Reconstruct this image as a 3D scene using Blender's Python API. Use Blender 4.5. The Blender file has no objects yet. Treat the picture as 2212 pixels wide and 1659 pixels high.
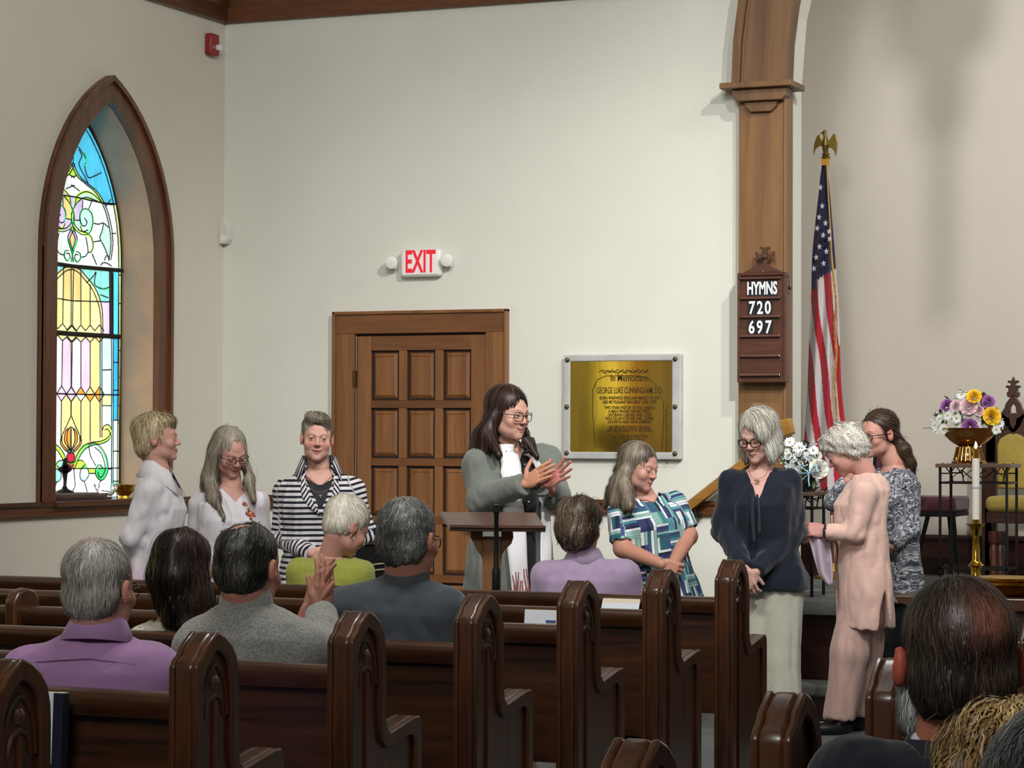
import bpy, math, random
import numpy as np
from mathutils import Vector, Matrix

# ------------------------------------------------------------------ camera
FPX = 5364.0; YAW = math.radians(23.15); PITCH = math.atan(121 / FPX); ROLL = 0.004; CAMH = 1.48
Fh = np.array([-math.sin(YAW), math.cos(YAW), 0]); Rh = np.array([math.cos(YAW), math.sin(YAW), 0]); Zh = np.array([0, 0, 1.])
_f = Fh * math.cos(PITCH) + Zh * math.sin(PITCH); _u = -Fh * math.sin(PITCH) + Zh * math.cos(PITCH)
_r2 = Rh * math.cos(ROLL) + _u * math.sin(ROLL); _u2 = -Rh * math.sin(ROLL) + _u * math.cos(ROLL)
CP = np.array([0, 0, CAMH])
scene = bpy.context.scene
COL = scene.collection
cd = bpy.data.cameras.new('camera'); cam = bpy.data.objects.new('camera', cd); COL.objects.link(cam)
cd.sensor_width = 36.0; cd.lens = FPX / 2212 * 36.0; cd.clip_end = 200
cam.matrix_world = Matrix(((_r2[0], _u2[0], -_f[0], 0), (_r2[1], _u2[1], -_f[1], 0), (_r2[2], _u2[2], -_f[2], CAMH), (0, 0, 0, 1)))
scene.camera = cam
scene.view_settings.view_transform = 'Standard'; scene.view_settings.look = 'None'
scene.view_settings.gamma = 1.0; scene.view_settings.use_curve_mapping = False
scene.view_settings.exposure = 0.18
w = bpy.data.worlds.new('world'); scene.world = w; w.use_nodes = True
w.node_tree.nodes['Background'].inputs[0].default_value = (0.75, 0.85, 1.0, 1)
w.node_tree.nodes['Background'].inputs[1].default_value = 1.0

def light(name, kind, loc, aim, power, col=(1, 1, 1), size=0.3, size_y=None, spot=60, blend=0.6):
    ld = bpy.data.lights.new(name, kind); ld.energy = power; ld.color = col
    if kind == 'AREA':
        ld.size = size
        if size_y: ld.shape = 'RECTANGLE'; ld.size_y = size_y
    else:
        ld.shadow_soft_size = size
    if kind == 'SPOT': ld.spot_size = math.radians(spot); ld.spot_blend = blend
    o = bpy.data.objects.new(name, ld); COL.objects.link(o); o.location = loc
    d = Vector(aim) - Vector(loc); o.rotation_euler = d.to_track_quat('-Z', 'Y').to_euler()
    return o
WARM = (1.0, 0.992, 0.962)
light('spot_right', 'SPOT', (-0.8, 8.0, 5.6), (-6.1, 13.5, 0.9), 1150, WARM, 0.06, spot=42, blend=1.0)
light('spot_left', 'SPOT', (-6.0, 8.4, 4.6), (-5.2, 13.5, 0.9), 70, WARM, 0.06, spot=56, blend=1.0)
light('spot_chancel', 'SPOT', (-1.2, 10.2, 6.0), (-3.4, 15.6, 1.7), 560, WARM, 0.07, spot=62, blend=0.9)
light('area_chancel', 'AREA', (0.6, 11.6, 6.2), (-3.4, 15.6, 1.7), 95, WARM, 1.4, 1.4)
light('area_front', 'AREA', (-3.2, 6.5, 5.4), (-4.6, 12.4, 0.7), 165, WARM, 1.6, 1.0)
light('area_rear', 'AREA', (-1.5, -0.5, 5.2), (-3.6, 7.0, 0.6), 190, WARM, 2.0, 1.2)
light('spot_people', 'SPOT', (-2.6, 5.6, 5.4), (-4.8, 12.2, 0.4), 230, WARM, 0.5, spot=38, blend=1.0)

def ray(px, py): return _f + _r2 * ((px - 1106) / FPX) + _u2 * ((829.5 - py) / FPX)
def on_y(px, py, Y): d = ray(px, py); return CP + d * (Y / d[1])
def on_x(px, py, X): d = ray(px, py); return CP + d * (X / d[0])
def on_z(px, py, z): d = ray(px, py); return CP + d * ((z - CAMH) / d[2])
def at_t(px, py, t): d = ray(px, py); return CP + d * (t / float(d @ Fh))

# ------------------------------------------------------------------ materials
def lin(c):
    if isinstance(c, str):
        c = c.lstrip('#'); c = [int(c[i:i + 2], 16) / 255 for i in (0, 2, 4)]
    return tuple((x / 12.92 if x <= .04045 else ((x + .055) / 1.055) ** 2.4) for x in c[:3])
MATS = {}
def mat(name, col, rough=.6, metal=0., var=0., vscale=8., stretch=None, bump=0., bscale=60., attr=None, emit=None, estr=1., trans=0.,
        sss=0., sheen=0., spec=.5, coat=0., col2=None, alpha=None, ior=1.45, coord='Object'):
    if name in MATS: return MATS[name]
    m = bpy.data.materials.new(name); m.use_nodes = True; nt = m.node_tree; N = nt.nodes; L = nt.links
    b = N['Principled BSDF']; c = lin(col) + (1,)
    b.inputs['Base Color'].default_value = c; b.inputs['Roughness'].default_value = rough; b.inputs['Metallic'].default_value = metal
    b.inputs['Specular IOR Level'].default_value = spec; b.inputs['IOR'].default_value = ior
    b.inputs['Transmission Weight'].default_value = trans; b.inputs['Coat Weight'].default_value = coat; b.inputs['Coat Roughness'].default_value = .15
    if sss: b.inputs['Subsurface Weight'].default_value = sss; b.inputs['Subsurface Radius'].default_value = (.01, .004, .002)
    if sheen: b.inputs['Sheen Weight'].default_value = sheen; b.inputs['Sheen Roughness'].default_value = .5
    if emit is not None:
        b.inputs['Emission Color'].default_value = lin(emit) + (1,); b.inputs['Emission Strength'].default_value = estr
    m.diffuse_color = c
    tc = N.new('ShaderNodeTexCoord'); mp = N.new('ShaderNodeMapping'); L.new(tc.outputs[coord], mp.inputs[0])
    if stretch: mp.inputs['Scale'].default_value = stretch
    src = None
    if attr:
        a = N.new('ShaderNodeAttribute'); a.attribute_name = attr; src = a.outputs['Color']
        L.new(src, b.inputs['Base Color'])
    if var or col2:
        n = N.new('ShaderNodeTexNoise'); n.inputs['Scale'].default_value = vscale; n.inputs['Detail'].default_value = 5
        n.inputs['Roughness'].default_value = .62; n.inputs['Distortion'].default_value = .4
        L.new(mp.outputs[0], n.inputs['Vector'])
        cr = N.new('ShaderNodeValToRGB'); cr.color_ramp.elements[0].position = .32; cr.color_ramp.elements[1].position = .68
        if col2:
            cr.color_ramp.elements[0].color = c; cr.color_ramp.elements[1].color = lin(col2) + (1,)
            L.new(n.outputs['Fac'], cr.inputs[0]); out = cr.outputs[0]
        else:
            lo = 1 - var; hi = 1 + var
            cr.color_ramp.elements[0].color = (lo, lo, lo, 1); cr.color_ramp.elements[1].color = (hi, hi, hi, 1)
            L.new(n.outputs['Fac'], cr.inputs[0])
            mx = N.new('ShaderNodeMix'); mx.data_type = 'RGBA'; mx.blend_type = 'MULTIPLY'; mx.inputs[0].default_value = 1
            if src: L.new(src, mx.inputs[6])
            else: mx.inputs[6].default_value = c
            L.new(cr.outputs[0], mx.inputs[7]); out = mx.outputs[2]
        L.new(out, b.inputs['Base Color'])
        if emit is not None and estr > 0.0: L.new(out, b.inputs['Emission Color'])
    if bump:
        n2 = N.new('ShaderNodeTexNoise'); n2.inputs['Scale'].default_value = bscale; n2.inputs['Detail'].default_value = 4
        L.new(mp.outputs[0], n2.inputs['Vector'])
        bp = N.new('ShaderNodeBump'); bp.inputs['Strength'].default_value = bump; bp.inputs['Distance'].default_value = .004
        L.new(n2.outputs['Fac'], bp.inputs['Height']); L.new(bp.outputs[0], b.inputs['Normal'])
    MATS[name] = m; return m

def wood(name, c1, c2, axis='z', rough=.35, coat=.2, scale=9., streak=.35):
    """stained wood: soft figure plus fine grain running along the given axis"""
    if name in MATS: return MATS[name]
    m = bpy.data.materials.new(name); m.use_nodes = True; nt = m.node_tree; N = nt.nodes; L = nt.links
    b = N['Principled BSDF']; b.inputs['Roughness'].default_value = rough; b.inputs['Coat Weight'].default_value = coat; b.inputs['Coat Roughness'].default_value = .12
    tc = N.new('ShaderNodeTexCoord'); mp = N.new('ShaderNodeMapping'); L.new(tc.outputs['Object'], mp.inputs[0])
    s = [1, 1, 1]; s['xyz'.index(axis)] = .08; mp.inputs['Scale'].default_value = s
    n = N.new('ShaderNodeTexNoise'); n.inputs['Scale'].default_value = scale; n.inputs['Detail'].default_value = 6; n.inputs['Distortion'].default_value = 1.2
    n.inputs['Roughness'].default_value = .6
    L.new(mp.outputs[0], n.inputs['Vector'])
    n2 = N.new('ShaderNodeTexNoise'); n2.inputs['Scale'].default_value = scale * 11; n2.inputs['Detail'].default_value = 3
    L.new(mp.outputs[0], n2.inputs['Vector'])
    mxf = N.new('ShaderNodeMath'); mxf.operation = 'MULTIPLY_ADD'; mxf.inputs[1].default_value = streak; L.new(n2.outputs['Fac'], mxf.inputs[0]); 
    sub = N.new('ShaderNodeMath'); sub.operation = 'SUBTRACT'; sub.inputs[1].default_value = streak * .5; L.new(n.outputs['Fac'], sub.inputs[0]); L.new(sub.outputs[0], mxf.inputs[2])
    cr = N.new('ShaderNodeValToRGB'); cr.color_ramp.elements[0].position = .3; cr.color_ramp.elements[1].position = .7
    cr.color_ramp.elements[0].color = lin(c1) + (1,); cr.color_ramp.elements[1].color = lin(c2) + (1,)
    L.new(mxf.outputs[0], cr.inputs[0]); L.new(cr.outputs[0], b.inputs['Base Color'])
    bp = N.new('ShaderNodeBump'); bp.inputs['Strength'].default_value = .12; bp.inputs['Distance'].default_value = .002
    L.new(n2.outputs['Fac'], bp.inputs['Height']); L.new(bp.outputs[0], b.inputs['Normal'])
    m.diffuse_color = lin(c2) + (1,)
    MATS[name] = m; return m

# ------------------------------------------------------------------ scene objects
ORG = {}
def tag(o, label=None, cat=None, group=None, kind=None):
    if label: o['label'] = label
    if cat: o['category'] = cat
    if group: o['group'] = group
    if kind: o['kind'] = kind
    return o
def thing(name, label, cat, loc=(0, 0, 0), rotz=0., group=None, local=False, kind=None):
    o = bpy.data.objects.new(name, None); COL.objects.link(o); o.empty_display_size = .1
    o.location = [float(v) for v in loc]; o.rotation_euler = (0, 0, rotz)
    ORG[o.name] = np.zeros(3) if local else np.array(loc, float)
    return tag(o, label, cat, group, kind)
def copy_tree(o, parent=None):
    c = o.copy(); COL.objects.link(c)
    if parent is not None: c.parent = parent
    for ch in o.children: copy_tree(ch, c)
    return c
def org_of(p): return ORG.get(p.name, np.zeros(3)) if p is not None else np.zeros(3)

def make_mesh(name, V, F, m, parent=None, smooth=None, colors=None, bevel=0., bseg=2, mats=None, mi=None):
    o_ = org_of(parent); V = np.asarray(V, float) - o_
    me = bpy.data.meshes.new(name)
    if isinstance(F, np.ndarray):
        nf, k = F.shape
        me.vertices.add(len(V)); me.vertices.foreach_set('co', V.astype(np.float32).ravel())
        me.loops.add(nf * k); me.loops.foreach_set('vertex_index', F.astype(np.int32).ravel())
        me.polygons.add(nf); me.polygons.foreach_set('loop_start', np.arange(0, nf * k, k, dtype=np.int32))
        me.update(calc_edges=True); me.validate()
    else:
        me.from_pydata([tuple(v) for v in V], [], F); me.update()
    for mm in (mats or [m]): me.materials.append(mm)
    if mi is not None: me.polygons.foreach_set('material_index', np.asarray(mi, np.int32))
    if colors is not None:
        a = me.color_attributes.new('Col', 'FLOAT_COLOR', 'POINT')
        c4 = np.ones((len(V), 4), np.float32); c4[:, :3] = colors; a.data.foreach_set('color', c4.ravel())
    if smooth is not None and len(me.polygons):
        me.polygons.foreach_set('use_smooth', np.ones(len(me.polygons), bool))
        if smooth < 180: me.set_sharp_from_angle(angle=math.radians(smooth))
    o = bpy.data.objects.new(name, me); COL.objects.link(o)
    ORG[o.name] = o_
    if parent is not None: o.parent = parent
    if bevel:
        b = o.modifiers.new('bevel', 'BEVEL'); b.width = bevel; b.segments = bseg; b.limit_method = 'ANGLE'; b.angle_limit = math.radians(35)
    return o

class MB:
    def __init__(s): s.V = []; s.F = []; s.n = 0; s.C = []
    def add(s, V, F, c=None):
        V = np.asarray(V, float); s.V.append(V); s.F += [[i + s.n for i in f] for f in F]; s.n += len(V)
        s.C.append(np.tile(np.array(c if c is not None else (1, 1, 1), float), (len(V), 1))); return s
    def box(s, lo, hi, c=None):
        x0, y0, z0 = lo; x1, y1, z1 = hi
        V = [(x0, y0, z0), (x1, y0, z0), (x1, y1, z0), (x0, y1, z0), (x0, y0, z1), (x1, y0, z1), (x1, y1, z1), (x0, y1, z1)]
        return s.add(V, [[3, 2, 1, 0], [4, 5, 6, 7], [0, 1, 5, 4], [1, 2, 6, 5], [2, 3, 7, 6], [3, 0, 4, 7]], c)
    def obox(s, c, ax, c_=None):
        """box with centre c and three half-axis vectors ax"""
        c = np.array(c, float); a = [np.array(v, float) for v in ax]
        V = [c + i * a[0] + j * a[1] + k * a[2] for k in (-1, 1) for i, j in ((-1, -1), (1, -1), (1, 1), (-1, 1))]
        return s.add(V, [[3, 2, 1, 0], [4, 5, 6, 7], [0, 1, 5, 4], [1, 2, 6, 5], [2, 3, 7, 6], [3, 0, 4, 7]], c_)
    def prism(s, poly, o, u, v, w, c=None):
        """polygon (2D) mapped to o+a*u+b*v, extruded by vector w"""
        o, u, v, w = [np.array(t, float) for t in (o, u, v, w)]; n = len(poly)
        V = [o + a * u + b * v for a, b in poly]; V += [p + w for p in V]
        F = [list(range(n))[::-1], list(range(n, 2 * n))] + [[i, (i + 1) % n, n + (i + 1) % n, n + i] for i in range(n)]
        return s.add(V, F, c)
    def ring(s, outer, inner, o, u, v, w, c=None, closed=True):
        """band between two polylines with equal counts, extruded by w"""
        o, u, v, w = [np.array(t, float) for t in (o, u, v, w)]; n = len(outer)
        A = [o + a * u + b * v for a, b in outer]; B = [o + a * u + b * v for a, b in inner]
        V = A + B + [p + w for p in A] + [p + w for p in B]; F = []
        for i in range(n if closed else n - 1):
            j = (i + 1) % n
            F += [[i, j, n + j, n + i], [2 * n + i, 3 * n + i, 3 * n + j, 2 * n + j], [i, 2 * n + i, 2 * n + j, j], [n + i, n + j, 3 * n + j, 3 * n + i]]
        if not closed:
            F += [[0, n, 3 * n, 2 * n], [n - 1, 3 * n - 1, 4 * n - 1, 2 * n - 1][::-1]]
        return s.add(V, F, c)
    def tube(s, P, r, n=8, closed=False, c=None, flat=None):
        P = np.asarray(P, float); m = len(P); r = np.broadcast_to(np.asarray(r, float), (m,))
        T = np.gradient(P, axis=0)
        if closed: T = np.roll(P, -1, 0) - np.roll(P, 1, 0)
        T /= np.linalg.norm(T, axis=1, keepdims=True) + 1e-12
        up = np.array([0, 0, 1.]) if abs(T[0][2]) < .9 else np.array([1., 0, 0])
        V = []
        x = np.cross(up, T[0]); x /= np.linalg.norm(x)
        for i in range(m):
            x = x - T[i] * (x @ T[i]); x /= np.linalg.norm(x) + 1e-12; y = np.cross(T[i], x)
            for k in range(n):
                a = 2 * math.pi * k / n
                V.append(P[i] + r[i] * (math.cos(a) * x + math.sin(a) * y * (flat or 1)))
        F = []
        for i in range(m if closed else m - 1):
            j = (i + 1) % m
            for k in range(n): F.append([i * n + k, i * n + (k + 1) % n, j * n + (k + 1) % n, j * n + k])
        if not closed: F += [list(range(n))[::-1], [(m - 1) * n + k for k in range(n)]]
        return s.add(V, F, c)
    def lathe(s, prof, c=(0, 0, 0), n=24, ax=(0, 0, 1), col=None):
        ax = np.array(ax, float); ax /= np.linalg.norm(ax); c = np.array(c, float)
        a0 = np.array([1, 0, 0.]) if abs(ax[0]) < .9 else np.array([0, 1., 0]); x = np.cross(ax, a0); x /= np.linalg.norm(x); y = np.cross(ax, x)
        V = []; m = len(prof)
        for r, z in prof:
            for k in range(n):
                a = 2 * math.pi * k / n; V.append(c + ax * z + r * (math.cos(a) * x + math.sin(a) * y))
        F = [[i * n + k, i * n + (k + 1) % n, (i + 1) * n + (k + 1) % n, (i + 1) * n + k] for i in range(m - 1) for k in range(n)]
        if prof[0][0] > 1e-5: F.append(list(range(n))[::-1])
        if prof[-1][0] > 1e-5: F.append([(m - 1) * n + k for k in range(n)])
        return s.add(V, F, col)
    def ball(s, c, r, n=12, col=None, M=None):
        r = np.broadcast_to(np.asarray(r, float), (3,)); V = []; m = n // 2
        for i in range(m + 1):
            t = math.pi * i / m
            for k in range(n):
                a = 2 * math.pi * k / n; V.append((math.sin(t) * math.cos(a), math.sin(t) * math.sin(a), math.cos(t)))
        V = np.array(V) * r
        if M is not None: V = V @ np.array(M).T
        F = [[i * n + k, (i + 1) * n + k, (i + 1) * n + (k + 1) % n, i * n + (k + 1) % n] for i in range(m) for k in range(n)]
        return s.add(V + np.array(c, float), F, col)
    def build(s, name, m, parent=None, smooth=None, bevel=0., bseg=2, colors=False):
        V = np.concatenate(s.V)
        return make_mesh(name, V, s.F, m, parent, smooth, np.concatenate(s.C) if colors else None, bevel, bseg)

def text(name, body, m, size, loc, right, up, parent=None, ext=.001, sx=1., align='CENTER', bold=0.):
    cu = bpy.data.curves.new(name, 'FONT'); cu.body = body; cu.size = size; cu.extrude = ext; cu.align_x = align; cu.align_y = 'CENTER'; cu.offset = bold
    cu.resolution_u = 3
    tmp = bpy.data.objects.new('tmp_text', cu); COL.objects.link(tmp); bpy.context.view_layer.update()
    me = bpy.data.meshes.new_from_object(tmp.evaluated_get(bpy.context.evaluated_depsgraph_get())); bpy.data.objects.remove(tmp); bpy.data.curves.remove(cu)
    me.materials.clear(); me.materials.append(m); o = bpy.data.objects.new(name, me); COL.objects.link(o)
    r = np.array(right, float); r /= np.linalg.norm(r); u = np.array(up, float); u /= np.linalg.norm(u); n = np.cross(r, u)
    l = np.array(loc, float) - org_of(parent); ORG[o.name] = org_of(parent)
    M = Matrix(((r[0] * sx, u[0], n[0], l[0]), (r[1] * sx, u[1], n[1], l[1]), (r[2] * sx, u[2], n[2], l[2]), (0, 0, 0, 1)))
    o.matrix_world = M
    if parent is not None: o.parent = parent; o.matrix_local = M
    return o
# ------------------------------------------------------------------ the room
XL = -7.73; YF = 13.5; YC = 15.6; PZ = .63; YP = 12.9
plaster = mat('plaster_white', '#d9d9cf', .85, var=.025, vscale=1.3, bump=.15, bscale=90)
plaster_l = mat('plaster_side', '#cfcabe', .85, var=.025, vscale=1.3, bump=.15, bscale=90)
plaster_c = mat('plaster_chancel', '#ddd5c8', .85, var=.02, vscale=1.1, bump=.15, bscale=90)
carpet = mat('carpet_grey', '#6a6e6c', .95, var=.16, vscale=60, bump=.6, bscale=400)
trimw_y = wood('trim_wood_y', '#3c2014', '#64391f', 'y', .4)
trimw_x = wood('trim_wood_x', '#4a2a17', '#774525', 'x', .4)
trimw_z = wood('trim_wood_z', '#442616', '#6d4026', 'z', .4)
doorw_z = wood('door_wood', '#6c4324', '#8f6038', 'z', .42, .1, scale=7, streak=.25)
doorw_x = wood('door_rail_wood', '#5e381d', '#7b4e2b', 'x', .42, .1, scale=7, streak=.25)
archw = wood('arch_wood', '#6d4a2c', '#8f683d', 'z', .45, .1, scale=5, streak=.3)
archw2 = wood('arch_wood_upper', '#5e412c', '#85613c', 'z', .5, .05, scale=4, streak=.3)
darkw = wood('wainscot_wood', '#2a1310', '#42201a', 'x', .35, .2)
ceilw = mat('ceiling_paint', '#b9b2a4', .9, var=.03)

WY, WW, WS, WC = 12.137, .6725, 2.53, .453      # window: centre, half width, spring height, arc centre offset
def arch(w, n=14, z0=1.13, off=0.):
    """pointed arch outline (y, z), from bottom left over the apex to bottom right; off shrinks it"""
    r = WW + WC - off; P = [(WY - w, z0)]
    top = math.acos(WC / r)
    for i in range(n + 1):
        a = top * i / n; P.append((WY + WC - r * math.cos(a), WS + r * math.sin(a)))
    for i in range(n - 1, -1, -1):
        a = top * i / n; P.append((WY - WC + r * math.cos(a), WS + r * math.sin(a)))
    P.append((WY + w, z0)); return P
out_in = arch(WW - .135, off=.135)
# left wall with the arched opening, built as slabs round the hole
b = MB(); T = .45
y0, y1, zt = -3.0, YF + .3, 6.5
op = out_in; yl, yr, zb = op[0][0], op[-1][0], 1.13
b.box((XL - T, y0, 0), (XL, yl, zt)); b.box((XL - T, yr, 0), (XL, y1, zt)); b.box((XL - T, yl, 0), (XL, yr, zb))
for (a0, c0), (a1, c1) in zip(op[1:-1], op[2:-1]):
    if a1 - a0 > 1e-6: b.prism([(a0, c0), (a1, c1), (a1, zt), (a0, zt)], (XL, 0, 0), (0, 1, 0), (0, 0, 1), (-T, 0, 0))
tag(b.build('wall_left', plaster_l), kind='structure')

b = MB()
b.box((XL, YF, 0), (-6.80, YF + .3, 6.5)); b.box((-5.93, YF, 0), (-4.09, YF + .3, 6.5)); b.box((-6.80, YF, 2.12), (-5.93, YF + .3, 6.5))
# above the side aisle and round the great arch
AX, AR, AZ = -4.09, 2.6, 3.5
N_ = 20
pts = [(AX + AR - AR * math.cos(math.pi * i / N_), AZ + AR * math.sin(math.pi * i / N_)) for i in range(N_ + 1)]
for (a0, c0), (a1, c1) in zip(pts, pts[1:]): b.prism([(a0, c0), (a1, c1), (a1, 6.5), (a0, 6.5)], (0, YF, 0), (1, 0, 0), (0, 0, 1), (0, .3, 0))
b.box((AX + 2 * AR, YF, 0), (5.0, YF + .3, 6.5))
tag(b.build('wall_front', plaster), kind='structure')
tag(MB().box((-6.3, YC, 0), (4.0, YC + .2, 6.5)).build('wall_chancel', plaster_c), kind='structure')
b = MB().box((-6.5, YF + .3, 0), (-6.3, YC, 6.5)).box((4.0, YF + .3, 0), (4.2, YC, 6.5))
tag(b.build('wall_chancel_side', plaster_c), kind='structure')
tag(MB().box((5.0, -3, 0), (5.2, YF, 6.5)).build('wall_right', plaster), kind='structure')
tag(MB().box((XL, -3.2, 0), (5.2, -3, 6.5)).build('wall_back', plaster), kind='structure')
tag(MB().box((XL - .4, -3.2, -.1), (5.2, YC + .2, 0)).build('floor', carpet), kind='structure')
b = MB().box((XL - .45, -3.2, 6.5), (5.2, YC + .2, 6.6))
tag(b.build('ceiling', ceilw), kind='structure')
# platform of the chancel, nosing and one low step
b = MB().box((-3.95, YP + .02, 0), (4.9, YF, PZ - .075)).box((-6.3, YF + .3, 0), (4.0, YC, PZ)).box((-4.0, YF, 0), (1.0, YF + .3, PZ - .001))
tag(b.build('trim_1', darkw), kind='structure'); 
pl = MB()
pr = [(0, 0), (0, .03), (.02, .07), (.07, .08), (.62, .08), (.62, 0)]
pl.prism(pr, (-4.0, YP - .06, PZ - .075), (0, 1, 0), (0, 0, 1), (8.9, 0, 0)); pl.box((-6.3, YF + .3, PZ), (4.0, YC, PZ + .005))
pl.box((-4.02, YF, PZ), (1.05, YF + .31, PZ + .005))
tag(pl.build('floor_platform', carpet, smooth=30), kind='structure')
st = thing('platform_step', 'low grey carpeted step with dark wooden ends below the platform', 'step', (-3.75, 12.6, 0))
MB().box((-4.0, 12.6, .14), (-3.42, YP, .205)).build('tread', carpet, st, bevel=.02, bseg=3)
MB().box((-3.95, 12.64, 0), (-3.42, YP, .14)).build('riser', darkw, st)
MB().box((-3.42, 12.62, 0), (-3.37, YP, .19)).build('end_board', darkw, st, bevel=.004)

# rails round the walls and the cornice
def rail_prof(m_, o, u, w_, h=.085, d=.035):
    p = [(0, 0), (d * .7, 0), (d * .8, h * .12), (d * .8, h * .3), (d * .55, h * .36), (d * .55, h * .62), (d * .8, h * .68), (d, h * .8), (d, h), (0, h)]
    m_.prism(p, o, u, (0, 0, 1), w_)
b = MB(); rail_prof(b, (XL, -3, 1.045), (1, 0, 0), (0, YF + 3, 0)); tag(b.build('trim_2', trimw_y), kind='structure')
b = MB(); rail_prof(b, (XL, YF, 1.052), (0, -1, 0), (-6.948 - XL, 0, 0)); tag(b.build('trim_3', trimw_x), kind='structure')
b = MB(); rail_prof(b, (-5.789, YF, 1.052), (0, -1, 0), (5.789 - 4.35, 0, 0)); tag(b.build('trim_4', trimw_x), kind='structure')
cr = [(0, 0), (.03, 0), (.035, .03), (.05, .1), (.075, .12), (.1, .2), (.16, .24), (.18, .33), (0, .33)]
b = MB().prism(cr, (XL, -3, 4.068), (1, 0, 0), (0, 0, 1), (0, YF + 3, 0)); tag(b.build('trim_5', trimw_y, bevel=.004), kind='structure')
b = MB().prism(cr, (XL, YF, 4.068), (0, -1, 0), (0, 0, 1), (-4.36 - XL, 0, 0)); tag(b.build('trim_6', trimw_x, bevel=.004), kind='structure')
b = MB().box((-6.3, YC - .03, PZ), (4.0, YC, .86)); b.prism([(0, 0), (.045, 0), (.045, .015), (.03, .03), (0, .03)], (-6.3, YC, .86), (0, -1, 0), (0, 0, 1), (10.3, 0, 0))
tag(b.build('baseboard_chancel', darkw), kind='structure')

# --- great arch: pilaster and curved band of stained wood
pil = thing('arch_pilaster', 'stained wooden pilaster and curved arch at the chancel opening', 'arch', (-4.2, YF, 0), kind='structure')
px0, px1 = -4.352, -4.075
MB().box((px0, YF - .06, 0), (px1, YF + .06, 3.46)).build('pilaster_board', archw, pil, bevel=.004)
MB().box((px1 - .008, YF - .072, 0), (px1 + .004, YF + .07, 3.44)).build('edge_strip', archw, pil, bevel=.003)
def arcpts(x0, n=18):
    r = AX + AR - x0
    return [(AX + AR - r * math.cos(math.pi * .5 * i / n), AZ + r * math.sin(math.pi * .5 * i / n)) for i in range(n + 1)]
o1, i1 = arcpts(px0 - .03), arcpts(px1 + .005)
MB().ring(o1, i1, (0, YF - .065, 0), (1, 0, 0), (0, 0, 1), (0, .13, 0), closed=False).build('arch_band', archw2, pil, smooth=40)
o2, i2 = arcpts(px0 - .035), arcpts(px0 + .012)
MB().ring(o2, i2, (0, YF - .095, 0), (1, 0, 0), (0, 0, 1), (0, .04, 0), closed=False).build('outer_bead', archw2, pil, smooth=40)
o2, i2 = arcpts(px0 + .02), arcpts(px0 + .03)
MB().ring(o2, i2, (0, YF - .078, 0), (1, 0, 0), (0, 0, 1), (0, .03, 0), closed=False).build('inner_bead', archw2, pil, smooth=40)
c = MB(); c.box((px0 - .085, YF - .16, 3.47), (px1 + .06, YF + .12, 3.505))
xm = (px0 + px1) / 2
c.prism([(-.165, 0), (.165, 0), (.155, -.045), (.13, -.07), (-.13, -.07), (-.155, -.045)], (xm, YF - .12, 3.47), (1, 0, 0), (0, 0, 1), (0, .1, 0))
c.prism([(-.1, -.07), (.1, -.07), (.09, -.1), (.06, -.13), (-.06, -.13), (-.09, -.1)], (xm, YF - .09, 3.47), (1, 0, 0), (0, 0, 1), (0, .05, 0))
c.build('capital_shelf', archw2, pil, bevel=.006)

# ------------------------------------------------------------------ door
D = thing('door_1', 'brown wooden panelled door in the front wall', 'door', (-6.37, YF, 0), kind='structure')
xa, xb, zt = -6.948, -5.789, 2.256
cs = MB().box((xa + .012, YF - .03, 0), (-6.802, YF, 2.12)).box((-5.932, YF - .03, 0), (xb - .012, YF, 2.12)); cs.build('casing_side', doorw_z, D, bevel=.003)
MB().box((xa + .012, YF - .03, 2.12), (xb - .012, YF, zt - .012)).build('casing_head', doorw_x, D, bevel=.003)
MB().box((xa, YF - .045, 0), (xa + .02, YF, zt)).box((xb - .02, YF - .045, 0), (xb, YF, zt)).box((xa, YF - .045, zt - .02), (xb, YF, zt)).build('casing_bead', doorw_z, D, bevel=.005)
MB().box((-6.80, YF + .001, 0), (-5.93, YF + .06, 2.12)).build('jamb', mat('door_gap', '#24140c', .7), D)
dx0, dx1 = -6.787, -5.935
def zdoor(py): return float(on_y(912, py, YF - .01)[2])
cols = [(float(on_y(a, 800, YF)[0]), float(on_y(b_, 800, YF)[0])) for a, b_ in ((804, 864), (881, 942), (959, 1020))]
rows = [(1.715 - .3478 * k, 2.017 - .3478 * k) for k in range(6)]; rows[-1] = (.05, rows[-1][1])
ys = YF - .018
for a, b_ in ((dx0, cols[0][0]), (cols[2][1], dx1)): MB().box((a, ys, .02), (b_, YF + .03, 2.105)).build('stile', doorw_z, D, bevel=.003)
for i in (0, 1): 
    for z0_, z1_ in rows: MB().box((cols[i][1], ys + .001, z0_), (cols[i + 1][0], YF + .03, z1_)).build('muntin', doorw_z, D, bevel=.003)
zz = [(rows[0][1], 2.105)] + [(rows[k + 1][1], rows[k][0]) for k in range(5)] + [(.02, rows[5][0])]
for z0_, z1_ in zz: MB().box((cols[0][0], ys + .0005, z0_), (cols[2][1], YF + .03, z1_)).build('rail', doorw_x, D, bevel=.003)
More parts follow.
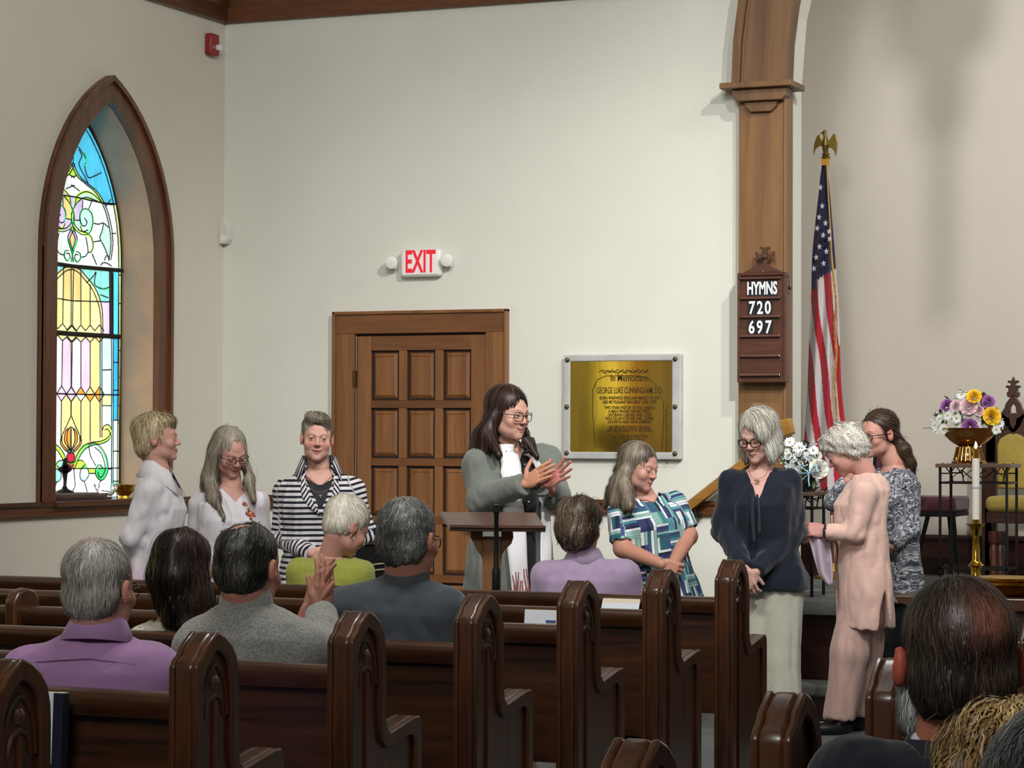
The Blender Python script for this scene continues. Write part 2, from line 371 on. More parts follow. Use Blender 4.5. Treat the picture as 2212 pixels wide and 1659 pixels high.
for c0, c1 in cols:
    for z0_, z1_ in rows:
        p = MB(); y_b, y_f = YF + .012, YF - .012; e = .034
        V = [(c0, y_b, z0_), (c1, y_b, z0_), (c1, y_b, z1_), (c0, y_b, z1_), (c0 + e, y_f, z0_ + e), (c1 - e, y_f, z0_ + e), (c1 - e, y_f, z1_ - e), (c0 + e, y_f, z1_ - e),
             (c0 + e + .004, y_f + .004, z0_ + e + .004), (c1 - e - .004, y_f + .004, z0_ + e + .004), (c1 - e - .004, y_f + .004, z1_ - e - .004), (c0 + e + .004, y_f + .004, z1_ - e - .004)]
        F = [[0, 1, 5, 4], [1, 2, 6, 5], [2, 3, 7, 6], [3, 0, 4, 7], [4, 5, 9, 8], [5, 6, 10, 9], [6, 7, 11, 10], [7, 4, 8, 11], [8, 9, 10, 11]]
        p.add(V, F).build('panel', doorw_z, D)
brass = mat('brass', '#c79a45', .28, 1., var=.15, vscale=20)
h = MB()
for zc in (1.93, .4): h.lathe([(.0, -.05), (.007, -.05), (.007, .05), (0, .05)], (-6.797, YF - .034, zc - .08), 10); h.box((-6.81, YF - .033, zc - .125), (-6.785, YF - .028, zc - .035))
h.build('hinge', mat('old_brass', '#5d4526', .4, .8), D)
MB().lathe([(.006, 0), (.006, .03), (.02, .04), (.026, .055), (.02, .072), (0, .075)], (-5.985, YF - .02, 1.0), 16, (0, -1, 0)).build('door_knob', brass, D, smooth=40)

# ------------------------------------------------------------------ stained glass window
Wn = thing('window_1', 'tall pointed stained glass window in a dark wooden frame', 'window', (XL, WY, 1.13), kind='structure')
fo, fi = arch(WW), out_in
MB().ring(fo, fi, (XL - .01, 0, 0), (0, 1, 0), (0, 0, 1), (.05, 0, 0), closed=False).build('window_frame', trimw_z, Wn, smooth=30)
fo2, fi2 = arch(WW + .0, off=0.), arch(WW - .03, off=.03)
MB().ring(fo2, fi2, (XL + .03, 0, 0), (0, 1, 0), (0, 0, 1), (.03, 0, 0), closed=False).build('frame_bead', trimw_z, Wn, smooth=30)
XG = XL - .22
g = MB(); g.ring(out_in, arch(WW - .139, off=.139), (XL, 0, 0), (0, 1, 0), (0, 0, 1), (-.30, 0, 0), closed=False)
g.build('reveal', mat('reveal_paint', '#c9a384', .6, var=.25, vscale=3, col2='#ae9684'), Wn, smooth=30)
MB().box((XG - .05, WY - .54, 1.10), (XL + .055, WY + .54, 1.131)).build('window_sill', trimw_y, Wn, bevel=.004)
YG = WY                                           # came drawing: crop pixels of the photograph turned into metres on the glass plane
def gp(which, x, y):
    px, py = (x / 3.318, 140 + y / 3.318) if which == 1 else (x / 3.072, 600 + y / 3.072)
    p = on_x(px, py, XG); return (p[1], p[2])
CX = gp(2, 443, 900)[0]
lines = []                                        # (points in (u,z), radius, mirror)
def ln(which, pts, r=.0035, mirror=True): lines.append(([(gp(which, *p)[0] - CX, gp(which, *p)[1]) for p in pts], r, mirror))
def sm(pts, n=4):
    P = np.array(pts, float); out = []
    for i in range(len(P) - 1):
        p0, p1, p2, p3 = P[max(i - 1, 0)], P[i], P[i + 1], P[min(i + 2, len(P) - 1)]
        for t in np.linspace(0, 1, n, endpoint=False):
            out.append(.5 * ((2 * p1) + (-p0 + p2) * t + (2 * p0 - 5 * p1 + 4 * p2 - p3) * t * t + (-p0 + 3 * p1 - 3 * p2 + p3) * t ** 3))
    out.append(P[-1]); return [tuple(p) for p in out]
scr = [(480, 700), (520, 790), (585, 850), (650, 905), (695, 975), (730, 1060), (757, 1180), (765, 1290), (750, 1400)]
ln(1, sm(scr)); ln(1, sm([(x + 14, y - 4) for x, y in scr]))
ln(1, sm([(480, 560), (530, 585), (560, 625), (588, 680), (575, 720), (600, 800), (640, 795), (695, 768)]))
ln(1, sm([(535, 600), (555, 650), (535, 710), (580, 800), (600, 845)]))
lines.append(([(0, gp(1, 480, 700)[1]), (0, 3.5)], .0035, False)); ln(1, [(480, 800), (520, 790)]); ln(1, [(480, 855), (540, 900)])
ln(1, sm([(505, 1000), (520, 940), (580, 905), (640, 925), (700, 985)])); ln(1, sm([(520, 985), (580, 945), (650, 965), (690, 985)]))
ln(1, sm([(520, 985), (485, 1050), (482, 1120), (510, 1180), (570, 1215), (615, 1195), (634, 1130), (625, 1060), (590, 1028), (555, 1040), (540, 1085), (552, 1140), (580, 1150), (592, 1120), (575, 1095)]))
ln(1, sm([(500, 1060), (498, 1120), (520, 1165), (560, 1192), (600, 1180)]))
ln(1, sm([(545, 1150), (560, 1190), (590, 1200), (622, 1230), (637, 1290), (625, 1335), (602, 1338), (597, 1300), (585, 1230)]))
ln(1, sm([(482, 1120), (500, 1180), (522, 1250), (490, 1350), (480, 1410)])); ln(1, sm([(482, 1180), (508, 1250), (484, 1330)]))
ln(1, sm([(635, 1130), (680, 1138), (710, 1130), (748, 1160)])); ln(1, sm([(712, 1135), (700, 1190), (686, 1240), (712, 1290), (745, 1370)])); ln(1, sm([(640, 1265), (690, 1258)]))
ln(1, [(562, 965), (560, 1030)]); ln(1, [(630, 965), (605, 1030)]); ln(1, [(630, 1350), (662, 1430)]); ln(1, sm([(545, 1375), (580, 1370), (602, 1340)])); ln(1, [(500, 1110), (540, 1110)])
ln(1, sm([(515, 1335), (540, 1345), (545, 1385), (525, 1410), (505, 1390), (510, 1355), (530, 1360)]))
ln(1, sm([(690, 1435), (710, 1415), (740, 1420), (770, 1440)])); ln(1, sm([(720, 1400), (728, 1370), (745, 1370), (750, 1400)])); ln(1, [(730, 1010), (765, 960)]); ln(1, [(770, 1205), (800, 1205)]); ln(1, [(705, 990), (790, 1000)], .004)
ln(1, [(480, 938), (520, 945), (700, 985), (800, 993)], .005)
ln(1, [(480, 1440), (846, 1472)], .013); 
ln(1, [(762, 1465), (764, 1560)], .012); ln(2, [(706, -30), (708, 385)], .014); ln(2, [(443, 371), (792, 392)], .016)
ar = [(443, -62), (490, -40), (530, 5), (575, 60), (612, 135), (636, 225), (645, 385)]
ln(2, sm(ar)); ln(2, sm([(443, -80), (500, -58), (545, -10), (590, 45), (628, 120), (650, 215), (655, 385)]))
ln(1, sm([(590, 1560), (640, 1510), (655, 1480)])); ln(2, sm([(610, -40), (600, 40), (650, 70), (700, 60)])); ln(2, sm([(640, 110), (690, 130)]))
ln(2, [(443, 150), (706, 158)], .004)
for x in (443, 508, 570, 632):
    if x < 600: ln(2, [(x, -60 if x < 520 else 40), (x, 312)])
    for zc, a, b_ in ((312, 0, 350), (425, 0, 392)): ln(2, [(x, zc), (x + 31, b_)]); ln(2, [(x, zc), (x - 31, b_)])
    if x < 632: ln(2, [(x, 425), (x, 722)])
    for zc, b_ in ((722, 772), (822, 776)): ln(2, [(x, zc), (x + 31, b_)]); ln(2, [(x, zc), (x - 31, b_)])
    if x < 632: ln(2, [(x, 822), (x, 915 if x < 450 else 1085)])
ln(2, [(443, 772), (795, 777)], .005); ln(2, [(443, 1268), (795, 1262)], .004)
for x in (636, 648, 712, 723, 762): ln(2, [(x, 395), (x, 1060 if x < 700 else 1500)])
ln(2, [(762, 385), (760, -60)]); ln(2, [(723, 385), (723, -60)]); 
for y in (560, 745, 945, 1150, 1350): ln(2, [(723, y), (762, y)])
for y in (610, 848): ln(2, [(648, y), (712, y)])
for y in (-20, 170, 480, 660, 850, 1050, 1250, 1440): ln(2, [(762, y), (790, y)])
fl = [(443, 912), (462, 960), (490, 1025), (512, 1085), (492, 1130), (452, 1165)]
ln(2, sm(fl)); ln(2, [(443, 1160), (443, 1000)]); ln(2, sm([(443, 1150), (468, 1080), (462, 1010), (443, 990)])); ln(2, sm([(443, 1150), (482, 1090), (480, 1030), (462, 1000)])); ln(2, sm([(455, 1150), (498, 1100), (500, 1055)]))
ln(2, sm([(443, 1162), (462, 1170), (466, 1195), (456, 1218), (443, 1225)])); ln(2, sm([(456, 1215), (452, 1240), (443, 1258)]))
ln(2, sm([(458, 1250), (480, 1180), (520, 1120), (580, 1092), (640, 1085), (690, 1058), (712, 1010), (692, 975), (662, 985), (652, 1012)]))
ln(2, sm([(468, 1262), (495, 1200), (535, 1140), (590, 1112), (650, 1100), (690, 1080), (705, 1050), (690, 1005), (668, 1010)]))
ln(2, sm([(560, 1110), (605, 1098), (650, 1135), (680, 1195), (690, 1270), (668, 1330), (640, 1345), (612, 1320), (605, 1280), (628, 1240), (655, 1262)]))
ln(2, sm([(600, 1125), (640, 1160), (662, 1215), (670, 1270), (650, 1320), (630, 1320), (622, 1290)]))
ln(2, sm([(560, 1112), (572, 1180), (608, 1248)])); ln(2, sm([(443, 1232), (480, 1215), (520, 1215), (550, 1260), (560, 1310), (530, 1352), (502, 1325), (510, 1270), (540, 1235)]))
ln(2, sm([(530, 1352), (545, 1400), (560, 1480)])); ln(2, sm([(605, 1300), (560, 1300)])); ln(2, sm([(640, 1350), (620, 1400), (660, 1500)])); ln(2, [(690, 1270), (712, 1270)]); ln(2, [(460, 1262), (470, 1380), (443, 1440)]); ln(2, [(648, 1385), (790, 1385)])
gw = WW - .135 - .012
glout = arch(gw, off=.147, z0=1.131); glin = arch(gw - .03, off=.177, z0=1.131)
lines.append(([(y - YG, z) for y, z in glin], .004, False)); lines.append(([(y - YG, z) for y, z in glout], .008, False))
CS = .0055; nu = int(1.1 / CS); nz = int(2.36 / CS); U0 = -.55; Z0 = 1.125
grid = np.zeros((nz, nu), np.int32)
uu = U0 + (np.arange(nu) + .5) * CS; zc_ = Z0 + (np.arange(nz) + .5) * CS
rr = WW + WC - .147
Ug, Zg = np.meshgrid(uu, zc_)
inside = (np.abs(Ug) < gw) & (Zg > 1.135) & ((Zg < WS) | ((np.hypot(np.abs(Ug) + WC, Zg - WS) < rr)))
grid[~inside] = -1
def raster(P):
    for (a0, c0), (a1, c1) in zip(P, P[1:]):
        k = max(2, int(math.hypot(a1 - a0, c1 - c0) / CS * 3)); t = np.linspace(0, 1, k)
        i = ((c0 + (c1 - c0) * t - Z0) / CS).astype(int); j = ((a0 + (a1 - a0) * t - U0) / CS).astype(int)
        ok = (i >= 0) & (i < nz) & (j >= 0) & (j < nu); grid[i[ok], j[ok]] = -1
cm = MB(); dark = mat('lead_came', '#2b2a26', .55, .4)
for P, r, mir in lines:
    for sgn in ((1, -1) if mir else (1,)):
        Q = [(sgn * a, c_) for a, c_ in P]; raster(Q)
        if len(Q) < 8: Q = [(Q[i_][0] + (Q[i_ + 1][0] - Q[i_][0]) * t_, Q[i_][1] + (Q[i_ + 1][1] - Q[i_][1]) * t_) for i_ in range(len(Q) - 1) for t_ in np.linspace(0, 1, 12, endpoint=(i_ == len(Q) - 2))]
        q = [(a, c_) for a, c_ in Q if abs(a) < gw + .01 and c_ > 1.13 and (c_ < WS or math.hypot(abs(a) + WC, c_ - WS) < rr + .012)]
        if len(q) > 1: cm.tube([(XG + .004, YG + a, c_) for a, c_ in q], max(r * .85, .0032) if r < .01 else r, 4 if r < .01 else 6)
GC = dict(sky='#52c4ea', skyd='#3aa6e0', border='#d6e79a', lime='#b6e24e', green='#35c06a', lilac='#d3bdea', pink='#eac0da', white='#e6f0ee', mint='#bfe8de', yellow='#ebe59c',
          gold='#edd58c', orange='#f59a38', red='#ee3a3c', crimson='#c0203e', aqua='#8fe3dc', teal='#1f9fc4')
cm.build('lead_came', dark, Wn)
SCR = [(1, [(520, 985), (485, 1050), (482, 1120), (510, 1180), (570, 1215), (615, 1195), (634, 1130), (625, 1060), (590, 1028), (555, 1040), (540, 1085), (552, 1140)], 'green'), (1, [(505, 1000), (520, 940), (580, 905), (640, 925), (700, 985)], 'lime'), (1, [(522, 1250), (490, 1350), (480, 1410)], 'green'),
       (1, [(570, 620), (585, 680), (570, 720)], 'green'), (1, [(515, 1335), (540, 1345), (545, 1385), (525, 1410), (505, 1390)], 'green'), (1, [(545, 1150), (560, 1190), (622, 1230), (637, 1290), (625, 1335)], 'lime'), (2, [(462, 1256), (484, 1190), (526, 1130), (585, 1102), (645, 1092), (690, 1068), (708, 1030), (692, 985), (665, 995)], 'lime'),
       (2, [(580, 1105), (628, 1125), (670, 1190), (682, 1270), (660, 1325), (630, 1338), (616, 1310)], 'green'), (2, [(443, 1238), (480, 1222), (520, 1222), (548, 1262)], 'lime'), (2, [(655, 1262), (632, 1236), (612, 1275)], 'aqua'), (2, [(640, 60), (665, 80), (700, 68)], 'green'), (2, [(555, 1300), (530, 1345), (508, 1320)], 'aqua')]
for wh_, pts_, col_ in SCR:
    for sgn in (1, -1):
        MB().tube([(XG + .001, YG + sgn * (gp(wh_, *p_)[0] - CX), gp(wh_, *p_)[1]) for p_ in sm(pts_, 4)], .0085, 4, flat=.15).build('glass_scroll', mat('glass_%s_scroll' % col_, GC[col_], .3, emit=GC[col_], estr=.8), Wn)
flat = grid.ravel().tolist(); comps = []; lab = 0
for s0 in range(nz * nu):
    if flat[s0] == 0:
        lab += 1; stack = [s0]; flat[s0] = lab; cells = []
        while stack:
            c_ = stack.pop(); cells.append(c_)
            for d_ in (1, -1, nu, -nu):
                e_ = c_ + d_
                if 0 <= e_ < nz * nu and flat[e_] == 0: flat[e_] = lab; stack.append(e_)
        if len(cells) > 5: comps.append(cells)
def gm(k, s): return mat('glass_%s_%d' % (k, s * 10), GC[k], .25, var=.16, vscale=22, stretch=(1, 1, .3), emit=GC[k], estr=s, spec=.3)
rnd = random.Random(5)
def pane_kind(u, z, area, umin, umax):
    a = abs(u); q = on_x(0, 0, 1)
    zy = lambda y: gp(2, 600, y)[1]
    if a > gw - .035 or (z > WS and math.hypot(a + WC, z - WS) > rr - .033): return 'border'
    xs = lambda x: gp(2, x, 600)[0] - CX
    if z > gp(1, 600, 1455)[1]:                                                     # upper light
        pts_ = [(gp(1, *p)[0] - CX, gp(1, *p)[1]) for p in scr]
        zs = [p[1] for p in pts_]; lim = np.interp(z, zs[::-1], [p[0] for p in pts_][::-1])
        if a > lim + .02: 
            return 'green' if area < .0022 else ('sky' if rnd.random() < .8 else 'skyd')
        if abs(a - lim) < .022 and area < .006: return 'lime'
        if area < .0011: return rnd.choice(['green', 'lime', 'lime'])
        return rnd.choice(['lilac', 'pink', 'white', 'lilac', 'mint', 'white', 'gold'] if z > 2.5 else ['white', 'lilac', 'mint', 'white'])
    if z > zy(380):
        if a > xs(700): return 'sky' if a > xs(722) else 'white'
        lim = np.interp(z, [zy(385), zy(225), zy(135), zy(60), zy(-62)], [xs(645), xs(636), xs(612), xs(575), 0])
        if a < lim: return 'pink' if z < zy(330) and area < .003 else rnd.choice(['yellow', 'gold', 'yellow'])
        if a < lim + .03: return 'gold'
        return 'lilac' if z < zy(120) else ('green' if area < .004 else 'aqua')
    if a > xs(765): return 'border'
    if a > xs(724): return 'skyd' if z > zy(945) else ('white' if area > .002 else 'aqua')
    if a > xs(711): return 'aqua'
    if z > zy(1030) and a > xs(636): return rnd.choice(['yellow', 'mint', 'mint']) if a > xs(650) else 'mint'
    if area < .0028 and zy(840) < z < zy(700): return rnd.choice(['gold', 'pink', 'orange', 'white'])
    if area < .0028 and z > zy(440): return rnd.choice(['gold', 'pink', 'white'])
    if z > zy(1170) and a < xs(513) and z < zy(905):
        if z > zy(1010): return 'red'
        return 'orange' if rnd.random() < .75 else 'gold'
    if a < xs(470) and zy(1262) < z < zy(1150): return 'crimson'
    if z > zy(1000): return rnd.choice(['white', 'gold', 'pink', 'yellow', 'white'])
    if area < .0035 and zy(1350) < z: return rnd.choice(['lime', 'green', 'aqua', 'lime'])
    if area < .006: return rnd.choice(['white', 'mint', 'aqua', 'green'])
    return 'white'
for cells in comps:
    arr = np.array(cells); zi, ui = arr // nu, arr % nu
    u, z = float(np.abs(uu[ui]).mean()), float(zc_[zi].mean()); area = len(cells) * CS * CS
    rects = []; open_ = {}
    for r_ in range(zi.min(), zi.max() + 2):
        row = np.sort(ui[zi == r_]); runs = []
        if len(row):
            br = np.where(np.diff(row) > 1)[0]; st_ = [0] + [k + 1 for k in br]; en = list(br) + [len(row) - 1]
            runs = [(int(row[a_]), int(row[b_])) for a_, b_ in zip(st_, en)]
        new = {}
        for run in runs: new[run] = open_.pop(run, r_)
        for run, rs in open_.items(): rects.append((run, rs, r_))
        open_ = new
    V = []; F = []
    for (c0, c1), r0, r1 in rects:
        y0_, y1_ = YG + U0 + (c0 - .35) * CS, YG + U0 + (c1 + 1.35) * CS; z0_, z1_ = Z0 + (r0 - .0) * CS, Z0 + (r1 + .0) * CS; n_ = len(V)
        V += [(XG, y0_, z0_), (XG, y1_, z0_), (XG, y1_, z1_), (XG, y0_, z1_)]; F.append([n_, n_ + 1, n_ + 2, n_ + 3])
    k = pane_kind(u, z, area, 0, 0)
    make_mesh('glass_pane', V, F, gm(k, .72 if z > 2.35 else 1.5 if z < 1.75 and k in ('white', 'mint') else 1.0), Wn)
MB().box((XG - .03, WY - .6, 1.0), (XG - .02, WY + .6, 3.6)).build('storm_pane', mat('storm_glass', '#5a646c', .4, emit='#9fb0bc', estr=.3), Wn)

# added window out of view; its glowing strips give the brass plaque its reflection
W2 = thing('window_2', 'second stained glass window further along the left wall', 'window', (XL, 6.6, 1.13), kind='structure'); dy = 6.55 - WY
MB().ring([(y + dy, z) for y, z in fo], [(y + dy, z) for y, z in fi], (XL, 0, 0), (0, 1, 0), (0, 0, 1), (.04, 0, 0), closed=False).build('window_frame', trimw_z, W2, smooth=30)
for k_, (y0_, y1_, g_, s_) in enumerate(((6.02, 6.30, 'orange', .5), (6.31, 6.50, 'mint', .3), (6.51, 6.88, 'yellow', 2.4), (6.89, 7.06, 'lime', .5))):
    MB().box((XL + .004, y0_, 1.14), (XL + .012, y1_, 2.6 + (.3 if k_ in (1, 2) else 0))).build('glass_pane', mat('glass2_%s' % g_, GC[g_], .3, emit=GC[g_], estr=s_), W2)
# ------------------------------------------------------------------ pews
pewd = wood('pew_wood', '#1e0f08', '#482813', 'x', .33, .22, scale=7, streak=.4)
pewz = wood('pew_end_wood', '#231109', '#532d15', 'z', .33, .22, scale=7, streak=.4)
pewin = mat('pew_recess', '#1c0e07', .4, coat=.2)
PEND = [(0, 0), (0, .93), (.012, .945), (.03, .955), (.045, .975), (.10, 1.01), (.135, .998), (.17, .975), (.195, .945), (.207, .905), (.21, .86), (.21, .715), (.218, .68), (.24, .662),
        (.40, .690), (.43, .690), (.443, .672), (.445, .64), (.445, 0)]
ins = [(.035, .08), (.035, .88), (.04, .90), (.05, .92), (.06, .935), (.10, .965), (.125, .955), (.15, .938), (.165, .91), (.172, .88), (.174, .84), (.174, .70), (.19, .64), (.22, .618),
       (.36, .64), (.385, .64), (.402, .625), (.405, .6), (.405, .08)]
def pew_end(x, side, parent, y=0):
    """x: inner face of the slab; side +1/-1: which way the slab's carved face looks"""
    e = MB().prism(PEND, (x, y, 0), (0, 1, 0), (0, 0, 1), (.052 * side, 0, 0)).build('pew_end', pewz, parent, bevel=.011, bseg=3, smooth=50)
    MB().ring(PEND, ins, (x + .05 * side, y, 0), (0, 1, 0), (0, 0, 1), (.016 * side, 0, 0)).build('moulding', pewz, e, bevel=.005, smooth=40)
    MB().ring(PEND, ins, (x - .014 * side, y, 0), (0, 1, 0), (0, 0, 1), (.016 * side, 0, 0)).build('moulding', pewz, e, bevel=.005, smooth=40)
    t = MB(); xx = x + .052 * side
    # pointed tracery: two cusps and a boss
    for pts_ in ([(.045, .80), (.05, .86), (.07, .90), (.105, .93), (.14, .90), (.16, .86), (.165, .80)], [(.06, .80), (.075, .84), (.105, .855), (.135, .84), (.15, .80)]):
        t.tube([(xx, y + a, c) for a, c in sm(pts_, 3)], .006, 5)
    t.ball((xx, y + .105, .885), (.012, .018, .022), 8)
    t.box((xx - .002, y + .1, .1), (xx + .008 * side, y + .11, .84)) if side > 0 else t.box((xx + .008 * side, y + .1, .1), (xx + .002, y + .11, .84))
    t.build('carved_tracery', pewz, e, smooth=40)
    return e
def make_pew(x0, x1, label, group, divider=None):
    p = thing('pew', label, 'pew', (0, 0, 0), group=group, local=True)
    pew_end(x1 - .066, 1, p); pew_end(x0 + .066, -1, p)
    a, b_ = x0 + .06, x1 - .06
    MB().prism([(.035, .40), (.075, .84), (.10, .84), (.065, .40)], (a, 0, 0), (0, 1, 0), (0, 0, 1), (b_ - a, 0, 0)).build('back_panel', pewd, p)
    MB().prism([(.045, .795), (.04, .815), (.035, .835), (.04, .85), (.055, .858), (.10, .858), (.115, .85), (.12, .835), (.115, .822), (.105, .79)], (a, 0, 0), (0, 1, 0), (0, 0, 1), (b_ - a, 0, 0)).build('top_rail', pewd, p, smooth=50)
    MB().prism([(.05, .40), (.05, .44), (.45, .455), (.465, .44), (.46, .415)], (a, 0, 0), (0, 1, 0), (0, 0, 1), (b_ - a, 0, 0)).build('seat', pewd, p, bevel=.008)
    if divider is not None:
        MB().prism([(.0, .3), (.0, .88), (.03, .915), (.08, .925), (.13, .915), (.16, .88), (.17, .6), (.4, .58), (.42, .5), (.42, .3)], (divider, 0, 0), (0, 1, 0), (0, 0, 1), (.05, 0, 0)).build('divider', pewz, p, bevel=.01, smooth=40)
    return p
ROW0, RS = 4.375, .829
ordn = ['first', 'second', 'third', 'fourth', 'fifth', 'sixth', 'seventh']
base = make_pew(-7.3, -3.045, '', 'dark wooden pews left of the aisle')
LP = ['dark wooden pew nearest the camera left of the aisle, cut by the picture corner', 'dark wooden pew right behind the man in the purple shirt', 'dark wooden pew right behind the man in the grey sweater',
      'dark wooden pew right behind the man in the grey suit', 'dark wooden pew end under the patterned blouse side, fourth behind the front one', 'dark wooden pew second from the front left of the aisle', 'frontmost dark wooden pew left of the aisle, beside the woman in navy']
LP[4] = 'dark wooden pew third from the front left of the aisle'
pews = []
for k in range(7):
    p = base if k == 0 else copy_tree(base)
    if k == 4: MB().prism([(.0, .3), (.0, .88), (.03, .915), (.08, .925), (.13, .915), (.16, .88), (.17, .6), (.4, .58), (.42, .5), (.42, .3)], (-5.32, 0, 0), (0, 1, 0), (0, 0, 1), (.05, 0, 0)).build('divider', pewz, p, bevel=.01, smooth=40)
    p.location = (0, ROW0 + RS * k, 0); p['label'] = LP[k]; pews.append(p)
baseR = make_pew(-1.405, 2.9, '', 'dark wooden pews right of the aisle')
RP = ['nearest dark pew right of the aisle, only its rounded end top showing at the bottom', 'dark pew right of the aisle, its end post standing before the white trousers', 'dark pew right of the aisle, its end post at the shoulder of the balding man',
      'dark wooden pew right of the aisle, hidden behind the balding man', 'dark wooden pew right of the aisle cut by the right picture edge']
for k in range(5):
    p = baseR if k == 0 else copy_tree(baseR)
    p.location = (0, 3.60 + .81 * k + (.0 if k else 0), 0); p['label'] = RP[k]
# racks with papers on two pew backs
papm = mat('paper_white', '#d6dbe4', .7)
def rack(k, x, n):
    y = ROW0 + RS * k
    r = MB().box((x - .16, -.005, .70), (x + .16, .05, .715)).box((x - .16, -.012, .70), (x + .16, -.002, .765)).box((x - .16, -.01, .70), (x - .15, .06, .80)).box((x + .15, -.01, .70), (x + .16, .06, .80))
    o = r.build('book_rack', pewd, pews[k]); return y
rack(5, -4.0, 0); rack(6, -4.05, 0); rack(1, -3.62, 0)
def booklet(name, label, cat, x, y, z, wd, ht, tilt, m, th=.012, rz=0., print_=False, page=None):
    o = thing(name, label, cat, (x, y, z), rz, local=True)
    ax = [(wd / 2, 0, 0), (0, th / 2 * math.cos(tilt), -th / 2 * math.sin(tilt)), (0, ht / 2 * math.sin(tilt), ht / 2 * math.cos(tilt))]
    c = np.array((0, ht / 2 * math.sin(tilt), ht / 2 * math.cos(tilt)))
    MB().obox(c, ax).build('cover', m, o, bevel=.001)
    MB().obox(c + np.array((0, 0, .001)), [np.array(ax[0]) * .97, np.array(ax[1]) * .7, np.array(ax[2]) * 1.0 + np.array((0, 0, .001))]).build('pages', page or mat('page_cream', '#d8cfb8', .8), o)
    if print_:
        n = -np.array(ax[1]) * 1.1
        text('print', 'Wor', mat('print_blue', '#3a4f86', .6), .022, np.array((x, y, z)) + c * 1.15 + n + np.array((wd * .18, 0, 0)), (1, 0, 0), np.array(ax[2]), o, .0004, bold=.0008) if False else None
        for i, (a, hh) in enumerate(((.12, .006), (.2, .003))): pass
        l = MB(); 
        for r_ in range(2): l.obox(c + n + np.array((wd * .15, 0, .018 - r_ * .05)), [(wd * (.12 - .05 * r_), 0, 0), (0, .0006, 0), (0, .004 * math.sin(tilt), .004)])
        l.build('print_lines', mat('print_blue', '#3a4f86', .6), o)
    return o
yy = ROW0 + RS * 5
q = on_y(1178, 1352, yy); booklet('bulletin', 'white folded bulletin with small blue print in the pew rack', 'paper', q[0], yy - .012, .735, .165, .115, .12, papm, .006, print_=True)
q = on_y(1345, 1322, yy + RS); booklet('bulletin', 'white sheet of paper lying flat on the pew rack at the frontmost pew back', 'paper', q[0], yy + RS - .035, .80, .16, .05, .5, papm, .004)
q = on_y(1318, 1310, yy + RS); o = booklet('offering_pencil', 'short tan pencil standing in the pew rack beside the flat paper', 'pencil', q[0], yy + RS - .01, .77, .007, .075, .05, mat('pencil_tan', '#c08a6a', .5), .007)
y1_ = ROW0 + RS
q = on_y(122, 1590, y1_); booklet('bulletin', 'pale blue and white bulletin leaning at the end of the near pew back', 'paper', q[0], y1_ - .03, .68, .05, .175, .1, papm, .02)
q = on_y(140, 1600, y1_); booklet('hymnal', 'dark blue hymnal leaning beside the bulletin on the near pew back', 'book', q[0] + .002, y1_ - .03, .62, .028, .235, .05, mat('hymnal_navy', '#141a2c', .5), .03)

# ------------------------------------------------------------------ signs and small wall things
white_pl = mat('white_plastic', '#e6e6e0', .4)
E_ = thing('exit_sign', 'white EXIT sign with red letters and two round lamp heads', 'exit sign', (-6.37, YF, 2.54))
a = on_y(862, 568, YF - .06); b_ = on_y(950, 566, YF - .06); zc = (on_y(905, 537, YF - .06)[2] + on_y(905, 599, YF - .06)[2]) / 2; hh = (on_y(905, 537, YF - .06)[2] - on_y(905, 599, YF - .06)[2]) / 2 - .004
MB().box((a[0] + .004, YF - .06, zc - hh), (b_[0], YF, zc + hh)).build('housing', white_pl, E_, bevel=.02, bseg=4, smooth=50)
text('lettering', 'EXIT', mat('exit_red', '#e0283a', .4, emit='#ff2438', estr=.2), .185, ((a[0] + b_[0]) / 2 + .006, YF - .061, zc + .002), (1, 0, 0), (0, 0, 1), E_, .002, sx=.53, bold=.0045)
MB().box((a[0] + .03, YF - .0615, zc - hh + .015), (b_[0] - .02, YF - .0595, zc + hh - .012)).build('face_plate', mat('exit_face', '#f4ecec', .35, emit='#ffe8ea', estr=.03), E_)
for px_, py_ in ((846, 567), (965, 562)):
    c = on_y(px_, py_, YF - .07)
    l = MB().lathe([(.0, .05), (.02, .05), (.034, .02), (.037, 0), (.037, -.012), (.033, -.014)], c + np.array((0, .0, 0)), 20, (-.25, 1, .15)).build('lamp_head', white_pl, E_, smooth=40)
    MB().lathe([(0, -.004), (.02, -.01), (.033, -.013)], c, 20, (-.25, 1, .15)).build('lens', mat('lamp_lens', '#c8ccd0', .15, .6), l, smooth=60)
    MB().lathe([(0, 0), (.024, 0), (.028, .03), (.02, .045), (0, .045)], c + np.array((0, .025, -.035)), 14).build('swivel', white_pl, E_, smooth=40)
A_ = thing('fire_alarm', 'red fire alarm strobe high in the wall corner', 'alarm', (XL, 13.37, 3.92))
c = on_x(464, 98, XL + .03)
MB().box((XL, c[1] - .075, c[2] - .068), (XL + .05, c[1] + .03, c[2] + .068)).build('housing', mat('alarm_red', '#8c2028', .4), A_, bevel=.014, bseg=3, smooth=40)
MB().box((XL + .045, c[1] - .02, c[2] - .035), (XL + .078, c[1] + .022, c[2] + .002)).build('strobe', mat('strobe_clear', '#e8e8ee', .15, .2), A_, bevel=.008)
S_ = thing('motion_sensor', 'small white motion sensor on the wall corner', 'sensor', (XL, YF, 2.75))
c = on_y(485, 506, YF - .03); c[0] = max(c[0], XL + .035)
MB().prism([(-.035, .06), (.02, .06), (.032, .04), (.032, -.035), (.012, -.062), (-.035, -.062)], (c[0], YF - .065, c[2]), (1, 0, 0), (0, 0, 1), (0, .064, 0)).build('housing', mat('sensor_white', '#d3cfc6', .5), S_, bevel=.006)
MB().box((c[0] - .02, YF - .0655, c[2] - .04), (c[0] + .02, YF - .06, c[2] - .01)).build('lens', mat('sensor_lens', '#e8e6e0', .3), S_)

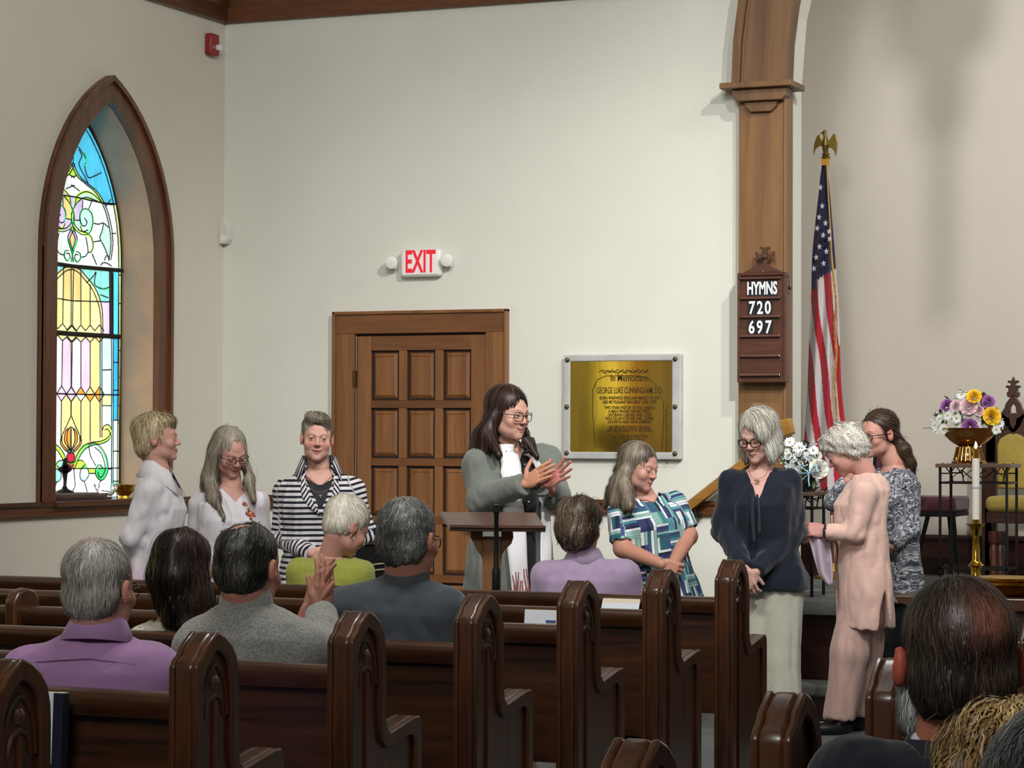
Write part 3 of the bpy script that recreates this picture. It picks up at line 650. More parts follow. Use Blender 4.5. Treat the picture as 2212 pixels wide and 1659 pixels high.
P_ = thing('memorial_plaque', 'engraved brass memorial plaque in a grey bolted stone frame', 'plaque', (-5.06, YF, 1.67))
xa, za = -5.428, 1.979; xb, zb = -4.701, 1.371
stone = mat('marble_grey', '#b4b4b2', .45, var=.12, vscale=9)
fo = [(xa, za), (xb, za), (xb, zb), (xa, zb)]; t_ = .115 * .36; fi = [(xa + .04, za - .04), (xb - .058, za - .04), (xb - .058, zb + .042), (xa + .04, zb + .042)]
MB().ring(fo, fi, (0, YF, 0), (1, 0, 0), (0, 0, 1), (0, -.04, 0)).build('frame', stone, P_, bevel=.008)
brp = mat('plaque_brass', '#b89a4a', .09, .95, var=.2, vscale=5, stretch=(1.4, 1, .35), bump=.05, bscale=8)
MB().box((fi[0][0], YF - .03, fi[2][1]), (fi[1][0], YF, fi[0][1])).build('brass_plate', brp, P_)
engr = mat('engraving', '#4c3b1a', .5, .5)
bd = MB(); x0_, x1_, z0_, z1_ = fi[0][0] + .14, fi[1][0] - .05, fi[2][1] + .02, fi[0][1] - .085
bd.tube(sm([(x0_ + .02, YF - .03, z0_), (x0_, YF - .03, z0_ + .2), (x0_ + .01, YF - .03, z1_ - .08), (x0_ + .08, YF - .03, z1_), (x1_ - .18, YF - .03, z1_), (x1_ - .06, YF - .03, z1_ - .03), (x1_ - .01, YF - .03, z1_ - .13), (x1_, YF - .03, z0_ + .2), (x1_ - .01, YF - .03, z0_)], 5) if False else
        [(x0_ + .02, YF - .03, z0_), (x0_, YF - .03, z0_ + .2), (x0_ + .0, YF - .03, z1_ - .08), (x0_ + .03, YF - .03, z1_ - .02), (x0_ + .08, YF - .03, z1_), (x1_ - .18, YF - .03, z1_), (x1_ - .1, YF - .03, z1_ - .01), (x1_ - .04, YF - .03, z1_ - .06), (x1_ - .005, YF - .03, z1_ - .15), (x1_, YF - .03, z0_ + .2), (x1_ - .01, YF - .03, z0_)], .0025, 4)
rnd = random.Random(3)
for i in range(26):                                   # leafy engraved border
    t = i / 25; xx = x0_ + .05 + (x1_ - x0_ - .15) * t
    bd.tube([(xx - .012, YF - .031, z1_ + .022 + .008 * math.sin(i * 1.7)), (xx, YF - .031, z1_ + .03 + .01 * math.sin(i * 2.3)), (xx + .014, YF - .031, z1_ + .02 + .008 * math.cos(i * 1.3))], .0022, 4)
for i in range(20):
    z = z1_ - .17 - i * .017
    bd.tube([(x1_ + .012 + .004 * math.sin(i * 2.), YF - .031, z), (x1_ + .022, YF - .031, z - .008), (x1_ + .014 + .006 * math.cos(i * 3.), YF - .031, z - .016)], .002, 4)
bd.build('engraved_border', engr, P_)
xm = -5.02
TX = [('In Memoriam.', .058, 811 + 6, .93), ('GEORGE LUKE CUNNINGHAM, D.D.', .052, 844, .62), ('BORN WARWICK ENGLAND MARCH 14 1847', .027, 860, .87), ('DIED MT PLEASANT NEW JERSEY JUNE 3 1897', .027, 869, .78), ('TWO YEARS PASTOR OF THIS CHURCH', .025, 881, .9),
      ('A MAN WHOSE FERVENT PIETY', .025, 889, .95), ('UNTIRING LABORS AND LOVE', .025, 896.5, 1.), ('RESULTED IN A STRONG AND LASTING', .025, 904, .85), ('GROWTH AND DEVELOPMENT', .025, 911.5, .98), ('HIS LIFE IS RECORDED ON HIGH', .025, 923, .9),
      ('AND IN THE HEARTS OF HIS PEOPLE', .025, 930, .88), ('THIS TABLET IS ERECTED', .026, 943, 1.), ('IN LOVING MEMORY', .026, 952, 1.), ('BY THE CHURCH', .026, 962, 1.)]
for s_, sz, py, sx in TX: text('engraved_line', s_, engr, sz, (xm + .0, YF - .031, on_y(1340, py, YF - .03)[2]), (1, 0, 0), (0, 0, 1), P_, .0006, sx=sx * .78, bold=.0006)
sc = mat('bolt_bronze', '#5f5646', .45, .7)
for x_, z_ in [(xa + .025, za - .03), (xb - .036, za - .03), (xa + .022, (za + zb) / 2), (xb - .036, (za + zb) / 2), (xa + .022, zb + .035), (xb - .036, zb + .035)]:
    MB().lathe([(.014, 0), (.014, .006), (.009, .012), (0, .014)], (x_, YF - .04, z_), 12, (0, -1, 0)).build('bolt', sc, P_, smooth=40)

# hymn board on the pilaster
HB = thing('hymn_board', 'wooden hymn board with white numbers hanging on the pilaster', 'hymn board', (-4.25, YF - .08, 2.1))
hy = YF - .135
p0 = on_y(1594, 590, hy); p1 = on_y(1699, 826, hy); x0, x1, z1, z0 = p0[0], p1[0], p0[2], p1[2]
hw = wood('hymn_wood', '#3f2115', '#5d3322', 'x', .4)
MB().box((x0 + .012, hy, z0 + .012), (x1 - .012, hy + .055, z1 - .012)).build('back_board', hw, HB)
MB().ring([(x0, z0), (x1, z0), (x1, z1), (x0, z1)], [(x0 + .018, z0 + .018), (x1 - .018, z0 + .018), (x1 - .018, z1 - .018), (x0 + .018, z1 - .018)], (0, hy - .012, 0), (1, 0, 0), (0, 0, 1), (0, .07, 0)).build('frame', hw, HB, bevel=.004)
def zh(py): return float(on_y(1650, py, hy)[2])
for py in (603, 646, 686, 728, 771, 812):
    MB().prism([(0, 0), (-.022, 0), (-.018, .014), (0, .018)], (x0 + .016, hy, zh(py)), (0, 1, 0), (0, 0, 1), (x1 - x0 - .05, 0, 0)).build('ledge', hw, HB, bevel=.002)
cardm = mat('card_black', '#15161a', .5); numw = mat('number_white', '#e9ebee', .5)
for s_, py, pxs in (('HYMNS', 624, None), ('720', 666, (1625.5, 1643, 1660)), ('697', 708, (1625, 1642.5, 1661))):
    z = zh(py); 
    if pxs is None:
        xa_, xb_ = on_y(1616, py, hy)[0], on_y(1679, py, hy)[0]
        cc = MB().box((xa_, hy - .012, z - .042), (xb_, hy - .009, z + .042)).build('word_card', cardm, HB)
        text('lettering', s_, numw, .098, ((xa_ + xb_) / 2, hy - .0125, z), (1, 0, 0), (0, 0, 1), HB, .0005, sx=.54, bold=.003)
    else:
        for ch, px_ in zip(s_, pxs):
            x_ = on_y(px_, py, hy)[0]
            MB().box((x_ - .0225, hy - .012, z - .042), (x_ + .0215, hy - .009, z + .042)).build('number_card', cardm, HB)
            text('lettering', ch, numw, .1, (x_, hy - .0125, z), (1, 0, 0), (0, 0, 1), HB, .0005, sx=.74, bold=.0022)
xm = (x0 + x1) / 2
MB().prism([(-.12, 0), (.12, 0), (.07, .025), (.03, .045), (-.03, .045), (-.07, .025)], (xm, hy + .01, z1), (1, 0, 0), (0, 0, 1), (0, .03, 0)).build('pediment', hw, HB, bevel=.003)
cxx, cz = on_y(1650, 554, hy)[0], zh(554)
cr_ = MB()
for k in range(4):
    a_ = math.pi / 2 * k; u_ = np.array((math.cos(a_), 0, math.sin(a_))); v_ = np.array((-math.sin(a_), 0, math.cos(a_)))
    L_ = .075 if k == 3 else .058
    cr_.prism([(.0, -.011), (L_ * .6, -.013), (L_ - .008, -.032), (L_, -.026), (L_ - .006, 0), (L_, .026), (L_ - .008, .032), (L_ * .6, .013), (0, .011)], (cxx, hy + .015, cz), u_, v_, (0, .016, 0))
cr_.ball((cxx, hy + .01, cz), .014, 8); cr_.ball((cxx - .012, hy + .01, cz - .085), .014, 8)
cr_.build('cross', mat('cross_wood', '#4b3020', .4), HB, bevel=.002)
hx = on_y(1703, 622, hy)[0]
MB().tube([(hx - .03, hy + .03, zh(590)), (hx + .005, hy + .02, zh(600)), (hx + .008, hy + .02, zh(618)), (hx + .004, hy, zh(636))], .006, 6).ball((hx + .006, hy, zh(622)), (.012, .014, .01), 8).build('hook', mat('cross_wood', '#4b3020', .4), HB, smooth=50)

# wooden hand rail running up behind the women
R_ = thing('handrail', 'slanting varnished wooden handrail on the front wall', 'handrail', (-4.3, 13.3, 0))
varn = wood('varnish_wood', '#7d5420', '#a6772f', 'x', .25, .5, scale=6)
ya = YF - .08
p_a = on_y(1484, 1097, ya); p_b = on_y(1602, 1008, ya); p_c = on_y(1690, 935, ya - .05); p_d = on_y(1706, 917, ya - .05)
dv = p_b - p_a; dv /= np.linalg.norm(dv); nn = np.cross((0, 1, 0), dv) * -1
if nn[2] < 0: nn = -nn
prof = [(-.03, -.028), (-.03, 0), (-.022, .022), (0, .03), (.022, .022), (.03, 0), (.03, -.012), (.022, -.016), (.022, -.028)]
MB().prism([(a_, c_) for a_, c_ in prof], p_a, (0, 1, 0), nn, (p_c - p_a)).build('rail', varn, R_, smooth=35)
MB().obox(p_c + (p_d - p_c) * .7, [(.03, 0, .008), (0, .03, 0), (-.012, 0, .045)]).build('rail_cap', varn, R_, bevel=.01)
brk = on_y(1504, 1112, ya)
MB().tube([(brk[0], YF - .04, brk[2]), (brk[0], ya, brk[2] - .015), (brk[0] - .01, ya, brk[2] + .03)], .007, 6).lathe([(0, 0), (.02, 0), (.02, .01), (0, .012)], (brk[0], YF - .035, brk[2]), 12, (0, -1, 0)).build('bracket', mat('iron_dark', '#2b2624', .5, .6), R_, smooth=50)

# ------------------------------------------------------------------ pulpit desk and microphone stand
t0 = 11.35
def TP(px, py, t=t0): return at_t(px, py, t)
LT = thing('lectern', 'brown wooden lectern before the woman in the white stole', 'lectern', (TP(1066, 1200)[0], TP(1066, 1200)[1], 0))
lw = wood('lectern_wood', '#6f4626', '#93643a', 'z', .4, .15); lt = wood('lectern_top', '#4a3026', '#5f4034', 'x', .35, .2)
A0, A1, A2, A3 = TP(950, 1105, t0 + .12), TP(1158, 1107, t0 + .12), TP(1179, 1141, t0 - .2), TP(972, 1139, t0 - .2)
up_ = np.array((0, 0, -.018))
MB().add([A0, A1, A2, A3, A0 + up_, A1 + up_, A2 + up_, A3 + up_], [[0, 3, 2, 1], [4, 5, 6, 7], [0, 1, 5, 4], [1, 2, 6, 5], [2, 3, 7, 6], [3, 0, 4, 7]]).build('desk_top', lt, LT, bevel=.004)
MB().add([A3, A2, A2 + up_ * .2 + np.array((0, 0, .012)), A3 + np.array((0, 0, .012)), A3 - Fh * .015, A2 - Fh * .015, A2 - Fh * .015 + np.array((0, 0, .012)), A3 - Fh * .015 + np.array((0, 0, .012))],
         [[0, 1, 2, 3], [7, 6, 5, 4], [0, 4, 5, 1], [1, 5, 6, 2], [2, 6, 7, 3], [3, 7, 4, 0]]).build('book_stop', lt, LT)
c = TP(1063, 1135, t0 - .03); m_ = t0 / FPX
MB().obox((c[0], c[1], 1.04 / 2), [Rh * 20 * m_, Fh * .05, (0, 0, .52)]).build('post', lw, LT, bevel=.004)
for s_ in (-1, 1):
    pr = [(20, 0), (44, 0), (46, 25), (42, 38), (28, 52), (22, 62), (20, 80)] if s_ > 0 else [(20, 0), (46, 0), (46, 26), (40, 36), (34, 50), (22, 66), (20, 80)]
    MB().prism([(s_ * a_ * m_, -b2 * m_) for a_, b2 in pr], c + Fh * -.04, Rh, (0, 0, 1), Fh * .035).build('bracket', lw, LT, bevel=.003)
MB().obox((c[0], c[1], .04), [Rh * .2, Fh * .16, (0, 0, .04)]).build('foot', lw, LT, bevel=.006)
blk = mat('black_metal', '#17171a', .4, .5); 
MS = thing('microphone_stand', 'thin black microphone stand in front of the lectern', 'microphone stand', TP(1072, 1275, t0 - .35) * np.array((1, 1, 0)))
q0 = TP(1072, 1180, t0 - .35)
MB().lathe([(.016, 0), (.016, .75), (.019, .76), (.019, .88), (.012, .9), (.010, 1.13), (.014, 1.14), (.014, 1.165), (0, 1.17)], (q0[0], q0[1], .02), 12).build('pole', blk, MS, smooth=40)
MB().lathe([(0, 0), (.13, 0), (.13, .012), (.03, .03), (0, .03)], (q0[0], q0[1], 0), 24).build('base', blk, MS, smooth=30)
q1 = at_t(1072, 1108, t0 - .35); q2 = at_t(1138, 1050, t0 - .3); q3 = at_t(1157, 1008, t0 + .0)
MB().tube([q1, (q1 + q2) / 2 + np.array((0, 0, .02)), q2], .004, 6).build('gooseneck', blk, MS, smooth=60) if False else None
MB().obox(q1 + np.array((0, 0, .02)), [Rh * .014, Fh * .014, (0, 0, .02)]).build('clamp', blk, MS, bevel=.004)

# black upright console behind the seated people
PI_ = thing('upright_console', 'black upright console with brown wooden top beside the door', 'console', (on_z(808, 1200, .5)[0], 12.0, 0))
pa, pb = at_t(786, 1157, 12.9), at_t(832, 1157, 12.9)
hz_ = pa[2]
MB().obox(((pa[0] + pb[0]) / 2, (pa[1] + pb[1]) / 2, hz_ / 2 - .02), [Rh * .11, Fh * .16, (0, 0, hz_ / 2 - .02)]).build('body', mat('console_black', '#101013', .25, coat=.5), PI_, bevel=.006)
MB().obox(((pa[0] + pb[0]) / 2, (pa[1] + pb[1]) / 2, hz_ - .02), [Rh * .125, Fh * .175, (0, 0, .022)]).build('lid', wood('console_top', '#3a2116', '#5b3a26', 'x', .3), PI_, bevel=.006)
b = MB()
for dz in (.145, .175): b.tube([np.array(((pa[0] + pb[0]) / 2, (pa[1] + pb[1]) / 2, hz_ - dz)) + Rh * x_ - Fh * .165 + np.array((0, 0, .008 * math.sin(x_ * 30))) for x_ in np.linspace(-.105, .105, 9)], .006, 6)
b.build('piping', mat('piping_tan', '#8d8166', .5), PI_, smooth=60)

# ------------------------------------------------------------------ chancel furniture
iron = mat('iron_stand', '#1d1a1b', .5, .6)
def plant_stand(label, px_l, px_r, py_top, py_foot_front, y_, py_brace):
    """iron stand: square top board on four legs; placed by its top"""
    zt_ = on_y((px_l + px_r) / 2, py_top, y_)[2]; xl, xr = on_y(px_l, py_top, y_ )[0], on_y(px_r, py_top, y_)[0]
    d_ = .30 if y_ > 13.5 else .26; xl2 = xl + .02
    s_ = thing('plant_stand', label, 'plant stand', ((xl + xr) / 2, y_, PZ), group='iron plant stands on the platform')
    MB().box((xl, y_ - .02, zt_ - .022), (xr, y_ + d_, zt_)).build('top_board', wood('stand_top', '#4a342a', '#66503f', 'x', .4), s_, bevel=.003)
    for a_ in (xl + .015, xr - .03):
        for c_ in (y_, y_ + d_ - .03): MB().box((a_, c_, PZ), (a_ + .014, c_ + .014, zt_ - .02)).build('leg', iron, s_)
    zb_ = on_y(px_l, py_brace, y_)[2]
    for (a0, c0), (a1, c1) in (((xl + .015, y_), (xr - .02, y_ + .012)), ((xl + .015, y_ + d_ - .03), (xr - .02, y_ + d_ - .018)), ((xl + .015, y_), (xl + .027, y_ + d_ - .02)), ((xr - .03, y_), (xr - .018, y_ + d_ - .02))):
        for zq in (zb_, PZ + .12): MB().box((a0, c0, zq), (a1, c1, zq + .012)).build('brace', iron, s_)
    xm_ = (xl + xr) / 2
    for sx_ in (-1, 1):
        for k in range(2):
            yq = y_ if k == 0 else y_ + d_ - .03; tw = MB()
            P0 = np.array((xm_ + sx_ * (xr - xl) * .27, yq, zb_ + .01)); 
            tw.tube([P0 + np.array((-sx_ * .11, 0, .02)), P0 + np.array((-sx_ * .05, 0, .07)), P0 + np.array((0, 0, .03)), P0 + np.array((sx_ * .06, 0, .11))], .004, 5)
            tw.tube([P0, P0 + np.array((sx_ * .01, 0, .06)), P0 + np.array((-sx_ * .02, 0, .10))], .004, 5); tw.tube([P0 + np.array((sx_ * .02, 0, .05)), P0 + np.array((sx_ * .07, 0, .05))], .004, 5); tw.build('twig_work', iron, s_, smooth=60)
    return (xl, xr, zt_, y_, d_)
S2 = plant_stand('iron plant stand with twig work under the brass flower bowl', 2022, 2183, 1002, 1250, 14.05, 1045)
S1 = plant_stand('iron plant stand behind the navy blouse, carrying the white flowers', 1662, 1762, 1062, 1290, 13.02, 1100)

def petals(b, c, n, r, wd, nrm, col, cc, droop=.25, rn=random):
    nrm = np.array(nrm, float); nrm /= np.linalg.norm(nrm); a0 = np.cross(nrm, (0, 0, 1)); a0 = a0 if np.linalg.norm(a0) > .1 else np.array((1., 0, 0)); a0 /= np.linalg.norm(a0); a1 = np.cross(nrm, a0); ph = rn.random() * 6
    for i in range(n):
        a_ = ph + 2 * math.pi * i / n; d = math.cos(a_) * a0 + math.sin(a_) * a1; s_ = -math.sin(a_) * a0 + math.cos(a_) * a1; rr_ = r * (.88 + .24 * rn.random()); up = nrm * rr_ * (.16 - droop * rn.random() * .6)
        V = [c + d * rr_ * .15 + s_ * wd * .3, c + d * rr_ * .15 - s_ * wd * .3, c + d * rr_ * .6 - s_ * wd + up, c + d * rr_ + up * .6, c + d * rr_ * .6 + s_ * wd + up]
        b.add(V, [[0, 1, 2, 3, 4]], np.array(col) * (.9 + .14 * rn.random()))
    b.ball(c + nrm * .003, (r * .2, r * .2, r * .12), 8, cc, M=np.column_stack((a0, a1, nrm)))
def rose(b, c, r, nrm, col, rn):
    nrm = np.array(nrm, float); nrm /= np.linalg.norm(nrm); a0 = np.cross(nrm, (0, 0, 1)); a0 /= np.linalg.norm(a0) + 1e-9; a1 = np.cross(nrm, a0)
    for L_ in range(5):
        k = 3 + L_ * 1.6; rr_ = r * (.2 + .2 * L_)
        for i in range(int(k)):
            a_ = L_ * 1.3 + 2 * math.pi * i / int(k); d = math.cos(a_) * a0 + math.sin(a_) * a1; s_ = -math.sin(a_) * a0 + math.cos(a_) * a1; h = r * (.55 - .1 * L_)
            w_ = rr_ * 3.2 / int(k) + .3 * r
            V = [c + d * rr_ * .5 - s_ * w_ * .3 - nrm * r * .1, c + d * rr_ * .5 + s_ * w_ * .3 - nrm * r * .1, c + d * rr_ * 1. + s_ * w_ * .5 + nrm * h, c + d * rr_ * 1.1 + nrm * (h * 1.15), c + d * rr_ * 1. - s_ * w_ * .5 + nrm * h]
            b.add(V, [[0, 1, 2, 3, 4]], np.array(col) * (.78 + .07 * L_ + .05 * rn.random()))  # inner petals darker: shading between the layers put into the colour
vc = mat('petal', '#ffffff', .7, attr='Col', sss=0); vl = mat('leaf_green', '#ffffff', .6, attr='Col')
def leafy(b, c, d, L_, w_, col):
    d = np.array(d, float); d /= np.linalg.norm(d); s_ = np.cross(d, (0, 0, 1)); s_ /= np.linalg.norm(s_) + 1e-9; n_ = np.cross(s_, d)
    b.add([c, c + d * L_ * .3 + s_ * w_ * .8 + n_ * .005, c + d * L_ * .7 + s_ * w_ * .7, c + d * L_ - n_ * .01, c + d * L_ * .7 - s_ * w_ * .7, c + d * L_ * .3 - s_ * w_ * .8 + n_ * .005], [[0, 1, 2, 3, 4, 5]], col)
LC = lambda h_: lin(h_)
# bowl arrangement
cx_, cy_ = (S2[0] + S2[1]) / 2, S2[3] + .14
bx = on_y(2093, 950, cy_)[0]; zr = on_y(2093, 937, cy_)[2]; zt_ = S2[2]
BW = thing('brass_flower_bowl', 'polished brass footed bowl standing on the iron stand', 'bowl', (bx, cy_, zt_))
R0 = .165; brs = mat('polished_brass', '#b98a4e', .12, 1.)
MB().lathe([(0, 0), (.10, 0), (.10, .012), (.085, .02), (.078, .05), (.07, .075), (.06, .10), (.075, .108), (.11, .13), (.145, .165), (R0, .20), (R0 + .01, .205), (R0, .198), (.14, .17), (0, .12)], (bx, cy_, zt_), 40).build('bowl_body', brs, BW, smooth=50)
for i in range(20):
    a_ = 2 * math.pi * i / 20; q = np.array((bx + .075 * math.cos(a_), cy_ + .075 * math.sin(a_), zt_ + .05))
    MB().tube([q + np.array((.012 * math.cos(a_), .012 * math.sin(a_), -.045)), q, q + np.array((-.01 * math.cos(a_), -.01 * math.sin(a_), .045))], .008, 6).build('fluting', brs, BW, smooth=60) if i < 20 else None
FL = thing('flower_arrangement', 'mixed bouquet of daisies, yellow roses and purple carnations in the brass bowl', 'flowers', (bx, cy_, zt_ + .2))
rn = random.Random(11)
def fpt(px, py, dy=0.): return on_y(px, py, cy_ - .12 + dy)
items = [('d', 2047, 897, .036), ('d', 2092, 897, .036), ('d', 2067, 903, .034), ('d', 2038, 927, .036), ('d', 2066, 918, .03), ('d', 2020, 918, .03), ('d', 2078, 853, .034), ('d', 2110, 913, .028), ('d', 2030, 905, .03), ('d', 2152, 928, .03), ('d', 2160, 915, .028), ('d', 2125, 925, .026), ('d', 2022, 930, .026), ('d', 2103, 870, .03),
         ('y', 2104, 857, .042), ('y', 2142, 899, .05), ('k', 2093, 878, .05), ('k', 2065, 877, .034), ('p', 2045, 876, .038), ('p', 2135, 868, .038), ('p', 2095, 922, .046), ('k', 2115, 888, .03), ('p', 2128, 872, .02)]
for k, px_, py_, r_ in items:
    c = fpt(px_, py_, .05 * rn.random()); n_ = c - np.array((bx, cy_ + .05, zt_ + .2)); n_[1] -= .16; b = MB()
    if k == 'd': petals(b, c, 15, r_, .0065, n_, (.86, .87, .85), LC('#b9b04a'), rn=rn)
    elif k == 'y': rose(b, c, r_, n_, LC('#fbd232'), rn)
    elif k == 'k': rose(b, c, r_, n_, LC('#ecccd4'), rn)
    else: rose(b, c, r_, n_, LC('#a76ab0'), rn)
    b.build({'d': 'daisy', 'y': 'yellow_rose', 'k': 'pink_rose', 'p': 'purple_carnation'}[k], vc, FL, colors=True)
b = MB()
for i in range(150):
    px_, py_ = rn.uniform(2015, 2165), rn.uniform(862, 940)
    if (px_ - 2092) ** 2 / 78 ** 2 + (py_ - 935) ** 2 / 80 ** 2 > 1: continue
    c = fpt(px_, py_, rn.uniform(.05, .2)); leafy(b, c, (rn.uniform(-1, 1), rn.uniform(-1, .3), rn.uniform(-.3, 1)), rn.uniform(.03, .075), rn.uniform(.006, .014), LC(rn.choice(['#2c4a2a', '#3d5c38', '#54684a', '#1d3322'])))
for px_, py_ in ((2012, 932), (2088, 850), (2168, 932)): leafy(b, fpt(px_, py_, .05), (rn.uniform(-1, 1), -.3, .6), .06, .012, LC('#3d5c38'))
tag(b.build('foliage', vl, FL, colors=True), kind='stuff')
b = MB()
for i in range(60):
    px_, py_ = rn.uniform(2010, 2170), rn.uniform(880, 935); b.ball(fpt(px_, py_, rn.uniform(-.02, .1)), .0055, 6, (.85, .85, .82))
tag(b.build('small_blossoms', vc, FL, colors=True, smooth=60), kind='stuff')
# white arrangement with blue ribbon
cy2 = S1[3] + .1; c0 = on_y(1725, 1010, cy2)
FW = thing('white_flower_arrangement', 'white daisies and carnations with a pale blue ribbon beside the navy blouse', 'flowers', (c0[0], cy2, S1[2]))
def fq(px, py, dy=0.): return on_y(px, py, cy2 - .1 + dy)
for k, px_, py_, r_ in [('d', 1727, 967, .042), ('d', 1706, 955, .036), ('d', 1748, 985, .036), ('d', 1705, 1002, .036), ('w', 1768, 1013, .05), ('w', 1763, 985, .03), ('d', 1757, 973, .03), ('d', 1700, 975, .026), ('w', 1760, 1003, .03), ('d', 1720, 985, .022), ('w', 1703, 985, .022)]:
    c = fq(px_, py_, .05 * rn.random()); n_ = c - np.array((c0[0], cy2 + .05, c0[2] - .03)); n_[1] -= .15; b = MB()
    if k == 'd': petals(b, c, 13, r_, .0085, n_, (.88, .89, .88), LC('#a9ad6a'), rn=rn)
    else: rose(b, c, r_, n_, (.82, .82, .74), rn)
    b.build('daisy' if k == 'd' else 'white_carnation', vc, FW, colors=True)
b = MB()
for i in range(170):
    px_, py_ = rn.uniform(1690, 1785), rn.uniform(960, 1062)
    if (px_ - 1736) ** 2 / 50 ** 2 + (py_ - 1012) ** 2 / 55 ** 2 > 1: continue
    leafy(b, fq(px_, py_, rn.uniform(.04, .16)), (rn.uniform(-1, 1), rn.uniform(-1, .2), rn.uniform(-.8, 1)), rn.uniform(.03, .08), rn.uniform(.008, .02), LC(rn.choice(['#2c4a2a', '#3d5c38', '#5c7050', '#1d3322'])))
tag(b.build('foliage', vl, FW, colors=True), kind='stuff')
b = MB()
for i in range(130):
    px_, py_ = rn.gauss(1735, 24), rn.gauss(992, 16); b.ball(fq(px_, py_, rn.uniform(-.03, .03)), .005, 6, (.82, .85, .86) if i % 3 else LC('#9fc0d6'))
tag(b.build('baby_breath', vc, FW, colors=True, smooth=60), kind='stuff')
rb = mat('ribbon_blue', '#a9cfe4', .35); b = MB()
rc = fq(1748, 1022, -.04)
for dx_, dz_ in ((-.045, .02), (.04, .03)):
    b.tube([rc, rc + np.array((dx_, -.01, dz_ + .015)), rc + np.array((dx_ * 1.3, -.012, dz_ - .02)), rc], .012, 6, flat=.25)
b.tube([rc, rc + np.array((.0, -.012, -.035)), rc + np.array((.004, -.01, -.07))], .016, 6, flat=.2); b.tube([rc, rc + np.array((-.03, -.012, -.03)), rc + np.array((-.04, -.01, -.05))], .012, 6, flat=.2)
b.build('ribbon', rb, FW, smooth=60)
MB().lathe([(0, 0), (.07, 0), (.09, .06), (.1, .09), (.09, .09), (0, .05)], (c0[0], cy2, S1[2]), 20).build('basket', mat('basket_dark', '#23301f', .8), FW, smooth=40)

# flag on its pole
FY = 14.9
G_ = thing('american_flag', 'furled American flag with gold fringe under a brass eagle', 'flag', (on_y(1790, 1200, FY)[0], FY, PZ))
m_ = FY / .97 / FPX
pt, pb_ = on_y(1783, 345, FY), on_y(1800, 1200, FY); pb_[2] = PZ
MB().tube([pb_, pt], .012, 10).build('pole', wood('pole_wood', '#4a3018', '#6d4a26', 'z', .3), G_, smooth=60)
MB().lathe([(0, 0), (.15, 0), (.15, .02), (.05, .05), (.02, .1), (0, .1)], pb_, 24).build('pole_base', brass, G_, smooth=40)
fx = [(352, 1778, 1786), (380, 1773, 1789), (430, 1768, 1794), (480, 1763, 1798), (540, 1757, 1801), (590, 1754, 1804), (640, 1752, 1808), (700, 1749, 1811), (760, 1747, 1813), (820, 1745, 1816), (880, 1742, 1822), (920, 1739, 1827), (1000, 1733, 1836), (1060, 1736, 1836)]
nu_, ny = 72, 160; V = []; C_ = []
navy, red_, wht = np.array(lin('#23254a')), np.array(lin('#b8202f')), np.array(lin('#d9d3d6'))
ysamp = np.linspace(352, 1060, ny)
starc = [(1772, 405), (1776, 445), (1769, 469), (1783, 482), (1765, 493), (1778, 508), (1792, 516), (1770, 533), (1785, 543), (1763, 556), (1779, 569), (1758, 580), (1791, 500)]
for py in ysamp:
    xl = np.interp(py, [f_[0] for f_ in fx], [f_[1] for f_ in fx]); xr = np.interp(py, [f_[0] for f_ in fx], [f_[2] for f_ in fx])
    for i in range(nu_):
        s_ = i / (nu_ - 1); px_ = xl + (xr - xl) * s_
        wv = .5 + .5 * math.sin(s_ * 15 + py * .006); dep = (-.05 * math.sin(math.pi * s_) - .035 * wv) * min(1, (py - 340) / 250 + .15)
        V.append(on_y(px_, py, FY + dep))
        edge = 600 - (px_ - 1752) * .0 - max(0, px_ - 1765) * .75 + (12 if px_ < 1765 else 0)
        edge = 628 if px_ < 1763 else 606 - (px_ - 1763) * .62
        if py < edge: col = navy
        else:
            q_ = (px_ - 1752 - (py - 640) * .125 + 1000 * 0) / 15.5 + (0.12 * math.sin(py * .03))
            col = red_ if int(math.floor(q_)) % 2 == 0 else wht
        C_.append(col)
V = np.array(V); F = [[j * nu_ + i, j * nu_ + i + 1, (j + 1) * nu_ + i + 1, (j + 1) * nu_ + i] for j in range(ny - 1) for i in range(nu_ - 1)]
fm = mat('flag_cloth', '#ffffff', .7, attr='Col', sheen=.2, bump=.1)
fo_ = make_mesh('flag_cloth', V, F, fm, G_, smooth=180, colors=np.array(C_)); so = fo_.modifiers.new('thick', 'SOLIDIFY'); so.thickness = .012; so.offset = 1
b = MB()
for (sx_, sy_) in starc:
    c = on_y(sx_, sy_, FY - .12); r_ = .021; an = rn.uniform(-.3, .3); pl_ = []
    for k in range(10):
        a_ = an + math.pi / 2 + math.pi * k / 5; q_ = r_ if k % 2 == 0 else r_ * .42; pl_.append((q_ * math.cos(a_) * .8, q_ * math.sin(a_)))
    s_ = (sx_ - 1780) / 30
    MB().prism(pl_, c, (1, 0, 0), (0, 0, 1), (0, .004, 0)).build('star', mat('star_white', '#cfcfdc', .7), G_)
gold = mat('gold_fringe', '#c8932e', .55, var=.25, vscale=120, sheen=.3)
b = MB(); gp_ = [(1786, 352), (1788, 400), (1791, 450), (1794, 500), (1797, 560), (1802, 610), (1806, 660), (1803, 700), (1807, 760), (1803, 820), (1806, 880), (1808, 930)]
b.tube([on_y(x_, y_, FY - .06 - (.03 if y_ > 500 else 0)) for x_, y_ in sm(gp_, 4)], [.008 if y_ < 560 else .011 for x_, y_ in sm(gp_, 4)], 6, flat=.6)
for i in range(90):
    y_ = 600 + i * 3.6; x_ = np.interp(y_, [g[1] for g in gp_], [g[0] for g in gp_]); p_ = on_y(x_, y_, FY - .1)
    b.tube([p_, p_ + np.array((rn.uniform(-.012, .014), -.01, -.02))], .0016, 3)
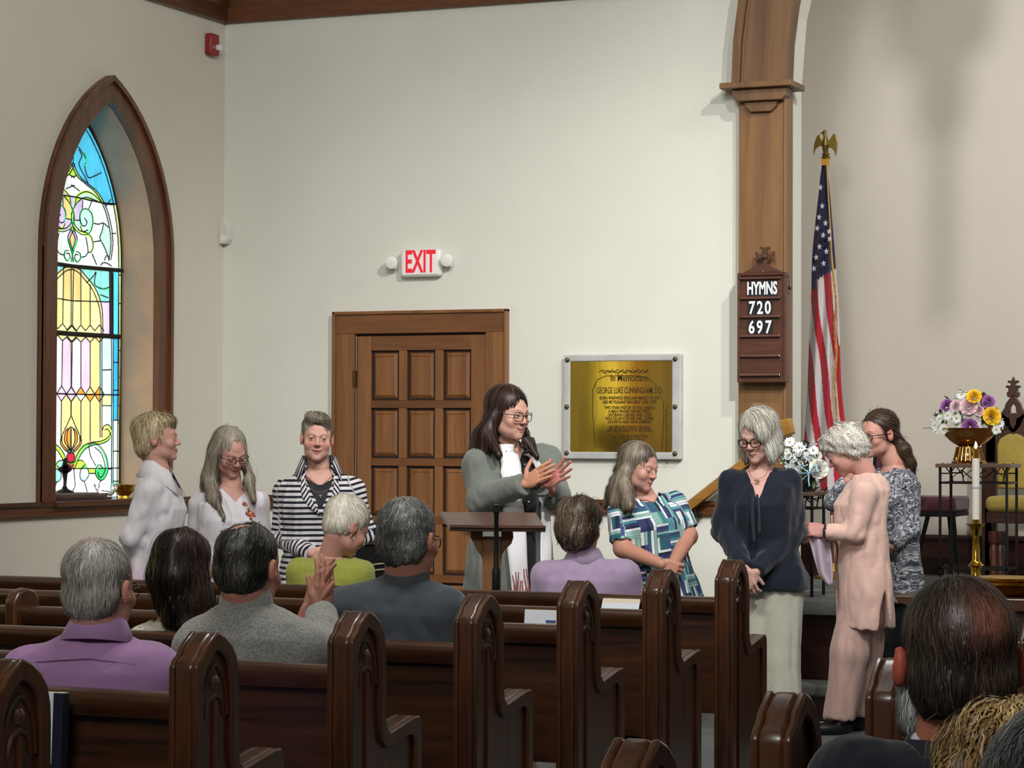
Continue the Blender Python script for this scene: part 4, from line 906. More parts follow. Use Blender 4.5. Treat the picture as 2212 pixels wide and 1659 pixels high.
for i in range(5):
    p_ = on_y(1776 + i * 3.4, 342, FY - .02); b.tube([p_, p_ + np.array((rn.uniform(-.004, .004), -.01, -.045))], .006, 5)
b.build('fringe', gold, G_, smooth=60)
eb = mat('eagle_brass', '#a08a4c', .35, .9)
eg = MB(); E0 = on_y(1784, 345, FY); 
eg.lathe([(.0, 0), (.025, 0), (.032, .012), (.022, .024), (.018, .03), (.03, .036), (0, .045)], E0, 16)
def ep(dx_, dz_, dy_=0): return E0 + np.array((dx_ * m_ * 1.04, dy_, dz_ * m_))
for a_, c_, r1_, r2_ in ((ep(0, 10), ep(0, 32, -.01), .014, .024), (ep(0, 32, -.01), ep(1, 48, -.02), .022, .013), (ep(1, 48, -.02), ep(-1, 60, -.025), .012, .011), (ep(-1, 60, -.025), ep(-9, 55, -.03), .008, .003)):
    eg.tube([a_ + (c_ - a_) * t for t in np.linspace(0, 1, 4)], np.linspace(r1_, r2_, 4), 10)
eg.ball(ep(0, 60, -.025), (.012, .014, .012), 10); eg.build('eagle_body', eb, G_, smooth=60)
for s_ in (-1, 1):
    wp = [(3, 36), (10, 44), (18, 56), (24, 52), (27, 38), (26, 20), (23, 6), (19, 18), (14, 24), (8, 26)] if s_ > 0 else [(3, 36), (9, 46), (14, 56), (20, 50), (25, 36), (27, 20), (27, 10), (22, 24), (14, 30), (8, 30)]
    MB().prism([(s_ * a_ * m_, c_ * m_) for a_, c_ in wp], E0 + np.array((0, -.012, 0)), (1, 0, 0), (0, 0, 1), (0, .014, 0)).build('wing', eb, G_, bevel=.003)

# paschal candle on its brass stand
PC = thing('paschal_candle', 'tall white candle burning on a brass stand by the flower bowl', 'candle', (0, 0, 0), local=True)
CYc = 12.75; cc = on_y(2108, 1240, CYc); PC.location = (cc[0], CYc, 0); ORG[PC.name] = np.array((cc[0], CYc, 0))
def zc_at(py): return float(on_y(2108, py, CYc)[2])
g_ = mat('gold_brass', '#caa23c', .16, 1.)
zB = zc_at(1262); zS = zc_at(1120)
prof = [(0, zB), (.05, zB), (.035, zB + .03), (.026, zB + .05), (.028, zc_at(1226)), (.042, zc_at(1221)), (.028, zc_at(1216)), (.020, zc_at(1210)), (.017, zc_at(1160)), (.019, zc_at(1156)), (.026, zc_at(1148)), (.03, zc_at(1140)), (.048, zc_at(1133)), (.05, zc_at(1131)), (.02, zc_at(1131)), (.02, zc_at(1122)), (0, zc_at(1122))]
MB().lathe([(r_, z_) for r_, z_ in prof], (cc[0], CYc, 0), 28).build('stand', g_, PC, smooth=45)
MB().lathe([(0, 0), (.14, 0), (.14, .02), (.05, .05), (.03, zB), (0, zB)], (cc[0], CYc, 0), 28).build('base', g_, PC, smooth=40)
MB().lathe([(0, zc_at(1130)), (.0195, zc_at(1130)), (.0195, zc_at(990)), (0, zc_at(990))], (cc[0], CYc, 0), 24).build('candle_body', mat('wax_white', '#e9e5da', .4, sss=.3, emit='#e9e5da', estr=.0), PC, smooth=40)
MB().lathe([(.0197, zc_at(1056)), (.0199, zc_at(1054)), (.0197, zc_at(1052))], (cc[0], CYc, 0), 24).build('candle_band', mat('wax_band', '#a9a9c4', .4), PC)
MB().lathe([(.012, zc_at(990)), (.0175, zc_at(989)), (.017, zc_at(972)), (.012, zc_at(970)), (0, zc_at(970))], (cc[0], CYc, 0), 20).build('follower', g_, PC, smooth=40)
MB().lathe([(0, zc_at(970)), (.006, zc_at(967)), (.008, zc_at(963)), (.004, zc_at(957)), (0, zc_at(953))], (cc[0], CYc, 0), 12).build('flame', mat('flame', '#ffe0a0', .5, emit='#ffdf9a', estr=14), PC, smooth=60)

# communion table with a brass tray
CT = thing('communion_table', 'wooden communion table with a brass tray, cut by the right edge', 'table', (-1.9, 11.0, 0))
ty = 11.6; tx0 = on_y(1930, 1290, ty)[0]; tz = float(on_y(2000, 1288, ty)[2])
tw_ = wood('table_wood', '#3a2114', '#5d3b25', 'x', .35)
MB().prism([(0, 0), (.02, -.035), (.06, -.045), (.08, -.06), (1.3, -.06), (1.3, 0)], (tx0, ty - .0, tz), (1, 0, 0), (0, 0, 1), (0, .62, 0)).build('table_top', tw_, CT, bevel=.006)
MB().box((tx0 + .1, ty + .04, .0), (tx0 + 1.2, ty + .58, tz - .06)).build('body', wood('table_body', '#2a1610', '#44281c', 'z', .4), CT)
for k in range(3): MB().box((tx0 + .16 + k * .35, ty + .03, .15), (tx0 + .44 + k * .35, ty + .045, tz - .2)).build('panel', tw_, CT, bevel=.006)
BT = thing('offering_plate', 'stacked polished brass offering plates on the communion table', 'plate', (0, 0, 0), local=True)
c = on_y(2176, 1275, ty + .2); BT.location = (c[0], c[1], tz); ORG[BT.name] = np.array((c[0], c[1], tz))
MB().lathe([(0, .0), (.09, 0), (.12, .02), (.135, .045), (.15, .05), (.16, .055), (.15, .056), (.13, .052), (.11, .03), (0, .02)], (c[0], c[1], tz), 36).build('lower_plate', g_, BT, smooth=50)
MB().lathe([(0, .055), (.09, .055), (.12, .07), (.14, .085), (.155, .088), (.14, .091), (.11, .075), (0, .065)], (c[0] - .01, c[1], tz), 36).build('upper_plate', g_, BT, smooth=50)

# throne chair with gold upholstery
TH = thing('pulpit_chair', 'carved dark wooden throne chair with gold velvet upholstery', 'chair', (-3.1, 15.0, PZ), group=None)
cy = 15.15; tm = wood('throne_wood', '#2e1a14', '#4d2f22', 'z', .35); vel = mat('gold_velvet', '#b39a48', .8, var=.1, vscale=12, sheen=.4)
def TQ(px, py, y=cy): p_ = on_y(px, py, y); return (float(p_[0]), float(p_[2]))
oc = [(2128, 1000), (2128, 960), (2136, 930), (2152, 905), (2166, 892), (2176, 875), (2180, 862), (2176, 850), (2180, 842), (2175, 836), (2180, 828), (2185, 822), (2188, 815)]
L1 = [TQ(*p_) for p_ in oc]; xc = L1[-1][0]; R1 = [(2 * xc - a_, c_) for a_, c_ in L1[::-1][1:]]
outer = L1 + R1
# back frame as a ring round a lower opening for the upholstery, plus pierced crest
inn = [(2155, 1000), (2154, 960), (2158, 948), (2170, 940), (2180, 936), (2182, 935), (2183, 935), (2184, 935), (2185, 935), (2186, 935), (2187, 935), (2188, 934), (2188, 934)]
L2 = [TQ(*p_) for p_ in inn]; R2 = [(2 * xc - a_, c_) for a_, c_ in L2[::-1][1:]]
qd = [(2188, 871), (2182, 880), (2182, 890), (2170, 897), (2182, 904), (2183, 915), (2188, 924)]
def scale_in(P, k): return P
# lower: side posts and arch
MB().ring(L1[:5] + [(xc - .0, L1[4][1])] + R1[::-1][:5][::-1], L2[:5] + [(xc, L2[5][1])] + R2[::-1][:5][::-1], (0, cy, 0), (1, 0, 0), (0, 0, 1), (0, .06, 0), closed=False).build('back_frame', tm, TH, bevel=.006)
ho = [TQ(*p_) for p_ in ((2166, 892), (2178, 866), (2188, 860))]; ql = [TQ(*p_) for p_ in qd]
go = [(ql[0][0], TQ(2188, 850)[1])] + [TQ(*p_) for p_ in ((2172, 872), (2170, 880), (2160, 896), (2166, 908), (2172, 922))] + [(xc, TQ(2188, 940)[1])]
go2 = go + [(2 * xc - a_, c_) for a_, c_ in go[::-1][1:-1]]; qi = ql + [(2 * xc - a_, c_) for a_, c_ in ql[::-1][1:-1]]
MB().ring(go2, qi, (0, cy, 0), (1, 0, 0), (0, 0, 1), (0, .045, 0)).build('pierced_crest', tm, TH, bevel=.004)
fin = MB(); fz = lambda py: TQ(2188, py)[1]
fin.prism([(-.035, fz(858)), (.035, fz(858)), (.04, fz(848)), (.028, fz(845)), (.03, fz(838)), (.048, fz(837)), (.04, fz(832)), (.018, fz(833)), (.012, fz(829)), (.035, fz(826)), (.03, fz(821)), (.012, fz(823)), (0, fz(813)), (-.012, fz(823)), (-.03, fz(821)), (-.035, fz(826)), (-.012, fz(829)), (-.018, fz(833)), (-.04, fz(832)), (-.048, fz(837)), (-.03, fz(838)), (-.028, fz(845)), (-.04, fz(848))], (xc, cy, 0), (1, 0, 0), (0, 0, 1), (0, .04, 0))
fin.build('finial', tm, TH, bevel=.004)
sf = MB(); z1_ = fz(872); sf.prism([(-.02, 0), (.02, 0), (.02, .03), (.045, .035), (.02, .05), (0, .075), (-.02, .05), (-.045, .035), (-.02, .03)], (TQ(2124, 872)[0], cy, TQ(2124, 872)[1]), (1, 0, 0), (0, 0, 1), (0, .04, 0)); sf.build('side_finial', tm, TH, bevel=.003)
MB().box((TQ(2120, 960)[0], cy, PZ), (TQ(2152, 960)[0], cy + .06, TQ(2120, 880)[1])).build('side_post', tm, TH, bevel=.006)
up = [TQ(*p_) for p_ in ((2153, 1056), (2153, 960), (2160, 947), (2175, 939), (2188, 934))]; up += [(2 * xc - a_, c_) for a_, c_ in up[::-1][1:]]
MB().prism(up, (0, cy + .0, 0), (1, 0, 0), (0, 0, 1), (0, .03, 0)).build('back_cushion', vel, TH, bevel=.02, bseg=3, smooth=60)
MB().box((TQ(2127, 1100, cy - .5)[0], cy - .5, TQ(2127, 1106, cy - .5)[1]), (xc + .3, cy, TQ(2127, 1072, cy - .5)[1])).build('seat_cushion', vel, TH, bevel=.035, bseg=4, smooth=60)
MB().box((TQ(2130, 1110, cy - .48)[0], cy - .48, TQ(2130, 1130, cy - .5)[1]), (xc + .28, cy, TQ(2130, 1106, cy - .5)[1])).build('seat_rail', tm, TH, bevel=.005)
xl_ = TQ(2147, 1200, cy - .45)[0]
MB().lathe([(.03, 0), (.022, .03), (.032, .06), (.022, .1), (.03, .2), (.02, .24), (.034, .26), (.034, .32)], (xl_, cy - .45, PZ), 16).build('leg', wood('throne_leg', '#4d2418', '#6d3826', 'z', .35), TH, smooth=40)
MB().lathe([(.03, 0), (.022, .03), (.032, .06), (.022, .1), (.03, .2), (.02, .24), (.034, .26), (.034, .32)], (2 * xc - xl_, cy - .45, PZ), 16).build('leg', tm, TH, smooth=40)
MB().box((TQ(2126, 1120)[0], cy, PZ), (TQ(2126, 1120)[0] + .05, cy + .05, PZ + .45)).build('leg', tm, TH, bevel=.005)

# burgundy stacking chair
BC = thing('burgundy_chair', 'black framed chair with burgundy seat and rounded back behind the floral blouse', 'chair', (-3.7, 15.0, PZ))
by = 14.75; bm = mat('burgundy', '#4c1a2a', .75, sheen=.3, var=.1); bk = mat('chair_black', '#161618', .4, .4)
def BQ(px, py, y=by): p_ = on_y(px, py, y); return np.array((float(p_[0]), y, float(p_[2])))
s0, s1 = BQ(1985, 1073), BQ(2062, 1073); 
MB().box((s0[0] - .12, by, BQ(2000, 1106)[2]), (s1[0], by + .42, BQ(2000, 1073)[2])).build('seat', bm, BC, bevel=.02, bseg=3, smooth=60)
MB().box((s0[0] - .12, by, BQ(2000, 1116)[2]), (s1[0] - .01, by + .42, BQ(2000, 1106)[2])).build('seat_frame', bk, BC)
for a_, c_ in ((BQ(2005, 1112), BQ(1972, 1245)), (BQ(2058, 1108), BQ(2072, 1245)), (BQ(2050, 1110, by + .4), BQ(2062, 1240, by + .4)), (BQ(1960, 1112, by + .4), BQ(1930, 1240, by + .4))):
    MB().tube([a_, c_ + np.array((0, 0, -.0))], .014, 8).build('leg', bk, BC)
bp_ = [(1932, 960), (1945, 950), (1960, 975), (1972, 1010), (1976, 1060), (1940, 1062), (1915, 1020)]
by2 = 14.6
bo = [on_y(x_, y_, by2) for x_, y_ in sm([(1890, 1065), (1890, 985), (1905, 950), (1930, 940), (1955, 960), (1972, 1000), (1979, 1065)], 4)]
MB().prism([(p_[0], p_[2]) for p_ in bo], (0, by2, 0), (1, 0, 0), (0, 0, 1), (0, .05, 0)).build('backrest', bm, BC, bevel=.01, smooth=60)
MB().tube(bo, .01, 8).build('back_frame', bk, BC, smooth=60)
# drinking glasses on the low shelf
for i, (px_, py_, h_) in enumerate(((2051, 1240, .17),)):
    c = on_y(px_, 1244, 14.4); gl = mat('clear_glass', '#ffffff', .03, trans=1.)
    o = thing('glass_cylinder', 'clear glass cylinder on the floor behind the iron stand', 'glass', (c[0], 14.4, PZ), local=False)
    MB().lathe([(0, .0), (.033, 0), (.033, .13), (.029, .13), (.029, .01), (0, .01)], (c[0], 14.4, PZ + .005), 20).build('glass_body', gl, o, smooth=40)
# cables on the floor
cab = mat('cable_black', '#101012', .5)
CB = thing('floor_cable', 'black cable coiled on the grey carpet beside the white trousers', 'cable', tuple(on_z(1760, 1562, .0)))
b = MB(); 
b.tube([on_z(x_, y_, .006) for x_, y_ in sm([(1700, 1556), (1730, 1562), (1765, 1566), (1795, 1560), (1775, 1554), (1740, 1558), (1760, 1568), (1800, 1570), (1830, 1562)], 4)], .006, 6)
b.tube([on_z(x_, y_, .006) for x_, y_ in sm([(1720, 1570), (1750, 1572), (1790, 1558), (1830, 1556)], 4)], .005, 6); b.build('cord', cab, CB, smooth=60)
p_ = on_z(1767, 1562, .008); MB().obox(p_, [(.03, 0, 0), (0, .01, 0), (0, 0, .008)]).build('cable_tape', papm, CB)

# things on the window sill
SB = thing('sill_books', 'stack of thin books lying on the window sill', 'books', (XL - .08, 11.95, 1.131))
bkm = [mat('book_maroon', '#3e2830', .6), mat('book_brown', '#56413c', .6), mat('book_grey', '#6d625e', .6)]
for k in range(3):
    MB().box((XL - .17 + .01 * k, WY - .45 + .03 * k, 1.132 + .014 * k), (XL + .03 - .01 * k, WY + .05 + (0 - .05 * k), 1.145 + .014 * k)).build('book', bkm[k], SB, bevel=.002)
cz = on_x(140, 1040, XL - .08)
CS_ = thing('sill_cross', 'dark metal cross on a round foot standing on the sill', 'cross', (XL - .08, cz[1], 1.174))
dk = mat('dark_bronze', '#2a241c', .4, .7); q = np.array((XL - .08, cz[1], 1.174)); zz_ = lambda py: float(on_x(140, py, XL - .08)[2])
MB().lathe([(0, 0), (.055, 0), (.05, .008), (.02, .02), (.009, .04), (.008, zz_(1022) - 1.174), (0, zz_(1022) - 1.174)], q, 16).build('foot', dk, CS_, smooth=40)
kx = MB(); zc0 = zz_(1014); 
for k in range(4):
    a_ = math.pi / 2 * k; kx.prism([(0, -.03), (.035, -.018), (.06, -.008), (.065, 0), (.06, .008), (.035, .018), (0, .03)], (XL - .085, cz[1], zc0), (0, math.cos(a_), math.sin(a_)), (0, -math.sin(a_), math.cos(a_)), (.01, 0, 0))
kx.build('cross_arms', dk, CS_, bevel=.001)
cg = on_x(228, 1065, XL - .07); o = thing('crystal_bowl', 'clear cut crystal bowl on the window sill', 'bowl', (XL - .07, cg[1], 1.131))
MB().lathe([(0, 0), (.03, 0), (.03, .01), (.05, .03), (.065, .06), (.07, .085), (.064, .085), (.045, .035), (0, .015)], (XL - .07, cg[1], 1.132), 12).build('bowl_body', mat('clear_glass', '#ffffff', .03, trans=1.), o)
cg = on_x(268, 1060, XL - .03); o = thing('sill_brass_bowl', 'small polished brass bowl at the right end of the window sill', 'bowl', (XL - .03, cg[1] - .0, 1.131))
MB().lathe([(0, 0), (.035, 0), (.03, .015), (.055, .04), (.065, .07), (.07, .08), (.06, .08), (.045, .04), (0, .03)], (XL - .03, cg[1], 1.132), 24).build('bowl_body', g_, o, smooth=50)

# unseen hanging body, added and shaped to cast the shadow on the chancel wall
HL_ = thing('hanging_lamp', 'hanging lamp above the picture, shown by its shadow on the chancel wall', 'lamp', (0, 0, 0), local=True)
Lp = np.array((-1.2, 10.2, 6.0)); wt = on_y(2035, 700, YC - .01); k_ = .36; lo_ = Lp + (wt - Lp) * k_; up2 = on_y(2070, 30, YC - .01); hi_ = Lp + (up2 - Lp) * k_
HL_.location = lo_; ORG[HL_.name] = lo_; H_ = hi_[2] - lo_[2] + .15
MB().lathe([(0, 0), (.022, .01), (.024, H_ * .48), (.05, H_ * .52), (.06, H_ * .62), (.05, H_ * .68), (.11, H_ * .74), (.12, H_ * .92), (.05, H_ * 1.0), (.02, H_ * 1.1), (0, H_ * 1.1)], lo_, 20).build('lamp_body', brass, HL_, smooth=40)
MB().tube([lo_ + np.array((0, 0, H_ * 1.09)), np.array((lo_[0], lo_[1], 6.5))], .006, 6).build('chain', iron, HL_)
# ------------------------------------------------------------------ implicit-surface tools for the figures
def nrm(v): v = np.asarray(v, float); return v / (np.linalg.norm(v) + 1e-12)
def smin(a, b, k):
    if k <= 0: return np.minimum(a, b)
    h = np.clip(.5 + .5 * (b - a) / k, 0, 1); return b * (1 - h) + a * h - k * h * (1 - h)
def smax(a, b, k): return -smin(-a, -b, k)
def d_rc(P, a, b, r1, r2):
    ba = b - a; t = np.clip(((P - a) @ ba) / (ba @ ba + 1e-12), 0, 1)
    return np.linalg.norm(P - a - t[:, None] * ba, axis=1) - (r1 + (r2 - r1) * t)
def d_el(P, c, r, M):
    q = (P - c) if M is None else (P - c) @ M          # columns of M = local axes
    k0 = np.linalg.norm(q / r, axis=1); k1 = np.linalg.norm(q / (r * r), axis=1) + 1e-9
    return k0 * (k0 - 1) / k1
class Frame:
    """torso frame: o pelvis, n neck base, face = horizontal facing direction"""
    def __init__(s, o, n, face):
        s.o = np.array(o, float); s.L = float(np.linalg.norm(np.array(n) - s.o)); s.u = nrm(np.array(n) - s.o)
        s.x = nrm(np.cross(face, s.u)); s.f = nrm(np.cross(s.u, s.x))
    def p(s, x, f, u): return s.o + s.x * x + s.f * f + s.u * (u * s.L)
    def q(s, P): d = P - s.o; return d @ s.x, d @ s.f, (d @ s.u) / s.L
def d_tor(P, fr, S, n, grow=0.):
    x, f, u = fr.q(P); us = [s[0] for s in S]
    hw = np.interp(u, us, [s[1] for s in S]) + grow; rf = np.interp(u, us, [s[2] for s in S]) + grow; rb = np.interp(u, us, [s[3] for s in S]) + grow
    off = np.interp(u, us, [s[4] if len(s) > 4 else 0 for s in S]); f = f - off
    ry = np.where(f > 0, rf, rb); k = ((np.abs(x) / hw) ** n + (np.abs(f) / ry) ** n) ** (1 / n)
    d = (k - 1) * np.minimum(hw, ry) * .9
    e = np.maximum(u - us[-1], us[0] - u) * fr.L
    return smax(d, e, .02)
class Field:
    def __init__(s, k=.02): s.ops = []; s.k = k; s.disp = None
    def rc(s, a, b, r1, r2, k=None, pid=None): s.ops.append(('rc', np.array(a, float), np.array(b, float), r1, r2, s.k if k is None else k, pid)); return s
    def chain(s, P, R, k=None, pid=None):
        for i in range(len(P) - 1): s.rc(P[i], P[i + 1], R[i], R[i + 1], k, pid)
        return s
    def el(s, c, r, M=None, k=None, pid=None): s.ops.append(('el', np.array(c, float), np.broadcast_to(np.array(r, float), (3,)), M, None, s.k if k is None else k, pid)); return s
    def tor(s, fr, S, n=2.3, grow=0., k=None, pid='torso'): s.ops.append(('tor', fr, S, n, grow, s.k if k is None else k, pid)); return s
    def sub(s, fn, k=.01): s.ops.append(('sub', fn, None, None, None, k, None)); return s
    def cut(s, p, n, k=.004):
        """keep the side the normal n points away from"""
        p = np.array(p, float); n = nrm(n); s.ops.append(('sub', lambda P: -((P - p) @ n), None, None, None, k, None)); return s
    def add(s, fn, k=.01, box=None): s.ops.append(('fn', fn, box, None, None, k, None)); return s
    def one(s, o, P):
        if o[0] == 'rc': return d_rc(P, *o[1:5])
        if o[0] == 'el': return d_el(P, o[1], o[2], o[3])
        if o[0] == 'tor': return d_tor(P, *o[1:5])
        return o[1](P)
    def __call__(s, P):
        d = None
        for o in s.ops:
            v = s.one(o, P)
            if o[0] == 'sub': d = smax(d, -v, o[5])
            else: d = v if d is None else smin(d, v, o[5])
        if s.disp is not None: d = d + s.disp(P)
        return d
    def bbox(s, m=.03):
        lo = np.full(3, 1e9); hi = -lo
        for o in s.ops:
            if o[0] == 'rc':
                for p, r in ((o[1], o[3]), (o[2], o[4])): lo = np.minimum(lo, p - r); hi = np.maximum(hi, p + r)
            elif o[0] == 'el': r = o[2].max(); lo = np.minimum(lo, o[1] - r); hi = np.maximum(hi, o[1] + r)
            elif o[0] == 'tor':
                fr = o[1]
                for q in o[2]:
                    for sx in (-1, 1):
                        for sf in (q[2], -q[3]): 
                            p = fr.p(sx * q[1], sf + (q[4] if len(q) > 4 else 0), q[0]); lo = np.minimum(lo, p); hi = np.maximum(hi, p)
            elif o[0] == 'fn' and o[2] is not None: lo = np.minimum(lo, o[2][0]); hi = np.maximum(hi, o[2][1])
        return lo - m, hi + m
def surf(f, lo, hi, h, B=6):
    """surface nets over an implicit function, evaluated only in blocks near the surface"""
    lo = np.array(lo, float); nb = np.maximum(1, np.ceil((np.array(hi) - lo) / (h * B)).astype(int)); n = nb * B
    ci = np.stack(np.meshgrid(*[np.arange(k) for k in nb], indexing='ij'), -1).reshape(-1, 3)
    dc = f(lo + (ci * B + (B - 1) / 2) * h)
    D = np.repeat(np.repeat(np.repeat(dc.reshape(nb), B, 0), B, 1), B, 2).astype(np.float32)
    act = ci[np.abs(dc) < h * B * 1.35]
    off = np.stack(np.meshgrid(*[np.arange(B)] * 3, indexing='ij'), -1).reshape(-1, 3)
    for s0 in range(0, len(act), 1500):
        idx = (act[s0:s0 + 1500, None, :] * B + off[None]).reshape(-1, 3)
        D[idx[:, 0], idx[:, 1], idx[:, 2]] = f(lo + idx * h)
    D[0] = D[-1] = 1; D[:, 0] = D[:, -1] = 1; D[:, :, 0] = D[:, :, -1] = 1
    ins = D < 0; m = tuple(k - 1 for k in n)
    cnt = np.zeros(m, np.int8)
    for a in (0, 1):
        for b_ in (0, 1):
            for c in (0, 1): cnt += ins[a:a + m[0], b_:b_ + m[1], c:c + m[2]]
    cells = np.argwhere((cnt > 0) & (cnt < 8)); ids = -np.ones(m, np.int64); ids[tuple(cells.T)] = np.arange(len(cells))
    acc = np.zeros((len(cells), 3)); num = np.zeros(len(cells))
    for ax in range(3):
        o1, o2 = [(1, 2), (0, 2), (0, 1)][ax]
        for p in (0, 1):
            for q in (0, 1):
                a = cells.copy(); a[:, o1] += p; a[:, o2] += q; b_ = a.copy(); b_[:, ax] += 1
                va, vb = D[tuple(a.T)], D[tuple(b_.T)]; s = (va < 0) != (vb < 0); t = np.where(s, va / np.where(s, va - vb, 1), 0)
                pt = a.astype(float); pt[:, ax] += t; acc += pt * s[:, None]; num += s
    V = lo + acc / num[:, None] * h; F = []
    for ax in range(3):
        o1, o2 = [(1, 2), (2, 0), (0, 1)][ax]
        A = [slice(None)] * 3; Bs = [slice(None)] * 3; A[ax] = slice(0, -1); Bs[ax] = slice(1, None)
        sa, sb = ins[tuple(A)], ins[tuple(Bs)]; e = np.argwhere(sa != sb)
        e = e[(e[:, o1] > 0) & (e[:, o2] > 0)]; flip = ~sa[tuple(e.T)]
        q = []
        for p, r in ((1, 1), (0, 1), (0, 0), (1, 0)):
            c = e.copy(); c[:, o1] -= p; c[:, o2] -= r; q.append(ids[tuple(c.T)])
        q = np.stack(q, 1); q[flip] = q[flip][:, ::-1]; F.append(q)
    F = np.concatenate(F); F = F[(F >= 0).all(1)]
    return V, F
def grad(f, P, e=.002):
    d = f(P); return d, np.stack([f(P + np.eye(3)[i] * e) - d for i in range(3)], 1) / e
class Noise:
    def __init__(s, seed, freq, n=7, ani=(1, 1, 1)):
        r = np.random.RandomState(seed); k = r.normal(size=(n, 3)); k /= np.linalg.norm(k, axis=1, keepdims=True)
        s.k = k * freq * r.uniform(.6, 1.5, (n, 1)) * np.array(ani); s.p = r.uniform(0, 6.28, n)
    def __call__(s, P): return np.sin(P @ s.k.T + s.p).mean(1) * 1.7
def lerp(a, b, t): return np.asarray(a) * (1 - t) + np.asarray(b) * t

skinm = {}
def skin_mat():
    return mat('skin', '#ffffff', .52, attr='Col', sss=.12, spec=.35, bump=.06, bscale=500)
def cloth_mat(name, rough=.85, sheen=.25, bump=.25, bscale=500, var=.06, vscale=30):
    return mat(name, '#ffffff', rough, attr='Col', sheen=sheen, bump=bump, bscale=bscale, var=var, vscale=vscale, spec=.25)
hairm = mat('hair', '#ffffff', .42, attr='Col', spec=.45, var=.12, vscale=60)
eyem = mat('glass_lens', '#ffffff', .05, trans=1., ior=1.1)

class Head:
    """head-local frame: x to the figure's right, y out of the face, z up; s scales a 0.235 m head"""
    def __init__(s, c, yaw, pitch=0, roll=0, sc=1.):
        ya, pi_, ro = math.radians(yaw), math.radians(pitch), math.radians(roll)
        fh = -Fh * math.cos(ya) + Rh * math.sin(ya); face = fh * math.cos(pi_) - Zh * math.sin(pi_); up = Zh * math.cos(pi_) + fh * math.sin(pi_)
        x = nrm(np.cross(face, up)); up2 = up * math.cos(ro) + x * math.sin(ro); x2 = x * math.cos(ro) - up * math.sin(ro)
        s.c = np.array(c, float); s.M = np.column_stack((x2, face, up2)); s.s = sc; s.face = face
    def q(s, P): return (P - s.c) @ s.M / s.s
    def w(s, q): return s.c + (np.asarray(q, float) * s.s) @ s.M.T
def head_sdf(q, o):
    """skull, jaw, features in head units"""
    jw, age, fat = o.get('jaw', 1.), o.get('age', .3), o.get('fat', 1.)
    A = lambda *v: np.array(v, float)
    f = Field(.02)
    f.el(A(0, -.018, .036), A(.074, .095, .082)); f.el(A(0, .03, .02), A(.066, .062, .07)); f.el(A(0, .034, -.032), A(.06 * fat, .058, .072), k=.02)
    f.el(A(0, .036, -.074), A(.050 * jw * fat, .05, .036), k=.025); f.el(A(0, .078, -.098), A(.021, .016, .016), k=.02)
    for sx in (-1, 1):
        f.el(A(sx * .040 * fat, .064, -.03), A(.024, .022, .022), k=.02); f.el(A(sx * .040 * jw * fat, .016, -.066), A(.017, .035, .024), k=.02)
        if age > .9: f.el(A(sx * .035, .062, -.068), A(.014, .018, .018), k=.015)
    f.rc(A(-.036, .078, .022), A(-.012, .089, .017), .010, .010, k=.014); f.rc(A(.036, .078, .022), A(.012, .089, .017), .010, .010, k=.014)
    d = f(q)
    for sx in (-1, 1): d = smax(d, -(np.linalg.norm((q - A(sx * .031, .101, .003)) / A(1.15, 1, .8), axis=1) - .0165), .012)
    g = Field(.006)
    g.rc(A(0, .086, .012), A(0, .108, -.024), .0075, .0095, k=.01); g.el(A(0, .108, -.029), A(.011, .010, .009), k=.006)
    for sx in (-1, 1): g.el(A(sx * .011, .099, -.031), A(.0075, .009, .0065), k=.005)
    d = smin(d, g(q), .009)
    sm_ = o.get('smile', 0.); mo = o.get('open', 0.); zc = -.061
    L = Field(.004); cz = zc + .0045 * sm_; cw = .022 + .004 * sm_
    for sx in (-1, 1):
        L.rc(A(0, .0955, zc + .002 + mo), A(sx * cw, .080, cz), .0055, .003, k=.003)
        L.rc(A(0, .0935, zc - .008 - mo), A(sx * cw, .080, cz - .001), .0062, .003, k=.003)
    d = smin(d, L(q), .006)
    E_ = np.minimum(np.linalg.norm(q - A(.031, .0805, .001), axis=1), np.linalg.norm(q - A(-.031, .0805, .001), axis=1))
    d = smin(d, E_ - .0128, .002)
    cl = o.get('closed', 0.)                                     # eyelids
    lid = np.maximum(E_ - .0146, np.where(q[:, 2] > .001, .0030 - cl * .01 - (q[:, 2] - .001), (q[:, 2] - .001) + .0042))
    d = smin(d, lid, .002)
    for sx in (-1, 1):                                           # ears
        M = np.column_stack((nrm((1, -.35 * -sx * sx, 0)), nrm((.35, 1, .15)), (0, 0, 1.))) if False else None
        ew = o.get('ear', 0.); e = d_el(q, A(sx * (.078 + ew), -.012, -.006), A(.010 + ew * .3, .019, .032), None)
        e = smax(e, -d_el(q, A(sx * (.088 + ew), -.006, .0), A(.008, .010, .019), None), .005)
        d = smin(d, e, .008)
    return d
